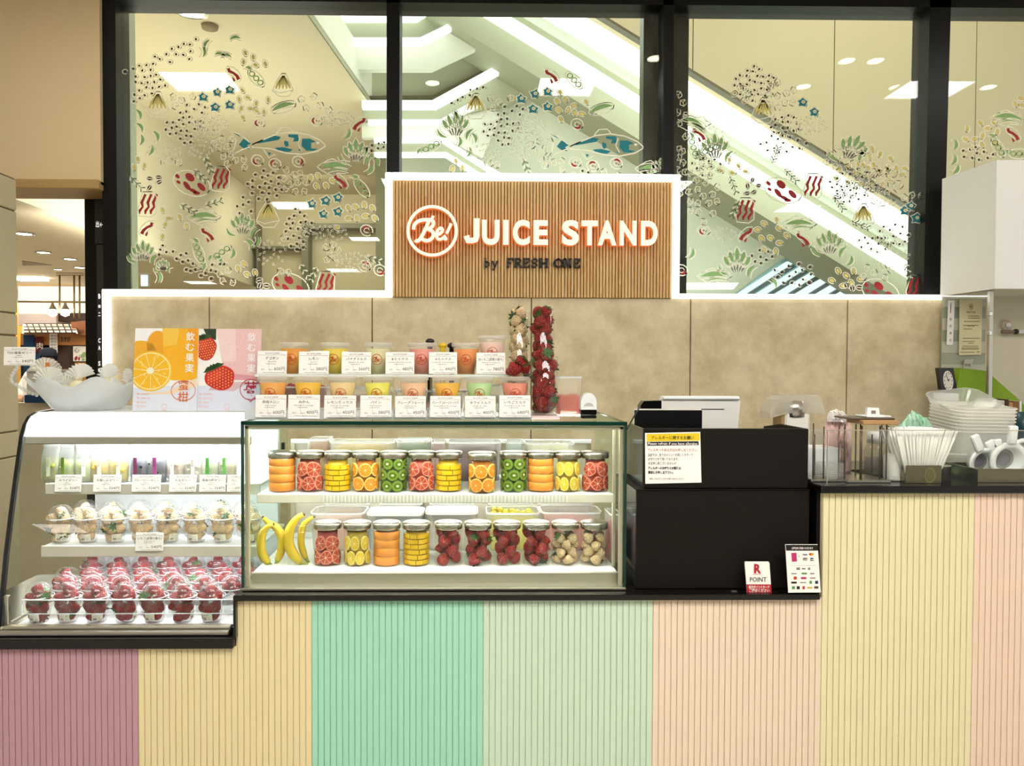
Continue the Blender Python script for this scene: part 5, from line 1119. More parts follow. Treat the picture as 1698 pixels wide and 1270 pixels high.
for i in range(7):
    fruit_cup(-1.412+.0935*i, 2.525, ZD+.0005, 'red', 'red strawberry cup in the front row of the low deck, %s from the left' % ords[i], None, 300+i, 3, 'front row cup of the low deck, %s from the left' % ords[i], .6, (-.1, .15, .2, 1.9, .1, 1.8, -.1, .3)[i])
for r in range(1, 5):
    for i in range(8):
        x = -1.372+.0935*i-(.0465 if r % 2 == 0 else 0)
        if x > XB-.05: continue
        fruit_cup(x, 2.525+.094*r, ZD+.0005, 'red', 'red strawberry cup in the %s row of the low deck, %s from the left' % (ords[r], ords[i]), 'red strawberry cups behind the front row', 400+10*r+i, 0, '%s row cup of the low deck, %s from the left' % (ords[r], ords[i]), .2, None, 3 if r == 1 else 2)
for i in range(8):
    fruit_cup(-1.426+.0935*i, 2.688, ZS2+.0005, 'white', 'white strawberry cup in the front row of the middle shelf, %s from the left' % ords[i], None, 500+i, 3, 'front row cup of the middle shelf, %s from the left' % ords[i], .7, (.3, .1, .6, .15, .9, .2, -.1, .2)[i])
for i in range(7):
    fruit_cup(-1.39+.0955*i, 2.79, ZS2+.0005, 'white', 'white strawberry cup in the second row of the middle shelf, %s from the left' % ords[i], 'white strawberry cups in the second row', 600+i, 0, 'second row cup of the middle shelf, %s from the left' % ords[i], .3)
# ---- jelly pouches on the top shelf of the curved showcase
m_film = clear('pouch_film', '#fbfdfd', .08, .06, milky=.30, mcol='#fbfdfe', edge=.4)
def pouch(px, col, band, lab, Y=2.70, h=.142, tilt=0, dark=False):
    x = PX(px, Y, 770); t = thing('jelly_pouch', lab, 'pouch', (x, Y, ZS1+.0005), (0, 0, tilt))
    def sec(w, d, z, n=16): return [(w*math.copysign(abs(math.cos(2*PI*i/n))**.7, math.cos(2*PI*i/n)), d*math.copysign(abs(math.sin(2*PI*i/n))**.7, math.sin(2*PI*i/n)), z) for i in range(n)]
    def loft(secs, mi=0):
        m = M(); vs = [p for s_ in secs for p in s_]; n = 16
        return m._add(vs, [(k*n+i, k*n+(i+1) % n, (k+1)*n+(i+1) % n, (k+1)*n+i) for k in range(len(secs)-1) for i in range(n)]+[tuple(range(n)), tuple(len(vs)-n+i for i in range(n))], mi, True)
    loft([sec(.030, .020, 0), sec(.034, .023, .02), sec(.034, .021, .06), sec(.031, .014, .095), sec(.027, .004, .120), sec(.034, .0015, h)]).build('film', m_film, t)
    m = loft([sec(.026, .016, .004), sec(.030, .019, .02), sec(.030, .018, .055), sec(.026, .013, .078)])
    Rn = random.Random(int(px))
    for k in range(8): m.ell((Rn.uniform(-.02, .02), -.012+Rn.uniform(-.004, .004), Rn.uniform(.02, .065)), (.010, .008, .009), 7, 5)
    m.build('jelly', mat('jelly_'+col.strip('#'), col, .25, scale=50, var=.25), t)
    m = M().box(-.0065, .0065, -.0245, -.0235, .022, .088); m.text('ゼリー', -.006, .05, .008, lambda u, v: (v-.055+.0, -.0249, u+.062), 1)
    m.build('label_band', [mat('band_'+band.strip('#'), band, .5), m_blk], t, normals=False)
for px, col, band, lab in ((86, '#b9b84a', '#dfe6c4', 'olive jelly pouch at the left end of the top shelf'), (112, '#d3dc7c', '#7fa83a', 'pale green jelly pouch with a green band'), (141, '#dfe08a', '#eef2e2', 'pale yellow green jelly pouch above the kiwi card'), (168, '#f2cf50', '#f6f2e0', 'orange yellow jelly pouch with a pale band'),
                           (198, '#f5d84a', '#f4f0d8', 'bright yellow jelly pouch left of the blueberry ones'), (231, '#2c2038', '#7a2a58', 'dark blueberry jelly pouch with a purple band'), (262, '#1d1824', '#b04a8a', 'near black blueberry jelly pouch beside the purple banded one'), (292, '#f3d2b2', '#f6f0ea', 'pale peach jelly pouch right of the blueberry ones'),
                           (322, '#f6e2c6', '#f7f3ee', 'cream peach jelly pouch above the momo card'), (349, '#dfe7b0', '#5fae4a', 'pale plum jelly pouch with a green leaf band'), (377, '#efdcae', '#6fb45a', 'last jelly pouch of the top shelf at the right')):
    pouch(px, col, band, lab, tilt=random.uniform(-.25, .25))
# ================================================================== PRICE CARDS
m_card = mat('card_paper', '#fbf7f0', .5, var=.01); m_ink = mat('card_ink', '#3b2f28', .7); m_pinkl = mat('card_pink_line', '#e3c2b4', .7); m_acr = clear('acrylic', '#fbfefd', .05, .02, edge=.5)
def card(x, z, Y, w, h, name, price, lab, sub='', head='Be! JUICE STAND', tilt=-.14, grp=None):
    t = thing('price_card', lab, 'price card', (x, Y, z), (tilt, 0, 0))
    M().cbox(-w/2, w/2, -.0008, .0008, 0, h, .0006).build('card', m_card, t)
    f_ = lambda u, v: (u*w, -.0011, v*h)
    m = M(); lnw = min(.9, .125*len(name))
    m.text(head, 0, .87, .09, f_, 0, 'C', width=.46); m.stroke([(-.48, .82), (.48, .82)], .008, f_, 0)
    m.text(name, 0, .63, .145, f_, 0, 'C', .01, width=min(.86, .145*.78*len(name)))
    if sub: m.text(sub, 0, .51, .07, f_, 0, 'C', width=min(.8, .04*len(sub)))
    m.stroke([(-.2, .44), (.12, .44)], .014, f_, 0); m.text(price, .44, .16, .19, f_, 0, 'R', width=.36); m.text('税込', -.36, .18, .06, f_, 0); m.stroke([(-.12, .19), (.03, .19)], .012, f_, 0); m.stroke([(-.3, .06), (.42, .06)], .012, f_, 0)
    m.ring(.22, .42, .34, .48, .012, lambda u, v: (u*w, -.00095, v*h) if -.49 < u < .49 and 0 < v < 1 else (max(-.49, min(.49, u))*w, -.00095, max(.01, min(.99, v))*h), 28, 1)
    m.build('printing', [m_ink, m_pinkl], t, normals=False)
    M().box(-w/2, w/2, .001, .0016, -.003, h+.002).build('backing', m_acr, t)
    return t
def card_px(x0, y1, x1, y0, Y, name, price, lab, sub='', **k):
    a, b_ = P(x0, y1, Y), P(x1, y0, Y); return card((a[0]+b_[0])/2, a[1]+.001, Y, b_[0]-a[0], b_[1]-a[1], name, price, lab, sub, **k)
Yt, Yl = 2.62, 2.49
for a, b_, t_, nm, pr, sub, en in ((426, 475, 582, 'デコポン', '600円', 'DEKOPON', 'dekopon'), (495, 545, 583, 'レモン', '380円', 'Lemon', 'lemon'), (566, 615, 584, 'バナナミルク', '360円', 'Banana & milk', 'banana milk'), (639, 687, 584, 'Bミックス', '480円', 'Strawberry & banana & milk', 'B mix'), (711, 758, 584, 'Aミックス', '490円', 'Orange & carrot & apple', 'A mix'), (790, 838, 585, '白いちご(淡雪の香り)', '780円', 'White strawberry', 'white strawberry')):
    card_px(a, 620.5, b_, t_, Yt, nm, pr, 'upper tier white price card for the %s juice' % en, sub)
for a, b_, t_, nm, pr, sub, en in ((423, 474, 655, '赤肉メロン', '600円', 'Red melon', 'red melon'), (477, 530, 655, 'みかん', '400円', 'Mandarin orange', 'mandarin'), (537, 590, 656, 'レモンミックス', '450円', 'Lemon & orange', 'lemon mix'), (597, 649, 656, 'パイン', '380円', 'Pineapple', 'pineapple'), (655, 706, 657, 'グレープフルーツ', '450円', 'Grapefruit', 'grapefruit'), (713, 764, 657, 'グレープフルーツミックス', '450円', 'Grapefruit & orange', 'grapefruit mix'), (771, 822, 657, 'キウイミルク', '400円', 'Kiwi & milk', 'kiwi milk'), (828, 880, 656, 'いちごミルク', '680円', 'Strawberry & milk', 'strawberry milk')):
    card_px(a, 692.5, b_, t_, Yl, nm, pr, 'lower tier white price card for the %s juice' % en, sub)
yk = 2.643
for a, b_, nm, pr, en in ((90, 134, 'キウイゼリー', '324円', 'kiwi'), (154, 200, '大橙いよゼリー', '324円', 'iyo orange'), (218, 266, 'ブルーベリーゼリー', '324円', 'blueberry'), (280, 325, 'ももゼリー', '324円', 'peach'), (330, 374, '青森の梅ゼリー', '324円', 'plum')):
    card_px(a, 816, b_, 788, yk, nm, pr, 'price card for the %s jelly on the top shelf rail' % en, '果汁入り')
card_px(376, 816, 399, 788, yk, 'りんご', '324円', 'price card cut off by the square showcase at the end of the top rail', '果汁')
card_px(224, 914, 270, 884, 2.612, 'いちご(淡雪の香り)', '540円', 'price card for the white strawberry cups on the middle rail', 'Strawberry')
# ================================================================== JUICE CUPS ON TOP OF THE SQUARE SHOWCASE
m_cupc = clear('juice_cup_plastic', '#fcfdfc', .04, .03, milky=.10, edge=.4); m_clid = clear('juice_lid', '#fbfcfb', .06, .08, milky=.45, mcol='#f7f5ee')
m_logo = mat('cup_logo_red', '#d8541e', .5)
def cup_meshes(rt, rb, h):
    c = M().lathe([(0, .001), (rb, 0), (rb+.001, .003), (rt-.002, h-.012), (rt-.001, h-.008)], 28).mesh('cup', m_cupc)
    l_ = M().lathe([(rt+.001, h-.013), (rt+.0025, h-.011), (rt+.0015, h-.007), (rt+.003, h-.004), (rt+.001, h), (rt-.006, h), (rt-.009, h-.004), (0, h-.004)], 28).mesh('lid', m_clid)
    j_ = M().lathe([(0, .002), (rb-.0015, .0025), (rt-.0045, h-.022), (0, h-.022)], 24)
    rad = lambda v: rb+.001+(rt-rb-.003)*(v-.003)/(h-.015)+.0012
    zc, R_ = h*.47, .0185
    m = M(); fn = lambda u, v: (lambda rr, z: (rr*math.sin(u/rr), -rr*math.cos(u/rr), z))(rad(zc+v), zc+v)
    m.ring(0, 0, R_, R_, .0017, fn, 30); script_be(m, lambda u, v: fn(u*R_*.93, v*R_*.93), 0, 1.0)
    return c, l_, j_, m.mesh('logo', m_logo, normals=False)
CUPT = cup_meshes(.0485, .030, .110); CUPL = cup_meshes(.0475, .031, .108)
def juice(px, py, Y, z, me, col, lab):
    t = thing('juice_cup', lab, 'cup', (PX(px, Y, py), Y, z)); c, l_, j_, lg = me
    put('cup', c, t); put('lid', l_, t); put('logo', lg, t)
    k = ('jm', col, id(me))
    if k not in PULP: PULP[k] = j_.mesh('juice', mat('juice_'+col.strip('#'), col, .35, scale=40, var=.05, sss=.15))
    put('juice', PULP[k], t)
ZTS = 1.468; ZLR = 1.355
for px, col, lab in ((487, '#f5a21c', 'deep orange juice cup, first on the upper tier'), (556, '#f7d83c', 'yellow lemon juice cup on the upper tier'), (627, '#efe6ae', 'pale cream banana juice cup on the upper tier'), (700, '#f39a88', 'pink juice cup on the upper tier'), (773, '#f79b4a', 'orange juice cup, fifth on the upper tier')):
    juice(px, 595, 2.69, ZTS+.0005, CUPT, col, lab)
zw = PZ(557, 2.69, 816)-.110
M_ = M().cbox(-.05, .05, -.05, .05, 0, zw-ZTS-.0008, .001); o = M_.build('acrylic_block', m_acr, loc=(PX(816, 2.69, 590), 2.69, ZTS+.0004)); tag(o, 'clear acrylic block raising the white strawberry juice', 'block')
juice(816, 590, 2.69, zw, CUPT, '#f6cdb8', 'pale pink white-strawberry juice cup standing highest, rightmost on the upper tier')
for px, col, lab in ((453, '#f7ab44', 'orange melon juice cup, leftmost on the lower tier'), (511, '#fbc21a', 'bright golden mandarin juice cup on the lower tier'), (568, '#f6d592', 'pale apricot juice cup on the lower tier'), (626.5, '#f5ea5a', 'bright yellow pineapple juice cup on the lower tier'), (686, '#f9c79a', 'pale peach grapefruit juice cup on the lower tier'), (741.5, '#f9bb2c', 'golden grapefruit mix juice cup on the lower tier'), (795, '#bfe39a', 'light green kiwi milk cup on the lower tier'), (853.5, '#ef8d72', 'salmon pink strawberry milk cup, rightmost on the lower tier')):
    juice(px, 650, 2.565, ZLR+.0005, CUPL, col, lab)
# risers
t = thing('acrylic_riser', 'clear acrylic riser shelf carrying the upper tier of juice cups', 'display stand'); xa, xb = PX(424, 2.62, 620), PX(842, 2.62, 620)
M().cbox(xa, xb, 2.61, 2.75, ZTS-.006, ZTS, .001).build('shelf', m_acr, t)
M().box(xa, xb, 2.609, 2.612, ZTS-.008, ZTS+.001).build('front_edge', mat('acrylic_edge', '#eef3ee', .2), t)
m_pst = m_acr
for x in (xa+.004, PX(648, 2.65, 640), PX(715, 2.65, 640), xb-.004): M().cbox(x-.003, x+.003, 2.62, 2.75, ZT2, ZTS-.006, .001).build('leg', m_acr, t)
m_rw = clear('white_acrylic', '#ffffff', .05, .1, milky=.85, mcol='#f3f6f8')
for k, (a, b_) in enumerate(((405, 527), (528, 652), (654, 709), (711, 766), (768, 824), (827, 882))):
    o = M().cbox(PX(a, 2.495, 695), PX(b_, 2.495, 695)-.001, 2.497, 2.617, ZT2+.0005, ZLR, .002).build('riser_block', m_rw); tag(o, 'low white riser block under the lower juice cups, %s from the left' % ords[k], 'riser')
# ================================================================== STRAWBERRY TUBES
m_tube = clear('tube_acrylic', '#fbfdfb', .05, .01, edge=.55)
def tube_stand(px, Y, ptop, r, kinds, lab, seed):
    x = PX(px, Y, 600); z1 = PZ(ptop, Y, px); h = z1-ZT2; t = thing('acrylic_tube', lab, 'tube', (x, Y, ZT2+.0005))
    M().lathe([(r, .012), (r, h-.002), (r-.002, h), (r-.003, h-.002)], 32).build('tube', m_tube, t)
    M().cbox(-r-.003, r+.003, -r-.003, r+.003, 0, .012, .002).build('base', mat('pink_acrylic_base', '#f0d6d2', .2), t)
    for kind, za, zb_ in kinds: fill_round(kind, x, Y, ZT2+.013+h*za, r-.004, h*(zb_-za)-.0, .0455, '%s strawberry packed in the %s' % (kind, lab), '%s strawberries in the %s' % (kind, lab), .9, seed, .66)
tube_stand(860, 2.765, 519, .041, [('white', 0, .98)], 'tall clear tube of white strawberries', 1)
tube_stand(899, 2.70, 521, .042, [('red', 0, .98)], 'tall clear tube of red strawberries behind the short one', 2)
tube_stand(903, 2.575, 591, .0445, [('red', .12, .98)], 'short clear tube of red strawberries in front', 5)
for px, py, s, r, Y, w in ((853, 612, .046, (.3, .4, .5), 2.555, 'front left'), (871, 611, .044, (-.3, -.5, 2), 2.575, 'front right'), (863, 601, .043, (.8, .2, 1), 2.57, 'topmost'), (846, 615, .034, (1, .5, 1), 2.60, 'small rear left')):
    x, z = P(px, py, Y); berry('red', (x, Y, z), s, r, w+' red strawberry heaped on the lid of the strawberry milk cup', 'strawberries heaped on a juice lid')
tub(PX(918, 2.76, 650), PX(964, 2.76, 650), 2.72, 2.82, ZT2+.0005, PZ(624, 2.74, 940), '#ef5a44', 'tall clear tub with pinkish red fruit right of the strawberry tubes', fillz=.48, n=4, tubm=clear('frost_tub', '#fbfaf6', .05, .1, milky=.3, mcol='#f6efe2'))
t = thing('label_printer', 'small white rounded device with a black base at the right end of the showcase top', 'device', (PX(974.5, 2.6, 690), 2.6, ZT2+.0005))
a = 13.2*2.6/F; M().prism([(a*math.cos(q)*(1 if abs(math.cos(q)) < .9 else 1), .052+.034*math.sin(q)) for q in [PI*i/14 for i in range(15)]]+[(-a, .03), (a, .03)], 'y', -.022, .022).build('body', m_wht, t)
M().cbox(-a-.0005, a+.0005, -.024, .024, .012, .031, .003).build('band', m_blackgloss, t); M().cbox(-a, a, -.023, .023, 0, .011, .003).build('base', m_blackgloss, t)
M().prism([(a*.6*math.cos(q), .041+.012*math.sin(q)) for q in [PI*i/10 for i in range(11)]], 'y', -.0235, -.0215).build('slot', mat('shade_grey', '#cfcbbf', .5), t)
# tubs behind the juice cups
for a, b_, pt, col, lab in ((430, 543, 641, '#b9332e', 'long white rimmed tub of red strawberries behind the juice cups'), (546, 647, 642, '#d99a72', 'white rimmed tub of peach pieces behind the juice cups'), (654, 776, 647, '#c98a6a', 'grey lidded tub behind the grapefruit juice'), (779, 838, 638, '#efe6c8', 'cream tub behind the kiwi milk')):
    tub(PX(a, 2.85, 660), PX(b_, 2.85, 660), 2.83, 2.97, ZT2+.0005, PZ(pt, 2.83, 640), col, lab, n=9, fillz=1.05 if 'long' in lab else .6, lid='lidded' in lab)
m_yel = mat('yellow_plastic', '#e8c21a', .4)
for px, py, mt, lab in ((713, 566, m_blackgloss, 'black rounded tool handle behind the pink juice cup'), (734, 573, m_yel, 'yellow tool handle between two black ones'), (749, 573, m_blackgloss, 'black tool handle beside the orange juice cup')):
    x, z = P(px, py, 2.85); t = thing('tool_handle', lab, 'handle', (x, 2.85, ZT2)); h = z-ZT2
    M().cbox(-.009, .009, -.006, .006, 0, h-.004, .003).build('shaft', mt, t); M().ell((0, 0, h), (.017, .009, .011), 10, 7).build('knob', mt, t)
# ================================================================== ON TOP OF THE CURVED SHOWCASE
m_bowl = clear('bowl_glass', '#fafcff', .10, .06, milky=.62, mcol='#f6fafc', edge=.5)
xb = PX(142, 2.72, 690); t = thing('glass_bowl', 'large iridescent glass bowl with a wavy rim holding wrapped jellies', 'bowl', (xb, 2.74, ZT1+.0025))
pf = [(.0, .004), (.105, .0), (.115, .006), (.145, .045), (.168, .075), (.188, .097), (.186, .100), (.164, .079), (.140, .048), (.108, .010), (0, .008)]
M().lathe(pf, 64, fn=lambda a, r, z, k: (r*(1+.05*(z/.1)**2*math.cos(7*a+.6)), z*(1+.17*(z/.1)*math.cos(7*a+.6)))).build('bowl', m_bowl, t)
def wrap(px, py, Y, rz, rx, lab):
    x, z = P(px, py, Y); t = thing('wrapped_jelly', lab, 'candy', (x, Y, z), (rx, 0, rz)); m = M(); n = 22; R1 = .055
    vs = [(0, 0, 0)]; 
    for i in range(n+1): a = PI*(.08+.84*i/n); d = .007*(1 if i % 2 else -1); vs.append((R1*math.cos(a), d, R1*math.sin(a)))
    m._add(vs, [(0, i+1, i+2) for i in range(n)]); m.m = [i % 2 for i in range(n)]; m.build('pleated_film', [clear('pleat_film', '#fbfbf6', .14, .05, milky=.45, mcol='#fbf7ea', edge=.5), clear('pleat_film_bright', '#fbfbf6', .2, .05, milky=.92, mcol='#ffffff', edge=.5)], t, normals=False)
    M().ell((0, 0, -.030), (.030, .024, .025), 12, 8).build('jelly', mat('jelly_pale', '#e9dcb2', .25), t)
    M().cbox(-.006, .006, -.010, .010, -.006, .006, .002).build('tie', m_labels, t)
m_labels = mat('cream_tie', '#e8dcc0', .5)
for px, py, Y, rz, rx, lab in ((80, 634, 2.66, .1, -.2, 'wrapped jelly fanned open at the left of the bowl'), (131, 628, 2.66, -.1, -.3, 'wrapped jelly fanned open in the middle of the bowl'), (178, 628, 2.68, -.5, -.2, 'wrapped jelly leaning at the right of the bowl'), (76, 618, 2.80, .3, .1, 'wrapped jelly at the back left of the bowl with an orange sticker'), (212, 636, 2.80, -.9, 0, 'wrapped jelly at the back right of the bowl beside the poster'), (110, 642, 2.80, .4, 0, 'wrapped jelly low at the back of the bowl')):
    wrap(px, py, Y, rz, rx, lab)
o = M().box(-.007, .007, -.001, 0, -.008, .008).build('sticker', mat('orange_sticker', '#d9822f', .5), loc=(P(79, 605, 2.76)[0], 2.76, P(79, 605, 2.76)[1])); tag(o, 'little orange sticker tag on the back left wrapped jelly', 'sticker')
t = thing('card_holder', 'curling beaded clear stand holding the jelly price card left of the bowl', 'stand'); m = M()
pts = [(30, 607), (24, 616), (18, 626), (20, 634), (30, 640), (40, 646), (52, 652), (64, 656)]
w3 = [(P(px, py, 2.68)[0], 2.68, P(px, py, 2.68)[1]) for px, py in pts]; m.tube(w3, .0025, 6)
M_ = m.build('rod', m_acr, t); m = M()
for i in range(len(w3)-1):
    for q in (.2, .7): p_ = Vector(w3[i]).lerp(Vector(w3[i+1]), q); m.ell(tuple(p_), (.0065, .0065, .0065), 8, 6)
m.build('beads', clear('bead', '#ffffff', .15, .05, milky=.4), t)
card_px(6, 606, 58, 576, 2.67, '旬の果実ゼリー', '340円', 'price card above the glass bowl at the left edge', '季節限定', tilt=-.05)
# posters
def poster(x0, x1, pb, pt, Y, lab, draw):
    a, b_ = P(x0, pb, Y), P(x1, pt, Y); w, h = b_[0]-a[0], b_[1]-a[1]
    t = thing('poster', lab, 'poster', ((a[0]+b_[0])/2, Y, ZT1+.002), (-.10, 0, 0)); M().box(-w/2, w/2, -.002, .003, 0, h).build('board', mat('poster_paper', '#f6f4f0', .35, var=.005), t)
    M().prism([(-.0, .0), (.06, .0), (.003, h*.6)], 'x', -.002, .002).build('easel_leg', m_card, t)
    C_ = lambda lev: (lambda u, v: (max(-.5, min(.5, u-.5))*w, -.0023-.00025*lev, max(0, min(1, v))*h)); mats = []; m = M()
    def col(c): 
        mm = mat('print_'+c.strip('#'), c, .45, scale=70, var=.05)
        if mm not in mats: mats.append(mm)
        return mats.index(mm)
    draw(m, C_, col); m.build('print', mats, t, normals=False)
def vtext(m, s, x, y, size, C_, lev, c, asp=1.38, step=None, wd=None):
    for i, ch in enumerate(s): m.text(ch, x, y-i*(step or size*1.02), size, C_(lev), c, 'C', .012, width=(wd or size*.92*1.35) if ch != '。' else size*.4)
def slogan(m, C_, col, c):
    for i, s in enumerate(('Be healthy,', 'Be natural,', 'Be cool,', 'Be nice!')): m.text(s, .07, .195-.05*i, .035, C_(4), col(c), 'L', .01, xs=1.35)
    m.ring(.5, .055, .045, .032, .006, C_(4), 16, col(c)); m.stroke([(.46, .012), (.54, .012)], .006, C_(4), col(c))
def p_orange(m, C_, col):
    m.flat([(0, .28), (1, .32), (1, 0), (0, 0)], C_(0), col('#e3e8f4')); m.flat([(.0, .2), (.55, .24), (1, .40), (1, .30), (.6, .2)], C_(1), col('#f3ddc0'))
    m.disc(.36, .80, .17, .17, C_(1), 26, col('#f1a91c')); m.disc(.10, .72, .24, .13, C_(1), 26, col('#f3b32c'))
    m.flat([(.43, 1), (1, 1), (1, .40), (.9, .37), (.6, .37), (.48, .44)], C_(2), col('#f7b614')); m.flat([(.43, 1), (.7, 1), (.66, .80), (.45, .78)], C_(3), col('#f9c948')); m.flat([(.82, 1), (1, 1), (1, .45)], C_(3), col('#f2a416'))
    m.disc(.27, .48, .335, .245, C_(3), 40, col('#f6c21e')); m.disc(.27, .48, .315, .228, C_(4), 40, col('#fbe6a2')); m.disc(.27, .48, .295, .212, C_(5), 40, col('#f9bf1c'))
    for i in range(11): a = 2*PI*i/11+.15; m.stroke([(.27+.05*math.cos(a), .48+.035*math.sin(a)), (.27+.29*math.cos(a), .48+.21*math.sin(a))], .009, C_(6), col('#fae7a8'))
    m.disc(.26, .485, .06, .04, C_(7), 10, col('#fbf3d6'))
    for i in range(16): a = 2*PI*i/16+.3*(i % 3); r_ = .12+.05*(i % 4); m.disc(.27+r_*math.cos(a), .48+r_*.72*math.sin(a), .02, .012, C_(6), 6, col('#fdd964'), a)
    vtext(m, '飲む果実。', .875, .86, .11, C_, 6, col('#fffaf0'), step=.128)
    m.ring(.79, .245, .195, .125, .011, C_(6), 36, col('#d9744a')); vtext(m, '蜜柑', .79, .262, .13, C_, 6, col('#dd7848'), step=.14, wd=.165); slogan(m, C_, col, '#eebcae')
def p_straw(m, C_, col):
    m.flat([(0, .30), (1, .34), (1, 0), (0, 0)], C_(0), col('#dfe5f3')); m.flat([(.2, .25), (.6, .24), (.85, .36), (.3, .34)], C_(1), col('#d9bfc2'))
    m.flat([(.30, 1), (1, 1), (1, .38), (.9, .37), (.55, .38), (.44, .46)], C_(2), col('#eec3c0')); m.flat([(.30, 1), (.6, 1), (.62, .6), (.40, .6)], C_(3), col('#f3d6d2'));
    m.flat([(.5, .46), (1, .42), (1, .38), (.9, .37), (.55, .38), (.46, .44)], C_(3), col('#dd9aa2'))
    R = random.Random(3)
    for i in range(26): m.disc(R.uniform(.45, .98), R.uniform(.45, .95), .008, .005, C_(4), 6, col('#d99a98'))
    def straw(cx, cy, rx, ry, tilt, lev):
        p = []; ct_, st_ = math.cos(tilt), math.sin(tilt)
        tr = lambda a, b_: (cx+rx*(a*ct_-b_*st_), cy+ry*(a*st_+b_*ct_))
        for i in range(30):
            a = 2*PI*i/30; q = 1-.28*max(0, -math.sin(a))*abs(math.cos(a)); p.append(tr(math.cos(a)*q, math.sin(a)))
        m.flat(p, C_(lev), col('#c9251c')); m.disc(*tr(-.25, .25), rx*.5, ry*.35, C_(lev+1), 14, col('#dc3a2a'), .4)
        for i in range(-4, 5):
            for j in range(-4, 5):
                a, b_ = i*.21+(.1 if j % 2 else 0), j*.2
                if a*a+b_*b_ < .72 and b_ < .75: m.disc(*tr(a, b_), .010, .0085, C_(lev+2), 6, col('#f0b84a'))
        for i in range(6):
            a = PI*(.05+.18*i); m.stroke([tr(.0, .9), tr(.5*math.cos(a), .85+.28*math.sin(a)), tr(.75*math.cos(a), .85+.22*math.sin(a))], [.05, .04, .005], C_(lev+3), col('#2c4f1c'))
    m.flat([(.10, 1), (.30, 1), (.30, .86), (.16, .9)], C_(1), col('#1f3216'))
    straw(.14, .76, .18, .15, .2, 2); straw(.38, .40, .24, .155, .5, 4)
    vtext(m, '飲む果実。', .86, .86, .11, C_, 7, col('#fff8f6'), step=.128)
    m.ring(.86, .26, .17, .13, .011, C_(7), 36, col('#c03a52')); m.stroke([(.82, .15), (.86, .11), (.93, .17)], .012, C_(7), col('#c03a52')); vtext(m, '苺', .862, .19, .20, C_, 7, col('#a8283e'), wd=.22); slogan(m, C_, col, '#eeb4b6')
poster(220, 325, 687, 549, 2.63, 'poster of a cut orange and a glass of orange juice', p_orange)
poster(323, 430, 687, 550, 2.64, 'poster of two strawberries and a pink strawberry drink', p_straw)
# ================================================================== TILL AREA
m_bbox = mat('black_laminate', '#140e08', .6, scale=200, var=.1, spec=.2)
def shield(n_, x0, x1, pt, pb, Y, d, lab, side_m):
    a, b_ = P(x0, pb, Y), P(x1, pt, Y); a = (a[0], max(a[1], ZM+.001)); w = b_[0]-a[0]; h = b_[1]-a[1]
    t = thing(n_, lab, 'till screen', (a[0], Y, a[1])); M().cbox(0, w, 0, .015, 0, h, .002).build('front_panel', m_bbox, t); M().cbox(0, .012, .015, d, 0, h, .002).build('side_panel', side_m, t); M().cbox(w-.012, w, .015, d, 0, h, .002).build('side_panel', m_bbox, t); M().box(.012, w-.012, .015, d, 0, .01).build('base_panel', m_bbox, t); return t, a, b_
m_refl = mat('gloss_dark_side', '#20262a', .08, .0, spec=.9)
t, a, b_ = shield('till_screen', 1055, 1343, 812, 979, 2.44, .36, 'lower wide black till screen standing on the middle counter', m_refl)
M().box(.0, b_[0]-a[0], .0, .36, b_[1]-a[1]-.004, b_[1]-a[1]+.0005).build('top_ledge', m_bbox, t)
z_l = b_[1]
t, a2, b2 = shield('till_screen', 1067, 1341, 712, 811, 2.455, .2, 'upper black till screen with the allergy notice', m_refl)
t.location.z = z_l+.0015
h2 = b2[1]-a2[1]; 
M().prism([(.2, 0), (.2, h2+.0), (.35, h2*.9), (.35, 0)], 'x', 0, .012).build('rear_side_panel', m_refl, t)
M().prism([(.2, 0), (.2, h2+.0), (.35, h2*.9), (.35, 0)], 'x', b2[0]-a2[0]-.012, b2[0]-a2[0]).build('rear_side_panel', m_bbox, t)
# notice on it
Yn = 2.452
def sheet(name, pts4, Y, lab, cat, mtl=None, th=.001):
    t = thing(name, lab, cat, (0, Y, 0)); q_ = pxpoly(pts4, Y); M().prism(q_, 'y', -th, 0).build('sheet', mtl or m_card, t); return t
t = sheet('allergy_notice', [(1070, 802), (1163, 800), (1161, 716), (1069.5, 718)], Yn, 'paper allergy notice with a yellow heading on the black till screen', 'notice'); m = M(); fn = lambda lev: (lambda u, v: (P(u, v, Yn)[0], -.0013-.0003*lev, P(u, v, Yn)[1]))
m.flat([(1072.5, 732), (1160, 730.5), (1160, 718), (1072, 719.5)], fn(0), 0); m.flat([(1073, 739), (1158.5, 738), (1158, 731.5), (1072.5, 732.5)], fn(0), 1)
def nt(s, x, y, size, w, mi, bold=0): q = P(x, y, Yn); m.text(s, q[0], q[1], size*Yn/F, lambda u, v: (u, -.0019, v), mi, 'L', bold, width=w*Yn/F)
nt('アレルギーに関するお願い', 1080, 728, 6.5, 71, 1, .01); nt('Please refrain if you have allergies', 1074, 737.3, 6, 83, 3, .01); nt('アレルギーのある方はお申し出ください。', 1074, 748, 5.5, 84, 2)
for s, y, w, b0 in (('当店では、全てのメニューを同じミキサーで', 756, 75, 0), ('お作りさせて頂いております。', 763, 51, 0), ('大変申し訳ございませんが', 770, 47, 0), ('アレルギーのお持ちのお客様は', 778, 55, .03), ('事前にお申し出下さい。', 785, 42, .03)): nt(s, 1074.5, y, 5.2, w, 1, b0)
nt('※詳しくはスタッフまでお問い合わせください', 1077, 795, 3.6, 57, 1)
m.build('printing', [mat('notice_yellow', '#f0cf16', .5), m_blk, mat('notice_red', '#b8503e', .6), m_card], t, normals=False)
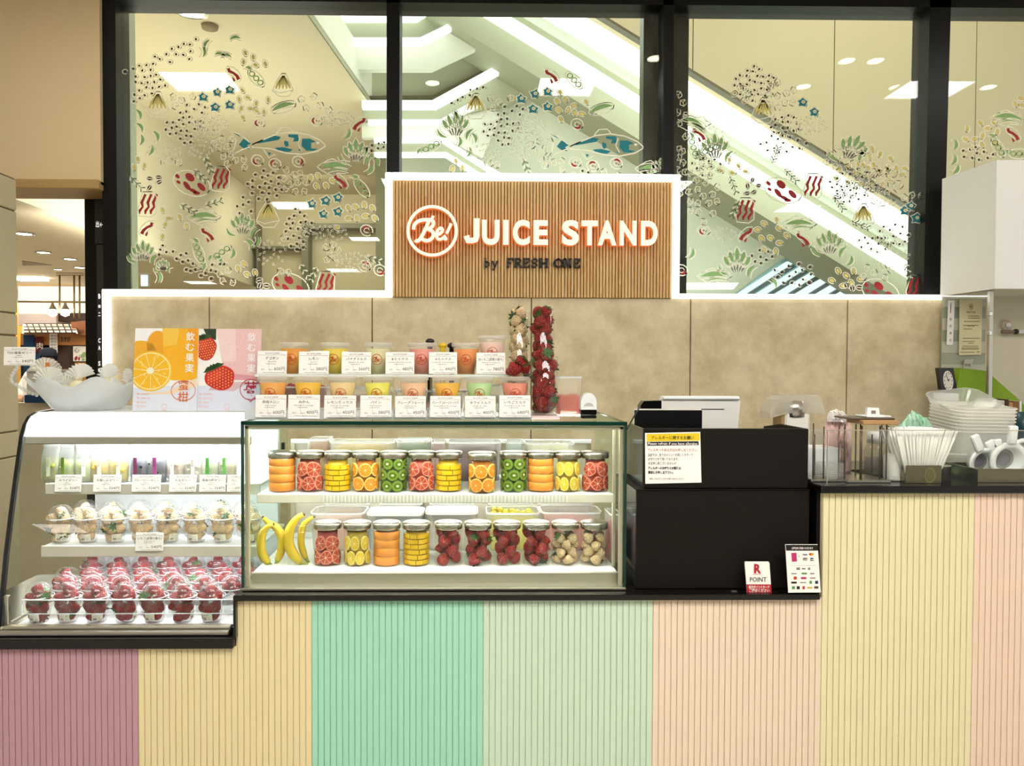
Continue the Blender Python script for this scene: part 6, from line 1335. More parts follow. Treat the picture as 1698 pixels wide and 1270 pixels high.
# tablet, till monitor, scanner
zs = ZM
t = thing('tablet', 'black screened tablet with a pale rim rising behind the black till screen', 'tablet', (0, 2.67, 0)); q0, q1 = P(1050, 760, 2.67), P(1164, 678, 2.67)
M().cbox(q0[0], q1[0], -.004, .006, q0[1], q1[1], .004).build('rim', mat('tablet_rim', '#d9d4c8', .3), t); M().cbox(q0[0]+.002, q1[0]-.001, -.008, -.003, q0[1], q1[1]-.004, .003).build('screen', mat('tablet_screen', '#060607', .35, spec=.3), t); M().cbox(q0[0]+.09, q0[0]+.14, .006, .03, z_l+.013, q0[1]+.05, .003).build('stand', m_blk, t)
t = thing('till_monitor', 'white back of the till monitor behind the black screens', 'monitor', (0, 2.75, 0)); a = P(1095, 760, 2.75); b_ = P(1228, 657, 2.75); xw = [a[0], b_[0]]
m_mon = mat('monitor_white', '#efebe2', .35, var=.02)
M().prism([(xw[0]+.012, 1.2), (xw[1]-.016, 1.2), (xw[1], b_[1]-.02), (xw[1]-.005, b_[1]), (xw[0]+.005, b_[1]), (xw[0], b_[1]-.015)], 'y', 0, .03).build('back_shell', m_mon, t)
M().cbox(xw[0]+.006, xw[1]-.006, -.012, .0, b_[1]-.012, b_[1]-.001, .003).build('top_edge', m_wht, t)
z_ = PZ(679, 2.735, 1180); M().box(PX(1160, 2.735, 679), PX(1203, 2.735, 679), -.001, .004, z_-.0016, z_+.0016).build('slot', m_blk, t); M().cbox(-.0+a[0]+.09, a[0]+.2, .0, .045, z_l+.002, 1.22, .004).build('stand', m_mon, t)
t = thing('card_reader', 'black device tucked behind the tablet beside the white monitor', 'device', (0, 2.69, 0)); a = P(1062, 700, 2.69); b_ = P(1097, 664, 2.69); M().prism([(a[0], 1.2), (b_[0], 1.2), (b_[0], b_[1]), (a[0]+.012, b_[1]-.002), (a[0], b_[1]-.018)], 'y', 0, .05).build('body', m_blackgloss, t); M().cbox(a[0]+.01, b_[0]-.005, .01, .04, z_l+.002, 1.22, .003).build('stand', m_blk, t)
tag(M().tube([(PX(1040, 2.5, 708), 2.5, PZ(712, 2.5, 1040)), (PX(1046, 2.52, 700), 2.52, PZ(700, 2.52, 1046)), (PX(1055, 2.56, 684), 2.56, PZ(684, 2.56, 1055)), (PX(1060, 2.6, 676), 2.6, PZ(676, 2.6, 1060))], .0025).build('cable', m_blk), 'thin black cable running from the showcase corner to the tablet', 'cable')
# hooded dispenser
t = thing('lid_dispenser', 'translucent hooded dispenser with a steel drum and white body', 'dispenser', (PX(1313, 2.82, 690), 2.82, 0)); k = 2.82/F; zh = lambda py: PZ(py, 2.82, 1313)
M().prism([(-45*k, zh(692)), (-46*k, zh(682)), (-36*k, zh(662)), (-25*k, zh(656)), (33*k, zh(654)), (38*k, zh(658)), (46*k, zh(683)), (45*k, zh(685)), (5*k, zh(682)), (-20*k, zh(685))], 'y', -.05, .05).build('hood', clear('hood_plastic', '#fbf9f2', .06, .1, milky=.5, mcol='#f6f2e6'), t)
M().lathe([(0, zh(664)), (24*k, zh(664)), (24*k, zh(690)), (0, zh(690))], 24).build('drum', m_steel, t); M().cbox(-21*k, 23*k, -.045, -.02, ZR+.001, zh(681), .01).build('body', m_mon, t); M().cbox(-25*k, -18*k, -.04, .04, ZR+.001, zh(683), .003).build('side_plate', mat('brown_plate', '#a58a58', .5), t)
# signs on the ledge
t = thing('point_card_sign', 'small white and red acrylic sign with a large red R', 'sign'); Yp = 2.40; zc = ZM
q_ = lambda px, py: (P(px, py, Yp)[0], P(px, py, Yp)[1])
mt4 = [(1238.5, 982.5), (1279, 982.5), (1275.5, 933), (1274, 931), (1236, 931), (1234.5, 932.5)]
M().prism([q_(*p) for p in mt4], 'y', Yp-.002, Yp+.002).build('plate', m_card, t); fn = lambda u, v: (P(u, v, Yp)[0], Yp-.0028, P(u, v, Yp)[1]); m = M(); m.flat([(1237.8, 982.3), (1279, 982.3), (1278, 968.5), (1237, 968.5)], fn, 0)
fnT = lambda u, v: (u, Yp-.0034, v)
def pt(m, s, x, y, size, w, mi, bold=0, al='C', Y=Yp, dy=.0034): q = P(x, y, Y); m.text(s, q[0], q[1], size*Y/F, lambda u, v: (u, Y-dy, v), mi, al, bold, width=w*Y/F)
pt(m, 'R', 1255.5, 949.5, 21, 12, 0, .04); m.stroke([(1248, 952), (1262, 952)], .6, fn, 0); pt(m, 'POINT', 1256.5, 964, 11, 28, 1, .005); pt(m, '楽天ポイントカード', 1258, 974.8, 5.5, 35, 2, .02); pt(m, 'ご提示ください', 1258.5, 981, 6.5, 34, 2, .02)
m.build('printing', [mat('sign_red', '#c01f28', .4), m_blk, m_card], t, normals=False)
M().prism([(Yp, zc+.001), (Yp+.07, zc+.001), (Yp+.07, zc+.003), (Yp+.002, zc+.003)], 'x', q_(1234, 980)[0], q_(1240, 980)[0]).build('foot', m_acr, t)
t = thing('payment_sign', 'white payment sign of small logos with a black header at the counter corner', 'sign'); Yq = 2.377
M().prism([P(x, y, Yq) for x, y in ((1307, 982.3), (1360.5, 982), (1355.5, 902.5), (1302, 902.5))], 'y', Yq-.002, Yq+.002).build('plate', m_card, t); fn = lambda u, v: (P(u, v, Yq)[0], Yq-.0028, P(u, v, Yq)[1]); fn2 = lambda u, v: (P(u, v, Yq)[0], Yq-.0032, P(u, v, Yq)[1]); m = M()
m.flat([(1303, 912.5), (1356, 912.5), (1355.3, 903), (1302.3, 903)], fn, 0); pt(m, '各種決済ご利用いただけます', 1329.5, 910, 4.2, 36, 1, .02, Y=Yq)
m.flat([(1312.5, 931), (1321, 930.5), (1320, 916), (1311.5, 916.5)], fn, 2); m.stroke([(1324, 920), (1325, 922), (1324, 924)], .7, fn, 3); pt(m, 'VISA', 1334, 920.5, 4, 8.5, 4, .03, Y=Yq); m.disc(1343.3, 918.5, 2.4, 2.2, fn, 10, 5); m.disc(1346, 918.5, 2.4, 2.2, fn2, 10, 6); m.flat([(1331, 929), (1338, 929), (1338, 924.5), (1331, 924.5)], fn, 7); pt(m, 'JCB', 1334.5, 928.3, 3.2, 6, 1, .02, Y=Yq, dy=.0036); m.flat([(1343, 929.5), (1348, 929.5), (1348, 924.5), (1343, 924.5)], fn, 4); pt(m, 'AM', 1345.5, 928.3, 3.2, 4, 1, .02, Y=Yq, dy=.0036)
m.stroke([(1310, 937.6), (1352, 937)], .35, fn, 3)
for (x, y, w, h, c) in ((1323, 942.5, 6, 4, 3), (1332, 942.5, 6, 2.2, 3), (1341, 942.5, 3.6, 4, 3), (1316, 950.8, 9, 1.8, 3), (1333, 950.5, 9, 3, 8), (1346, 950.6, 7, 2, 3), (1318, 958, 5, 5, 5), (1332, 958, 9, 3.4, 2), (1347, 958, 9, 2, 3), (1316, 965.5, 9, 3, 0), (1331, 965.5, 10, 1.7, 3), (1343.6, 965, 4, 5, 8), (1353.5, 965, 5, 5, 4), (1315, 974, 5, 5, 8), (1323, 974, 5, 5, 0), (1332, 974, 4, 5, 5), (1342, 974, 8, 2.6, 6), (1353, 973.5, 7, 4, 9)):
    m.flat([(x-w/2, y+h/2), (x+w/2, y+h/2), (x+w/2, y-h/2), (x-w/2, y-h/2)], fn, c)
m.build('printing', [m_blk, m_card, mat('logo_pink', '#c4306c', .4), mat('logo_grey', '#8a8680', .5), mat('logo_navy', '#1c2a66', .4), mat('logo_red', '#c8341f', .4), mat('logo_yellow', '#e0a922', .4), mat('logo_green_dark', '#5a5c2c', .4), mat('logo_green', '#5f9a55', .4), mat('logo_brown', '#5c4034', .4)], t, normals=False)
M().prism([(Yq, zc+.001), (Yq+.07, zc+.001), (Yq+.07, zc+.003), (Yq+.002, zc+.003)], 'x', P(1299, 980, Yq)[0], P(1308, 980, Yq)[0]).build('foot', m_acr, t)
x, z = P(1217, 979, 2.41); tag(M().cbox(-.009, .009, -.005, .005, 0, .003, .001).build('clip', m_steel, loc=(x, 2.41, ZM)), 'tiny steel clip lying on the black ledge left of the R sign', 'clip')
# ================================================================== HIGH COUNTER, RIGHT: things in use
m_wire = mat('dark_wire', '#6e5f48', .3, .8); m_clr = m_acr
YR = 2.46
t = thing('guard_screen', 'clear acrylic guard screen along the front of the high counter', 'screen', (0, 2.40, ZR)); xa, xb = PX(1372, 2.40, 760), 2.25; zt = PZ(713.5, 2.40, 1500)-ZR
M().box(xa, xb, 0, .003, 0, zt).build('sheet', clear('guard_acrylic', '#fcfdfb', .025, .02), t); M().box(xa, xb, -.0004, .0034, zt-.0012, zt+.0012).box(xa-.001, xa+.001, -.0004, .0034, 0, zt).build('edge', mat('acrylic_edge_grey', '#a9a390', .3), t)
def wire_rack(px0, px1, ptops, pbot, Y, d, lab, posts):
    t = thing('wire_cup_rack', lab, 'rack', (0, Y, ZR)); a, b_ = PX(px0, Y, 800), PX(px1, Y, 800)
    M().cbox(a, b_, -.0, d, 0, .008, .002).build('tray', m_steel, t)
    for px, dy, pt_ in posts:
        x = PX(px, Y+dy, 740); z1 = PZ(pt_, Y+dy, px)-ZR; M().tube([(x, dy, .008), (x+.0, dy, z1)], .0022, 6).build('rod', m_wire, t)
    return t
t = wire_rack(1345, 1404, 0, 0, YR, .13, 'left wire cup rack on a small steel tray beside the till screen', [(1348.5, .03, 702), (1366, .015, 707), (1391, .03, 704), (1401, .015, 703), (1400, .10, 708), (1351, .11, 720)])
m_cl2 = clear('clear_lids', '#fbfbf8', .08, .04, milky=.2, edge=.5)
xc = PX(1377, YR+.06, 790)
for k in range(7): o = M().lathe([(.046, 0), (.048, .002), (.046, .004), (.044, .006), (0, .006)], 20).build('drink_cover', m_cl2, loc=(xc, YR+.065, ZR+.009+.0065*k)); tag(o, 'clear drink cover, %s from the bottom of the stack on the left rack' % ords[k], 'lid', 'clear drink covers on the left rack')
x0 = PX(1336, 2.62, 780); x1 = PX(1392, 2.62, 780); t = thing('napkin_box', 'white open box behind the left wire rack', 'box', (x0, 2.615, ZR)); h = PZ(743, 2.62, 1370)-ZR; M().cbox(0, x1-x0, 0, .005, 0, h, .001).cbox(0, x1-x0, .115, .12, 0, h, .001).cbox(0, .005, .005, .115, 0, h, .001).cbox(x1-x0-.005, x1-x0, .005, .115, 0, h, .001).build('walls', m_wht, t); M().cbox(.006, x1-x0-.006, .006, .114, .002, h*.9, .002).build('napkins', m_card, t)
o = M().cbox(PX(1348, 2.8, 740), PX(1391, 2.8, 740), 2.8, 2.83, ZR, PZ(712, 2.8, 1370), .006).build('clear_bin', clear('bin_plastic', '#f5f4ee', .08, .1, milky=.45)); tag(o, 'pale see-through bin standing behind the white napkin box', 'bin')
t = wire_rack(1406, 1478, 0, 0, 2.44, .14, 'right wire rack carrying a wooden plate above its rods', [(1426.5, .03, 700), (1429, .015, 706), (1419, .11, 703), (1459, .02, 706), (1462, .11, 703), (1470, .025, 704), (1473, .10, 706), (1446, .12, 720)])
xa, xb = PX(1409, 2.47, 700), PX(1482, 2.47, 700); zt = PZ(703, 2.47, 1440)-ZR
M().cbox(xa+.028, xb-.004, -.005, .11, zt, zt+.014, .002).build('plate', mat('plate_wood', '#b98f5e', .45, scale=10, stretch=(1, 12, 12)), t)
M().cbox(xa, xb, .02, .14, zt+.0142, zt+.020, .002).build('tray_top', mat('plate_dark', '#5d4b36', .4), t)
zz = ZR+zt+.0205; o = M().cbox(PX(1430, 2.5, 690), PX(1470, 2.5, 690), 2.47, 2.55, zz, zz+.006, .002).build('lid_tray', m_wht); tag(o, 'flat white tray on top of the right wire rack', 'tray')
t = thing('square_ring', 'square white ring standing on the tray of the right wire rack', 'lid', (PX(1445, 2.5, 685), 2.5, zz+.0065)); w = .021; M().prism([(-w, 0), (w, 0), (w*.9, .024), (-w*.9, .026)], 'y', -.012, .0).build('plate', m_wht, t); M().prism([(-.007, .005), (.007, .005), (.007, .016), (-.007, .016)], 'y', -.014, -.0121).build('hole', mat('brown_hole', '#8d7a62', .6), t)
# bag and bottles between
def crumple(name, px0, px1, pts, Y, dep, lab, cat, seed, m_, base=None, n=26):
    """crumpled sheet bag: an outline in pixels (left to right top edge), given depth and sharp random folds"""
    R = random.Random(seed); rows = 9; xs = [px0+(px1-px0)*i/n for i in range(n+1)]
    def top(x):
        for (xa, ya), (xb, yb) in zip(pts[:-1], pts[1:]):
            if xa <= x <= xb: return ya+(yb-ya)*(x-xa)/max(1e-6, xb-xa)
        return pts[-1][1]
    zb_ = base if base is not None else ZR+.001; m = M(); vs = []; x0, _ = P((px0+px1)/2, 700, Y)
    for side in (-1, 1):
        for i, px in enumerate(xs):
            x, zt = P(px, top(px), Y)
            for j in range(rows+1):
                t = j/rows; e = min(1, 2.2*min(i, n-i)/n)*math.sqrt(max(0, 1-t**3)); w = dep*e*(1+R.uniform(-.45, .45))*side
                vs.append((x-x0+R.uniform(-.003, .003)*(1 if 0 < j < rows else .4), w, max(0, (zt-zb_)*t+R.uniform(-.004, .004)*(1 if 0 < j else 0))))
    fs = []; q = rows+1; N = (n+1)*q
    for i in range(n):
        for j in range(rows):
            a = i*q+j; fs.append((a, a+q, a+q+1, a+1)); fs.append((N+a, N+a+1, N+a+q+1, N+a+q))
        a = i*q+rows; fs.append((a, a+q, N+a+q, N+a)); a = i*q; fs.append((a, N+a, N+a+q, a+q))
    for i in (0, n):
        for j in range(rows): a = i*q+j; fs.append((a, a+1, N+a+1, N+a))
    m._add(vs, fs, 0, False)
    return tag(m.build(name, m_, loc=(x0, Y, zb_)), lab, cat)
crumple('pink_bag', 1366, 1412, [(1366, 715), (1370, 692), (1380, 686), (1396, 692), (1412, 706)], 2.72, .035, 'crumpled pale pink bag behind the left wire rack', 'bag', 1, mat('pink_film', '#ecc8c2', .45, scale=20, var=.06))
crumple('white_cloth', 1372, 1410, [(1372, 686), (1378, 681), (1388, 679), (1398, 683), (1410, 694)], 2.70, .03, 'white crumpled cloth stuffed in the top of the pink bag', 'cloth', 2, mat('white_tissue', '#f6efe8', .7), base=PZ(699, 2.70, 1390))
t = thing('spray_bottle', 'clear bottle with a white cap behind the right wire rack', 'bottle', (PX(1453, 2.64, 760), 2.64, ZR+.0005)); k = 2.64/F; H = PZ(716, 2.64, 1453)-ZR
M().lathe([(0, 0), (20*k, .001), (21*k, .01), (20*k, H*.55), (14*k, H*.72), (13*k, H*.74)], 20).build('bottle', clear('pet', '#f4f3ee', .10, .04, milky=.25, mcol='#e9e3d6', edge=.5), t); M().lathe([(0, H*.74), (15*k, H*.74), (14*k, H), (0, H)], 20).build('cap', m_wht, t); M().lathe([(0, .004), (18*k, .004), (18*k, H*.4), (0, H*.4)], 18).build('contents', mat('grey_contents', '#b8a89c', .4, scale=60, var=.4), t)
t = thing('pump_bottle', 'white pump bottle with a paper label between rack and straws', 'bottle', (PX(1484, 2.50, 790), 2.50, ZR+.0005)); k = 2.5/F; H = PZ(751, 2.5, 1484)-ZR
m_pb = mat('milky_plastic', '#f0ede4', .3, sss=.1)
M().lathe([(0, 0), (17*k, .001), (18*k, .006), (18*k, H*.88), (14*k, H), (0, H)], 22).build('body', m_pb, t); M().lathe([(0, H), (8*k, H), (8*k, H+.024), (4*k, H+.026), (4*k, H+.05), (0, H+.05)], 16).build('pump', m_pb, t); M().cbox(-9*k, 5*k, -.006, .006, H+.05, H+.062, .003).build('nozzle', m_pb, t)
m = M(); rr = 18.2*k; fn = lambda u, v: (rr*math.sin(u/rr), -rr*math.cos(u/rr), v)
for i in range(5): u0, u1 = -.026+.009*i, -.026+.009*(i+1); m.flat([(u0, H*.2), (u1, H*.2), (u1, H*.7), (u0, H*.7)], fn)
m.build('label', m_card, t, normals=False)
o = M().cbox(PX(1425, 2.66, 795), PX(1460, 2.66, 795), 2.655, 2.76, ZR, PZ(786, 2.655, 1440), .003).build('green_tray', mat('dull_green', '#7d8f7a', .4)); tag(o, 'low grey green tray behind the right wire rack', 'tray')
# steel can of straws
t = thing('straw_can', 'square steel can with a window slot holding white straws', 'can', (PX(1532, 2.43, 790), 2.47, ZR+.0005)); k = 2.43/F; H = PZ(772, 2.43, 1532)-ZR; w = 30*k
m = M().cbox(-w, w, -.04, -.037, 0, H, .001).cbox(-w, w, .037, .04, 0, H, .001).cbox(-w, -w+.003, -.037, .037, 0, H, .001).cbox(w-.003, w, -.037, .037, 0, H, .001).box(-w+.003, w-.003, -.037, .037, 0, .003); m.build('can', mat('dull_can_steel', '#857b5e', .25, 1.0, scale=8), t)
m = M(); m.ring(0, 0, 10*k, 13*k, 2.2*k, lambda u, v: (u+9*k*1.1, -.0408, v+H*.45), 24); m.build('slot_rim', m_brass, t, normals=False); M().disc(0, 0, 8.2*k, 11*k, lambda u, v: (u+9*k*1.1, -.0405, v+H*.45), 18).build('slot', mat('olive_inside', '#6a6333', .5), t, normals=False)
st_me = M().tube([(0, 0, 0), (0, 0, .172)], .0036, 6).mesh('paper_straw', mat('straw_paper', '#f4f2ec', .5, var=.01))
R = random.Random(9)
for i in range(96):
    u, v = (i % 24)/23*2-1, (i//24)/3*2-1; o = put('paper_straw', st_me, None, (PX(1532, 2.43, 790)+u*.046, 2.47+v*.028, ZR+.006), (v*-.12, u*.30+R.uniform(-.03, .03), 0)); tag(o, 'white wrapped straw fanned out in the square steel can', 'straw', 'straws in the steel can')
m_gb = mat('green_foil', '#1f9456', .3, scale=38, col2='#d6f0de', bump=.2)
crumple('green_bag', 1486, 1548, [(1486, 712), (1496, 700), (1512, 682), (1520, 685), (1532, 692), (1538, 694), (1548, 712)], 2.66, .03, 'crumpled green and white plastic bag behind the straws', 'bag', 4, m_gb)
o = M().cbox(-.03, .03, -.004, .004, 0, .115, .002).build('blue_box', mat('pale_blue_box', '#9fb6cc', .4), loc=(PX(1518, 2.6, 705), 2.6, ZR)); tag(o, 'small pale blue packet in front of the green bag', 'packet')
# stack of translucent tubs
m_mt = clear('milky_tub', '#fdfdfa', .06, .12, milky=.9, mcol='#fdfbf4', edge=.2)
m = M(); 
def bas(w, d, h, n=28, rimw=.006):
    rr = lambda a, b_, c: [(sx*(a-c)+c*math.cos(q), sy*(b_-c)+c*math.sin(q)) for sx, sy, q0 in ((1, 1, 0), (-1, 1, PI/2), (-1, -1, PI), (1, -1, 1.5*PI)) for q in [q0+PI/12*i for i in range(7)]]
    m = M(); r0, r1, r2 = rr(w*.74, d*.74, .03), rr(w*.97, d*.97, .04), rr(w, d, .042); N = len(r0)
    vs = [(a, b_, 0) for a, b_ in r0]+[(a, b_, h-.004) for a, b_ in r1]+[(a, b_, h-.004) for a, b_ in r2]+[(a, b_, h) for a, b_ in r2]+[(a*.985, b_*.985, h) for a, b_ in r1]
    return m._add(vs, [(k*N+i, k*N+(i+1) % N, (k+1)*N+(i+1) % N, (k+1)*N+i) for k in range(4) for i in range(N)]+[tuple(range(N))])
BA = bas(.122, .09, .10).mesh('white_tub', m_mt)
bx, by = PX(1604, 2.74, 740), 2.745
o = put('round_tub', M().lathe([(0, 0), (.085, .002), (.090, .040), (.098, .046), (.115, .066), (.118, .071), (.113, .073)], 30).mesh('round_tub', m_mt), None, (PX(1594, 2.70, 770), 2.73, ZR+.0005)); tag(o, 'round milky tub under the leaning stack on the high counter', 'tub')
for i in range(8):
    o = put('white_tub', BA, None, (bx+.004+.0002*i, by-.0012*i, ZR+.056+.0118*i), (.10, .02, .12)); tag(o, ('lowest milky tub of the leaning stack' if i == 0 else 'topmost milky tub of the leaning stack' if i == 7 else '%s milky tub from the bottom of the leaning stack' % ords[i]), 'tub', 'stack of milky tubs on the high counter')
o = put('white_tub', bas(.105, .085, .055).mesh('white_tub', clear('clear_tub', '#f6f7f3', .1, .06, milky=.35, edge=.5)), None, (bx-.012, by+.02, ZR+.208), (.38, -.10, .1)); tag(o, 'clear shallow tub tipped on top of the milky tub stack', 'tub')
o = M().lathe([(0, 0), (.024, .001), (.025, .046), (.0265, .048), (.025, .05), (.023, .046), (.022, .003)], 22).build('steel_cup', m_steel, loc=(PX(1572, 2.47, 790), 2.50, ZR+.0005)); tag(o, 'small steel cup right of the straw can', 'cup')
# steel pan with white juicers
t = thing('steel_pan', 'deep steel pan of white juicer funnels at the right edge', 'pan', (PX(1662, 2.47, 790), 2.52, ZR+.0005)); k = 2.43/F; H = PZ(779, 2.43, 1650)-ZR; w = 50*k
m = M().cbox(-w, w+.06, -.075, -.072, 0, H, .001).cbox(-w, w+.06, .097, .1, 0, H, .001).cbox(-w, -w+.003, -.072, .097, 0, H, .001).cbox(w+.057, w+.06, -.072, .097, 0, H, .001).box(-w, w+.06, -.072, .097, 0, .003).cbox(-w-.004, w+.062, -.079, -.072, H-.003, H+.001, .001); m.build('pan', mat('pan_steel', '#8f8468', .15, 1.0, scale=8), t)
def ringcup(px, py, Y, R_, tilt, lab, hand=True, rz=0):
    x, z = P(px, py, Y); t = thing('juicer_funnel', lab, 'funnel', (x, Y, z), (tilt, rz, 0)); k = Y/F; R_ *= k
    M().lathe([(R_*.55, -.045), (R_*.62, -.045), (R_*.74, -.012), (R_, -.004), (R_, .003), (R_*.72, .003), (R_*.52, -.03)], 30).build('funnel', m_wht, t)
    M().ring(0, 0, R_*.55, R_*.55, R_*.16, lambda u, v: (u, v, -.026), 24).build('inner_ring', mat('grey_ring', '#9b9690', .4), t, normals=False); M().disc(0, 0, R_*.4, R_*.4, lambda u, v: (u, v, -.028), 18).build('dark_hole', mat('grey_hole', '#857f86', .4), t, normals=False)
    if hand: M().cbox(-.014, .014, R_*.92, R_+.055, -.004, .012, .004).build('handle', m_wht, t)
ringcup(1673, 764, 2.465, 32, PI/2+.12, 'white juicer funnel facing forward in front of the pan', True, 0)
ringcup(1632, 768, 2.53, 26, PI/2+.1, 'white juicer funnel leaning left at the back of the pan', True, -.45)
ringcup(1698, 752, 2.55, 26, PI/2+.1, 'white juicer funnel leaning right at the edge of the picture', True, .5)
for px0, px1, pt_, rz, lab in ((1626, 1652, 731, -.5, 'white paddle handle leaning left in the pan'), (1641, 1664, 728, -.1, 'white paddle handle upright behind the front funnel'), (1684, 1706, 735, .4, 'white paddle handle leaning right in the pan')):
    x, z = P((px0+px1)/2, pt_, 2.57); L = .10; o = M().cbox(-.016, .016, -.006, .006, -L, 0, .004).build('paddle', m_wht, loc=(x, 2.57, z), ); o.rotation_euler = (0, rz, 0); tag(o, lab, 'paddle')
# ================================================================== RIGHT WALL CORNER
xw0 = PX(1566, 4.25, 380); YF = 3.86
t = thing('wall_cabinet', 'white wall cabinet hung at the upper right', 'cabinet'); a = PX(1651, YF, 370); zt, zb = PZ(265, YF, 1660), PZ(479, YF, 1660)
M().cbox(a+.003, 3.6, YF+.02, 4.28, zb, zt, .003).build('carcass', m_white, t); M().cbox(a, 3.58, YF, YF+.02, zb, zt, .002).build('door', m_white, t)
sl_ = M().prism([(PX(1564, 4.25, 300), 4.26), (a+.001, YF+.01), (a+.02, YF+.03), (a+.02, 4.28)], 'z', zb, zt).build('side_panel', m_white, t)
# partition of frosted glass stripes with notices
yp = 4.22; xa, xb = PX(1567, yp, 580), PX(1640, yp, 580); z0, z1 = PZ(700, yp, 1600), PZ(489, yp, 1600)
struct('wall_right', M().box(PX(1640, 4.05, 580), 3.8, 4.28, 4.34, 0, zb+.05), mat('cream_tile', '#dcd3b8', .3, scale=2, var=.02), 'cream wall with a water tap at the right edge')
gp = thing('glass_partition', 'frosted striped glass partition in the right corner', 'partition', (0, yp, 0))
M().box(xa, xb, .03, .036, .3, z1).build('pane', mat('grey_green_pane', '#a9ab94', .2, scale=2), gp)
n_ = 11; hh = (z1-z0)/n_
for i in range(n_): 
    if i % 2 == 0: M().box(xa, xb, .026, .03, z0+i*hh, z0+(i+1)*hh).build('frosted_stripe', mat('frost_stripe', '#c9c8b4', .5), gp)
M().box(xa, xb, .02, .05, z1-.005, z1+.02).build('strip_light', m_led, gp)
t = thing('steel_post', 'slim steel post at the corner of the glass partition', 'post'); xs_ = PX(1642, 3.95, 590); M().cbox(xs_-.012, xs_+.008, 3.94, 3.965, 0, zb+.0, .003).build('post', m_steel, t); 
for py in (520, 552): M().cbox(xs_-.014, xs_+.0, 3.935, 3.966, PZ(py, 3.94, 1642)-.012, PZ(py, 3.94, 1642)+.012, .003).build('bracket', m_chrome, t)
yn = 4.235
t = sheet('name_plate', [(1569.5, 572), (1580, 572), (1583, 498), (1572, 498)], yn, 'narrow white vertical name plate on the glass partition', 'plate'); m = M()
for s, y in (('古', 531), ('間', 542), ('美', 554), ('穂', 566)): q = P(1574, y, yn); m.text('食品衛生責任者'[('古間美穂').index(s)], q[0], q[1], 5*yn/F, lambda u, v: (u, -.0015, v), 0, width=4*yn/F)
q = P(1576, 516, yn); m.stroke([P(1576.5, 502, yn), P(1576, 519, yn)], .004, lambda u, v: (u, -.0015, v)); m.build('lettering', m_blk, t, normals=False)
t = sheet('certificate', [(1590, 589), (1627, 588), (1629, 496), (1591, 496)], yn, 'cream printed certificate on the glass partition', 'certificate', mat('cream_paper', '#ece2b4', .6)); m = M(); fn = lambda u, v: (P(u, v, yn)[0], -.0016, P(u, v, yn)[1])
m.ring(1610, 508.5, 3.2, 5.3, 1, fn, 6); m.disc(1610, 508.5, 1.3, 1.6, fn, 6); tpx(m, '営業許可書', 1602.5, 519, 3.6, yn, width=15); m.v = [(x, -.0016 if y > 1 else y, z) for x, y, z in m.v]
for y, a, b_ in ((524, 1605, 1623), (527.5, 1605, 1625), (533, 1598, 1624), (539.5, 1597, 1622), (541, 1604, 1616), (545.5, 1597, 1612), (561, 1596, 1624), (566, 1595, 1616), (569, 1605, 1614), (574, 1595, 1622), (577, 1594, 1623), (579, 1594, 1623), (584, 1592, 1601), (584, 1601, 1616), (583.5, 1619, 1624)): m.stroke([(a, y), (b_, y)], 1.0, fn)
m.build('printing', mat('olive_ink', '#6e6232', .6), t, normals=False)
t = sheet('sticker', [(1594, 640), (1608, 640), (1608, 616), (1594, 616)], yn, 'small blue and yellow sticker low on the glass partition', 'sticker', mat('sticker_blue', '#9fb6b8', .4)); m = M(); m.flat([(1594, 639.5), (1608, 639.5), (1608, 632), (1594, 632)], fn, 0); m.stroke([(1595.5, 630), (1606.5, 619)], .8, fn, 1); m.ring(1601, 624, 6.5, 7, 1, fn, 4, 1, rot=PI/4) ; m.build('printing', [mat('sticker_ochre', '#b9a04a', .5), mat('sticker_dark', '#2e4a58', .5)], t, normals=False)
t = sheet('shop_tag', [(1597, 614), (1611, 612), (1614, 595.5), (1599, 596)], yn, 'small translucent tag above the blue sticker', 'tag', mat('pale_tag', '#c4c3ae', .4)); m = M(); tpx(m, '禁煙', 1599, 607, 5, yn, width=10); m.v = [(x, -.0016, z) for x, y, z in m.v]; m.build('lettering', m_ink, t, normals=False)
t = sheet('paper_slip', [(1619.5, 649.5), (1634.5, 646), (1631, 614), (1616, 618)], yn-.01, 'tilted pale paper slip at the bottom of the partition', 'paper', mat('pale_green_paper', '#e2e6d0', .6))
# lime bag / cloth hanging behind
m_lime = mat('lime_cloth', '#8fb01c', .6, scale=8, col2='#6f9410')
t = tag(M().prism(pxpoly([(1588, 700), (1588, 655), (1596, 610), (1640, 615), (1700, 668), (1720, 700)], 4.08), 'y', 4.10, 4.19).build('lime_bag', m_lime), 'lime green bag hanging in the right corner', 'bag')
# clock
t = thing('clock', 'square black clock with a white dial leaning in the right corner', 'clock', (0, 4.08, 0)); c4 = [(1561, 646), (1588, 652), (1581, 610), (1556, 610)]
M().prism(pxpoly(c4, 4.08), 'y', 0, .03).build('case', m_blackgloss, t); m = M(); fn = lambda lev: (lambda u, v: (P(u, v, 4.08)[0], -.001-.0008*lev, P(u, v, 4.08)[1])); m.disc(1572.2, 631, 8.3, 16.5, fn(0), 26, 0, -.12)
for i in range(12): a = 2*PI*i/12; m.disc(1572.2+6.4*math.cos(a), 631+13*math.sin(a), .8, 1.2, fn(1), 6, 1)
m.stroke([(1572.2, 631), (1574.5, 628.5)], 1.3, fn(1), 1); m.stroke([(1572.2, 631), (1568.5, 621.5)], 1.1, fn(1), 1); m.disc(1572.2, 631, 1.1, 1.6, fn(1), 8, 1); m.build('dial', [mat('dial_white', '#efe9dd', .4), m_blk], t, normals=False)
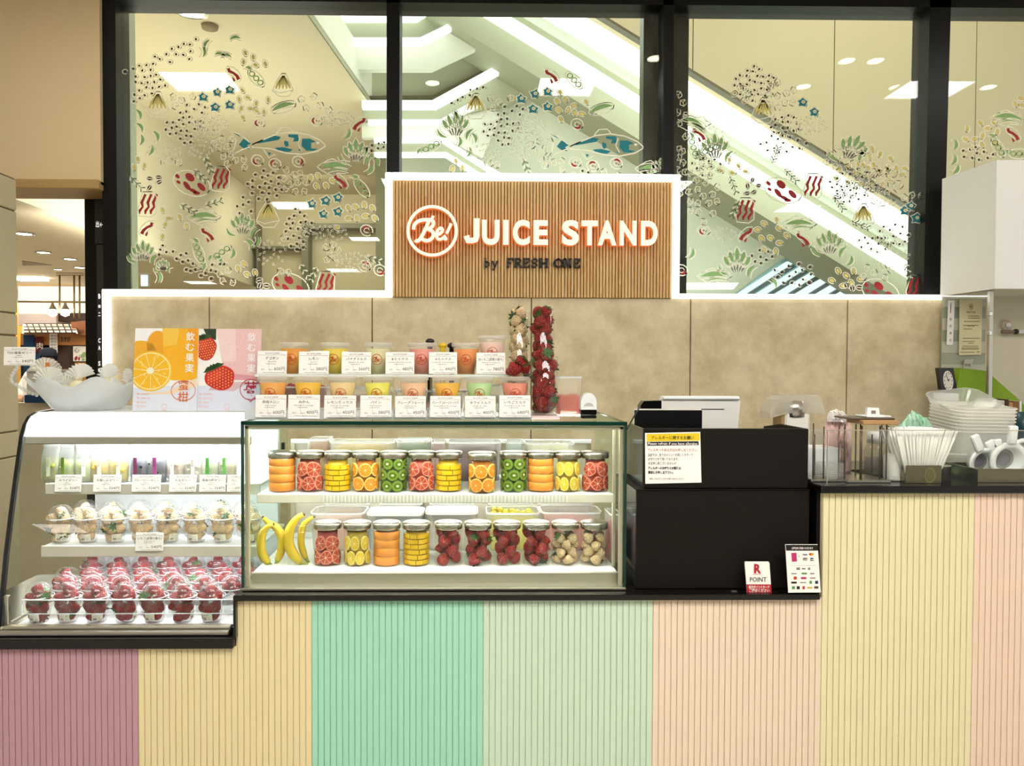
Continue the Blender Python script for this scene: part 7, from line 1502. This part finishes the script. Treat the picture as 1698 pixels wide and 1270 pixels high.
# back shelf that carries clock, books
zb_ = PZ(700, 4.0, 1600); struct('trim_10', M().cbox(PX(1556, 4.0, 700), 3.6, 3.92, 4.2, 0, zb_, .003), m_steel, 'steel back counter in the right corner')
o = M().cbox(PX(1562, 4.06, 660), PX(1588, 4.06, 660), 4.05, 4.14, zb_+.0005, PZ(652, 4.05, 1570), .003).build('white_box', m_wht); tag(o, 'small white box under the black clock', 'box')
for a, b_, pt_, mt, lab in ((1641, 1649, 662, m_card, 'white board edge at the left of the upright boards'), (1649.5, 1661, 664, mat('grey_cream_file', '#d2cbb8', .6), 'grey cream file among the upright boards'), (1662, 1668, 662, m_dkw, 'dark brown board among the upright ones'), (1668.5, 1675, 667, mat('light_board', '#c08a4c', .5), 'light tan board among the upright ones'), (1675.5, 1685, 665, mat('mid_board', '#8a5c30', .5), 'mid brown board among the upright ones'), (1686, 1689.5, 665, m_wht, 'thin white board at the right of the upright boards')):
    o = M().cbox(PX(a, 3.95, 700), PX(b_, 3.95, 700), 3.93, 4.08, zb_+.0005, PZ(pt_, 3.93, 1660), .002).build('upright_board', mt); tag(o, lab, 'board')
o = M().lathe([(0, 0), (.035, .001), (.04, .10), (.037, .10), (.033, .004)], 20).build('teal_cup', mat('dark_teal', '#1d4248', .3), loc=(PX(1697, 2.75, 730), 2.75, ZR+.11)); tag(o, 'dark teal cup at the right edge', 'cup')
o2 = M().cbox(-.05, .08, -.05, .06, 0, .1094, .003).build('box_stand', m_wht, loc=(PX(1697, 2.75, 730), 2.76, ZR)); tag(o2, 'white box under the teal cup at the right edge', 'box')
t = thing('water_tap', 'round valve with a white pipe on the cream wall at the right edge', 'tap', (PX(1675, 4.24, 542), 4.28, PZ(542, 4.24, 1675))); k = 4.24/F; m_tap = mat('tap_pink', '#cfbcae', .35)
m = M().lathe([(9*k, 0), (9*k, .016), (7*k, .02), (0, .02)], 24); m.xform(Matrix.Rotation(PI/2, 4, 'X')); m.v = [(x, y+.0, z+3*k) for x, y, z in m.v]; m.build('flange', m_tap, t)
m = M().lathe([(0, 0), (4*k, 0), (4*k, .012), (0, .012)], 18); m.xform(Matrix.Rotation(PI/2, 4, 'X')); m.v = [(x, y-.02, z+3*k) for x, y, z in m.v]; m.build('cap', m_wht, t)
M().tube([(-14*k, -.04, -8*k), (8*k, -.04, -8*k)], 3*k, 10).build('lever', mat('tap_brown', '#8a7462', .4), t); M().tube([(8*k, -.04, -8*k), (12*k, -.04, -8*k)], 4.5*k, 12).build('collar', m_blk, t); M().tube([(12*k, -.04, -8*k), (60*k, -.04, -8*k)], 3.4*k, 12).build('pipe', m_wht, t)
M().tube([(0, 0, -8*k), (0, -.04, -8*k)], 3*k, 8).build('stub', m_tap, t)
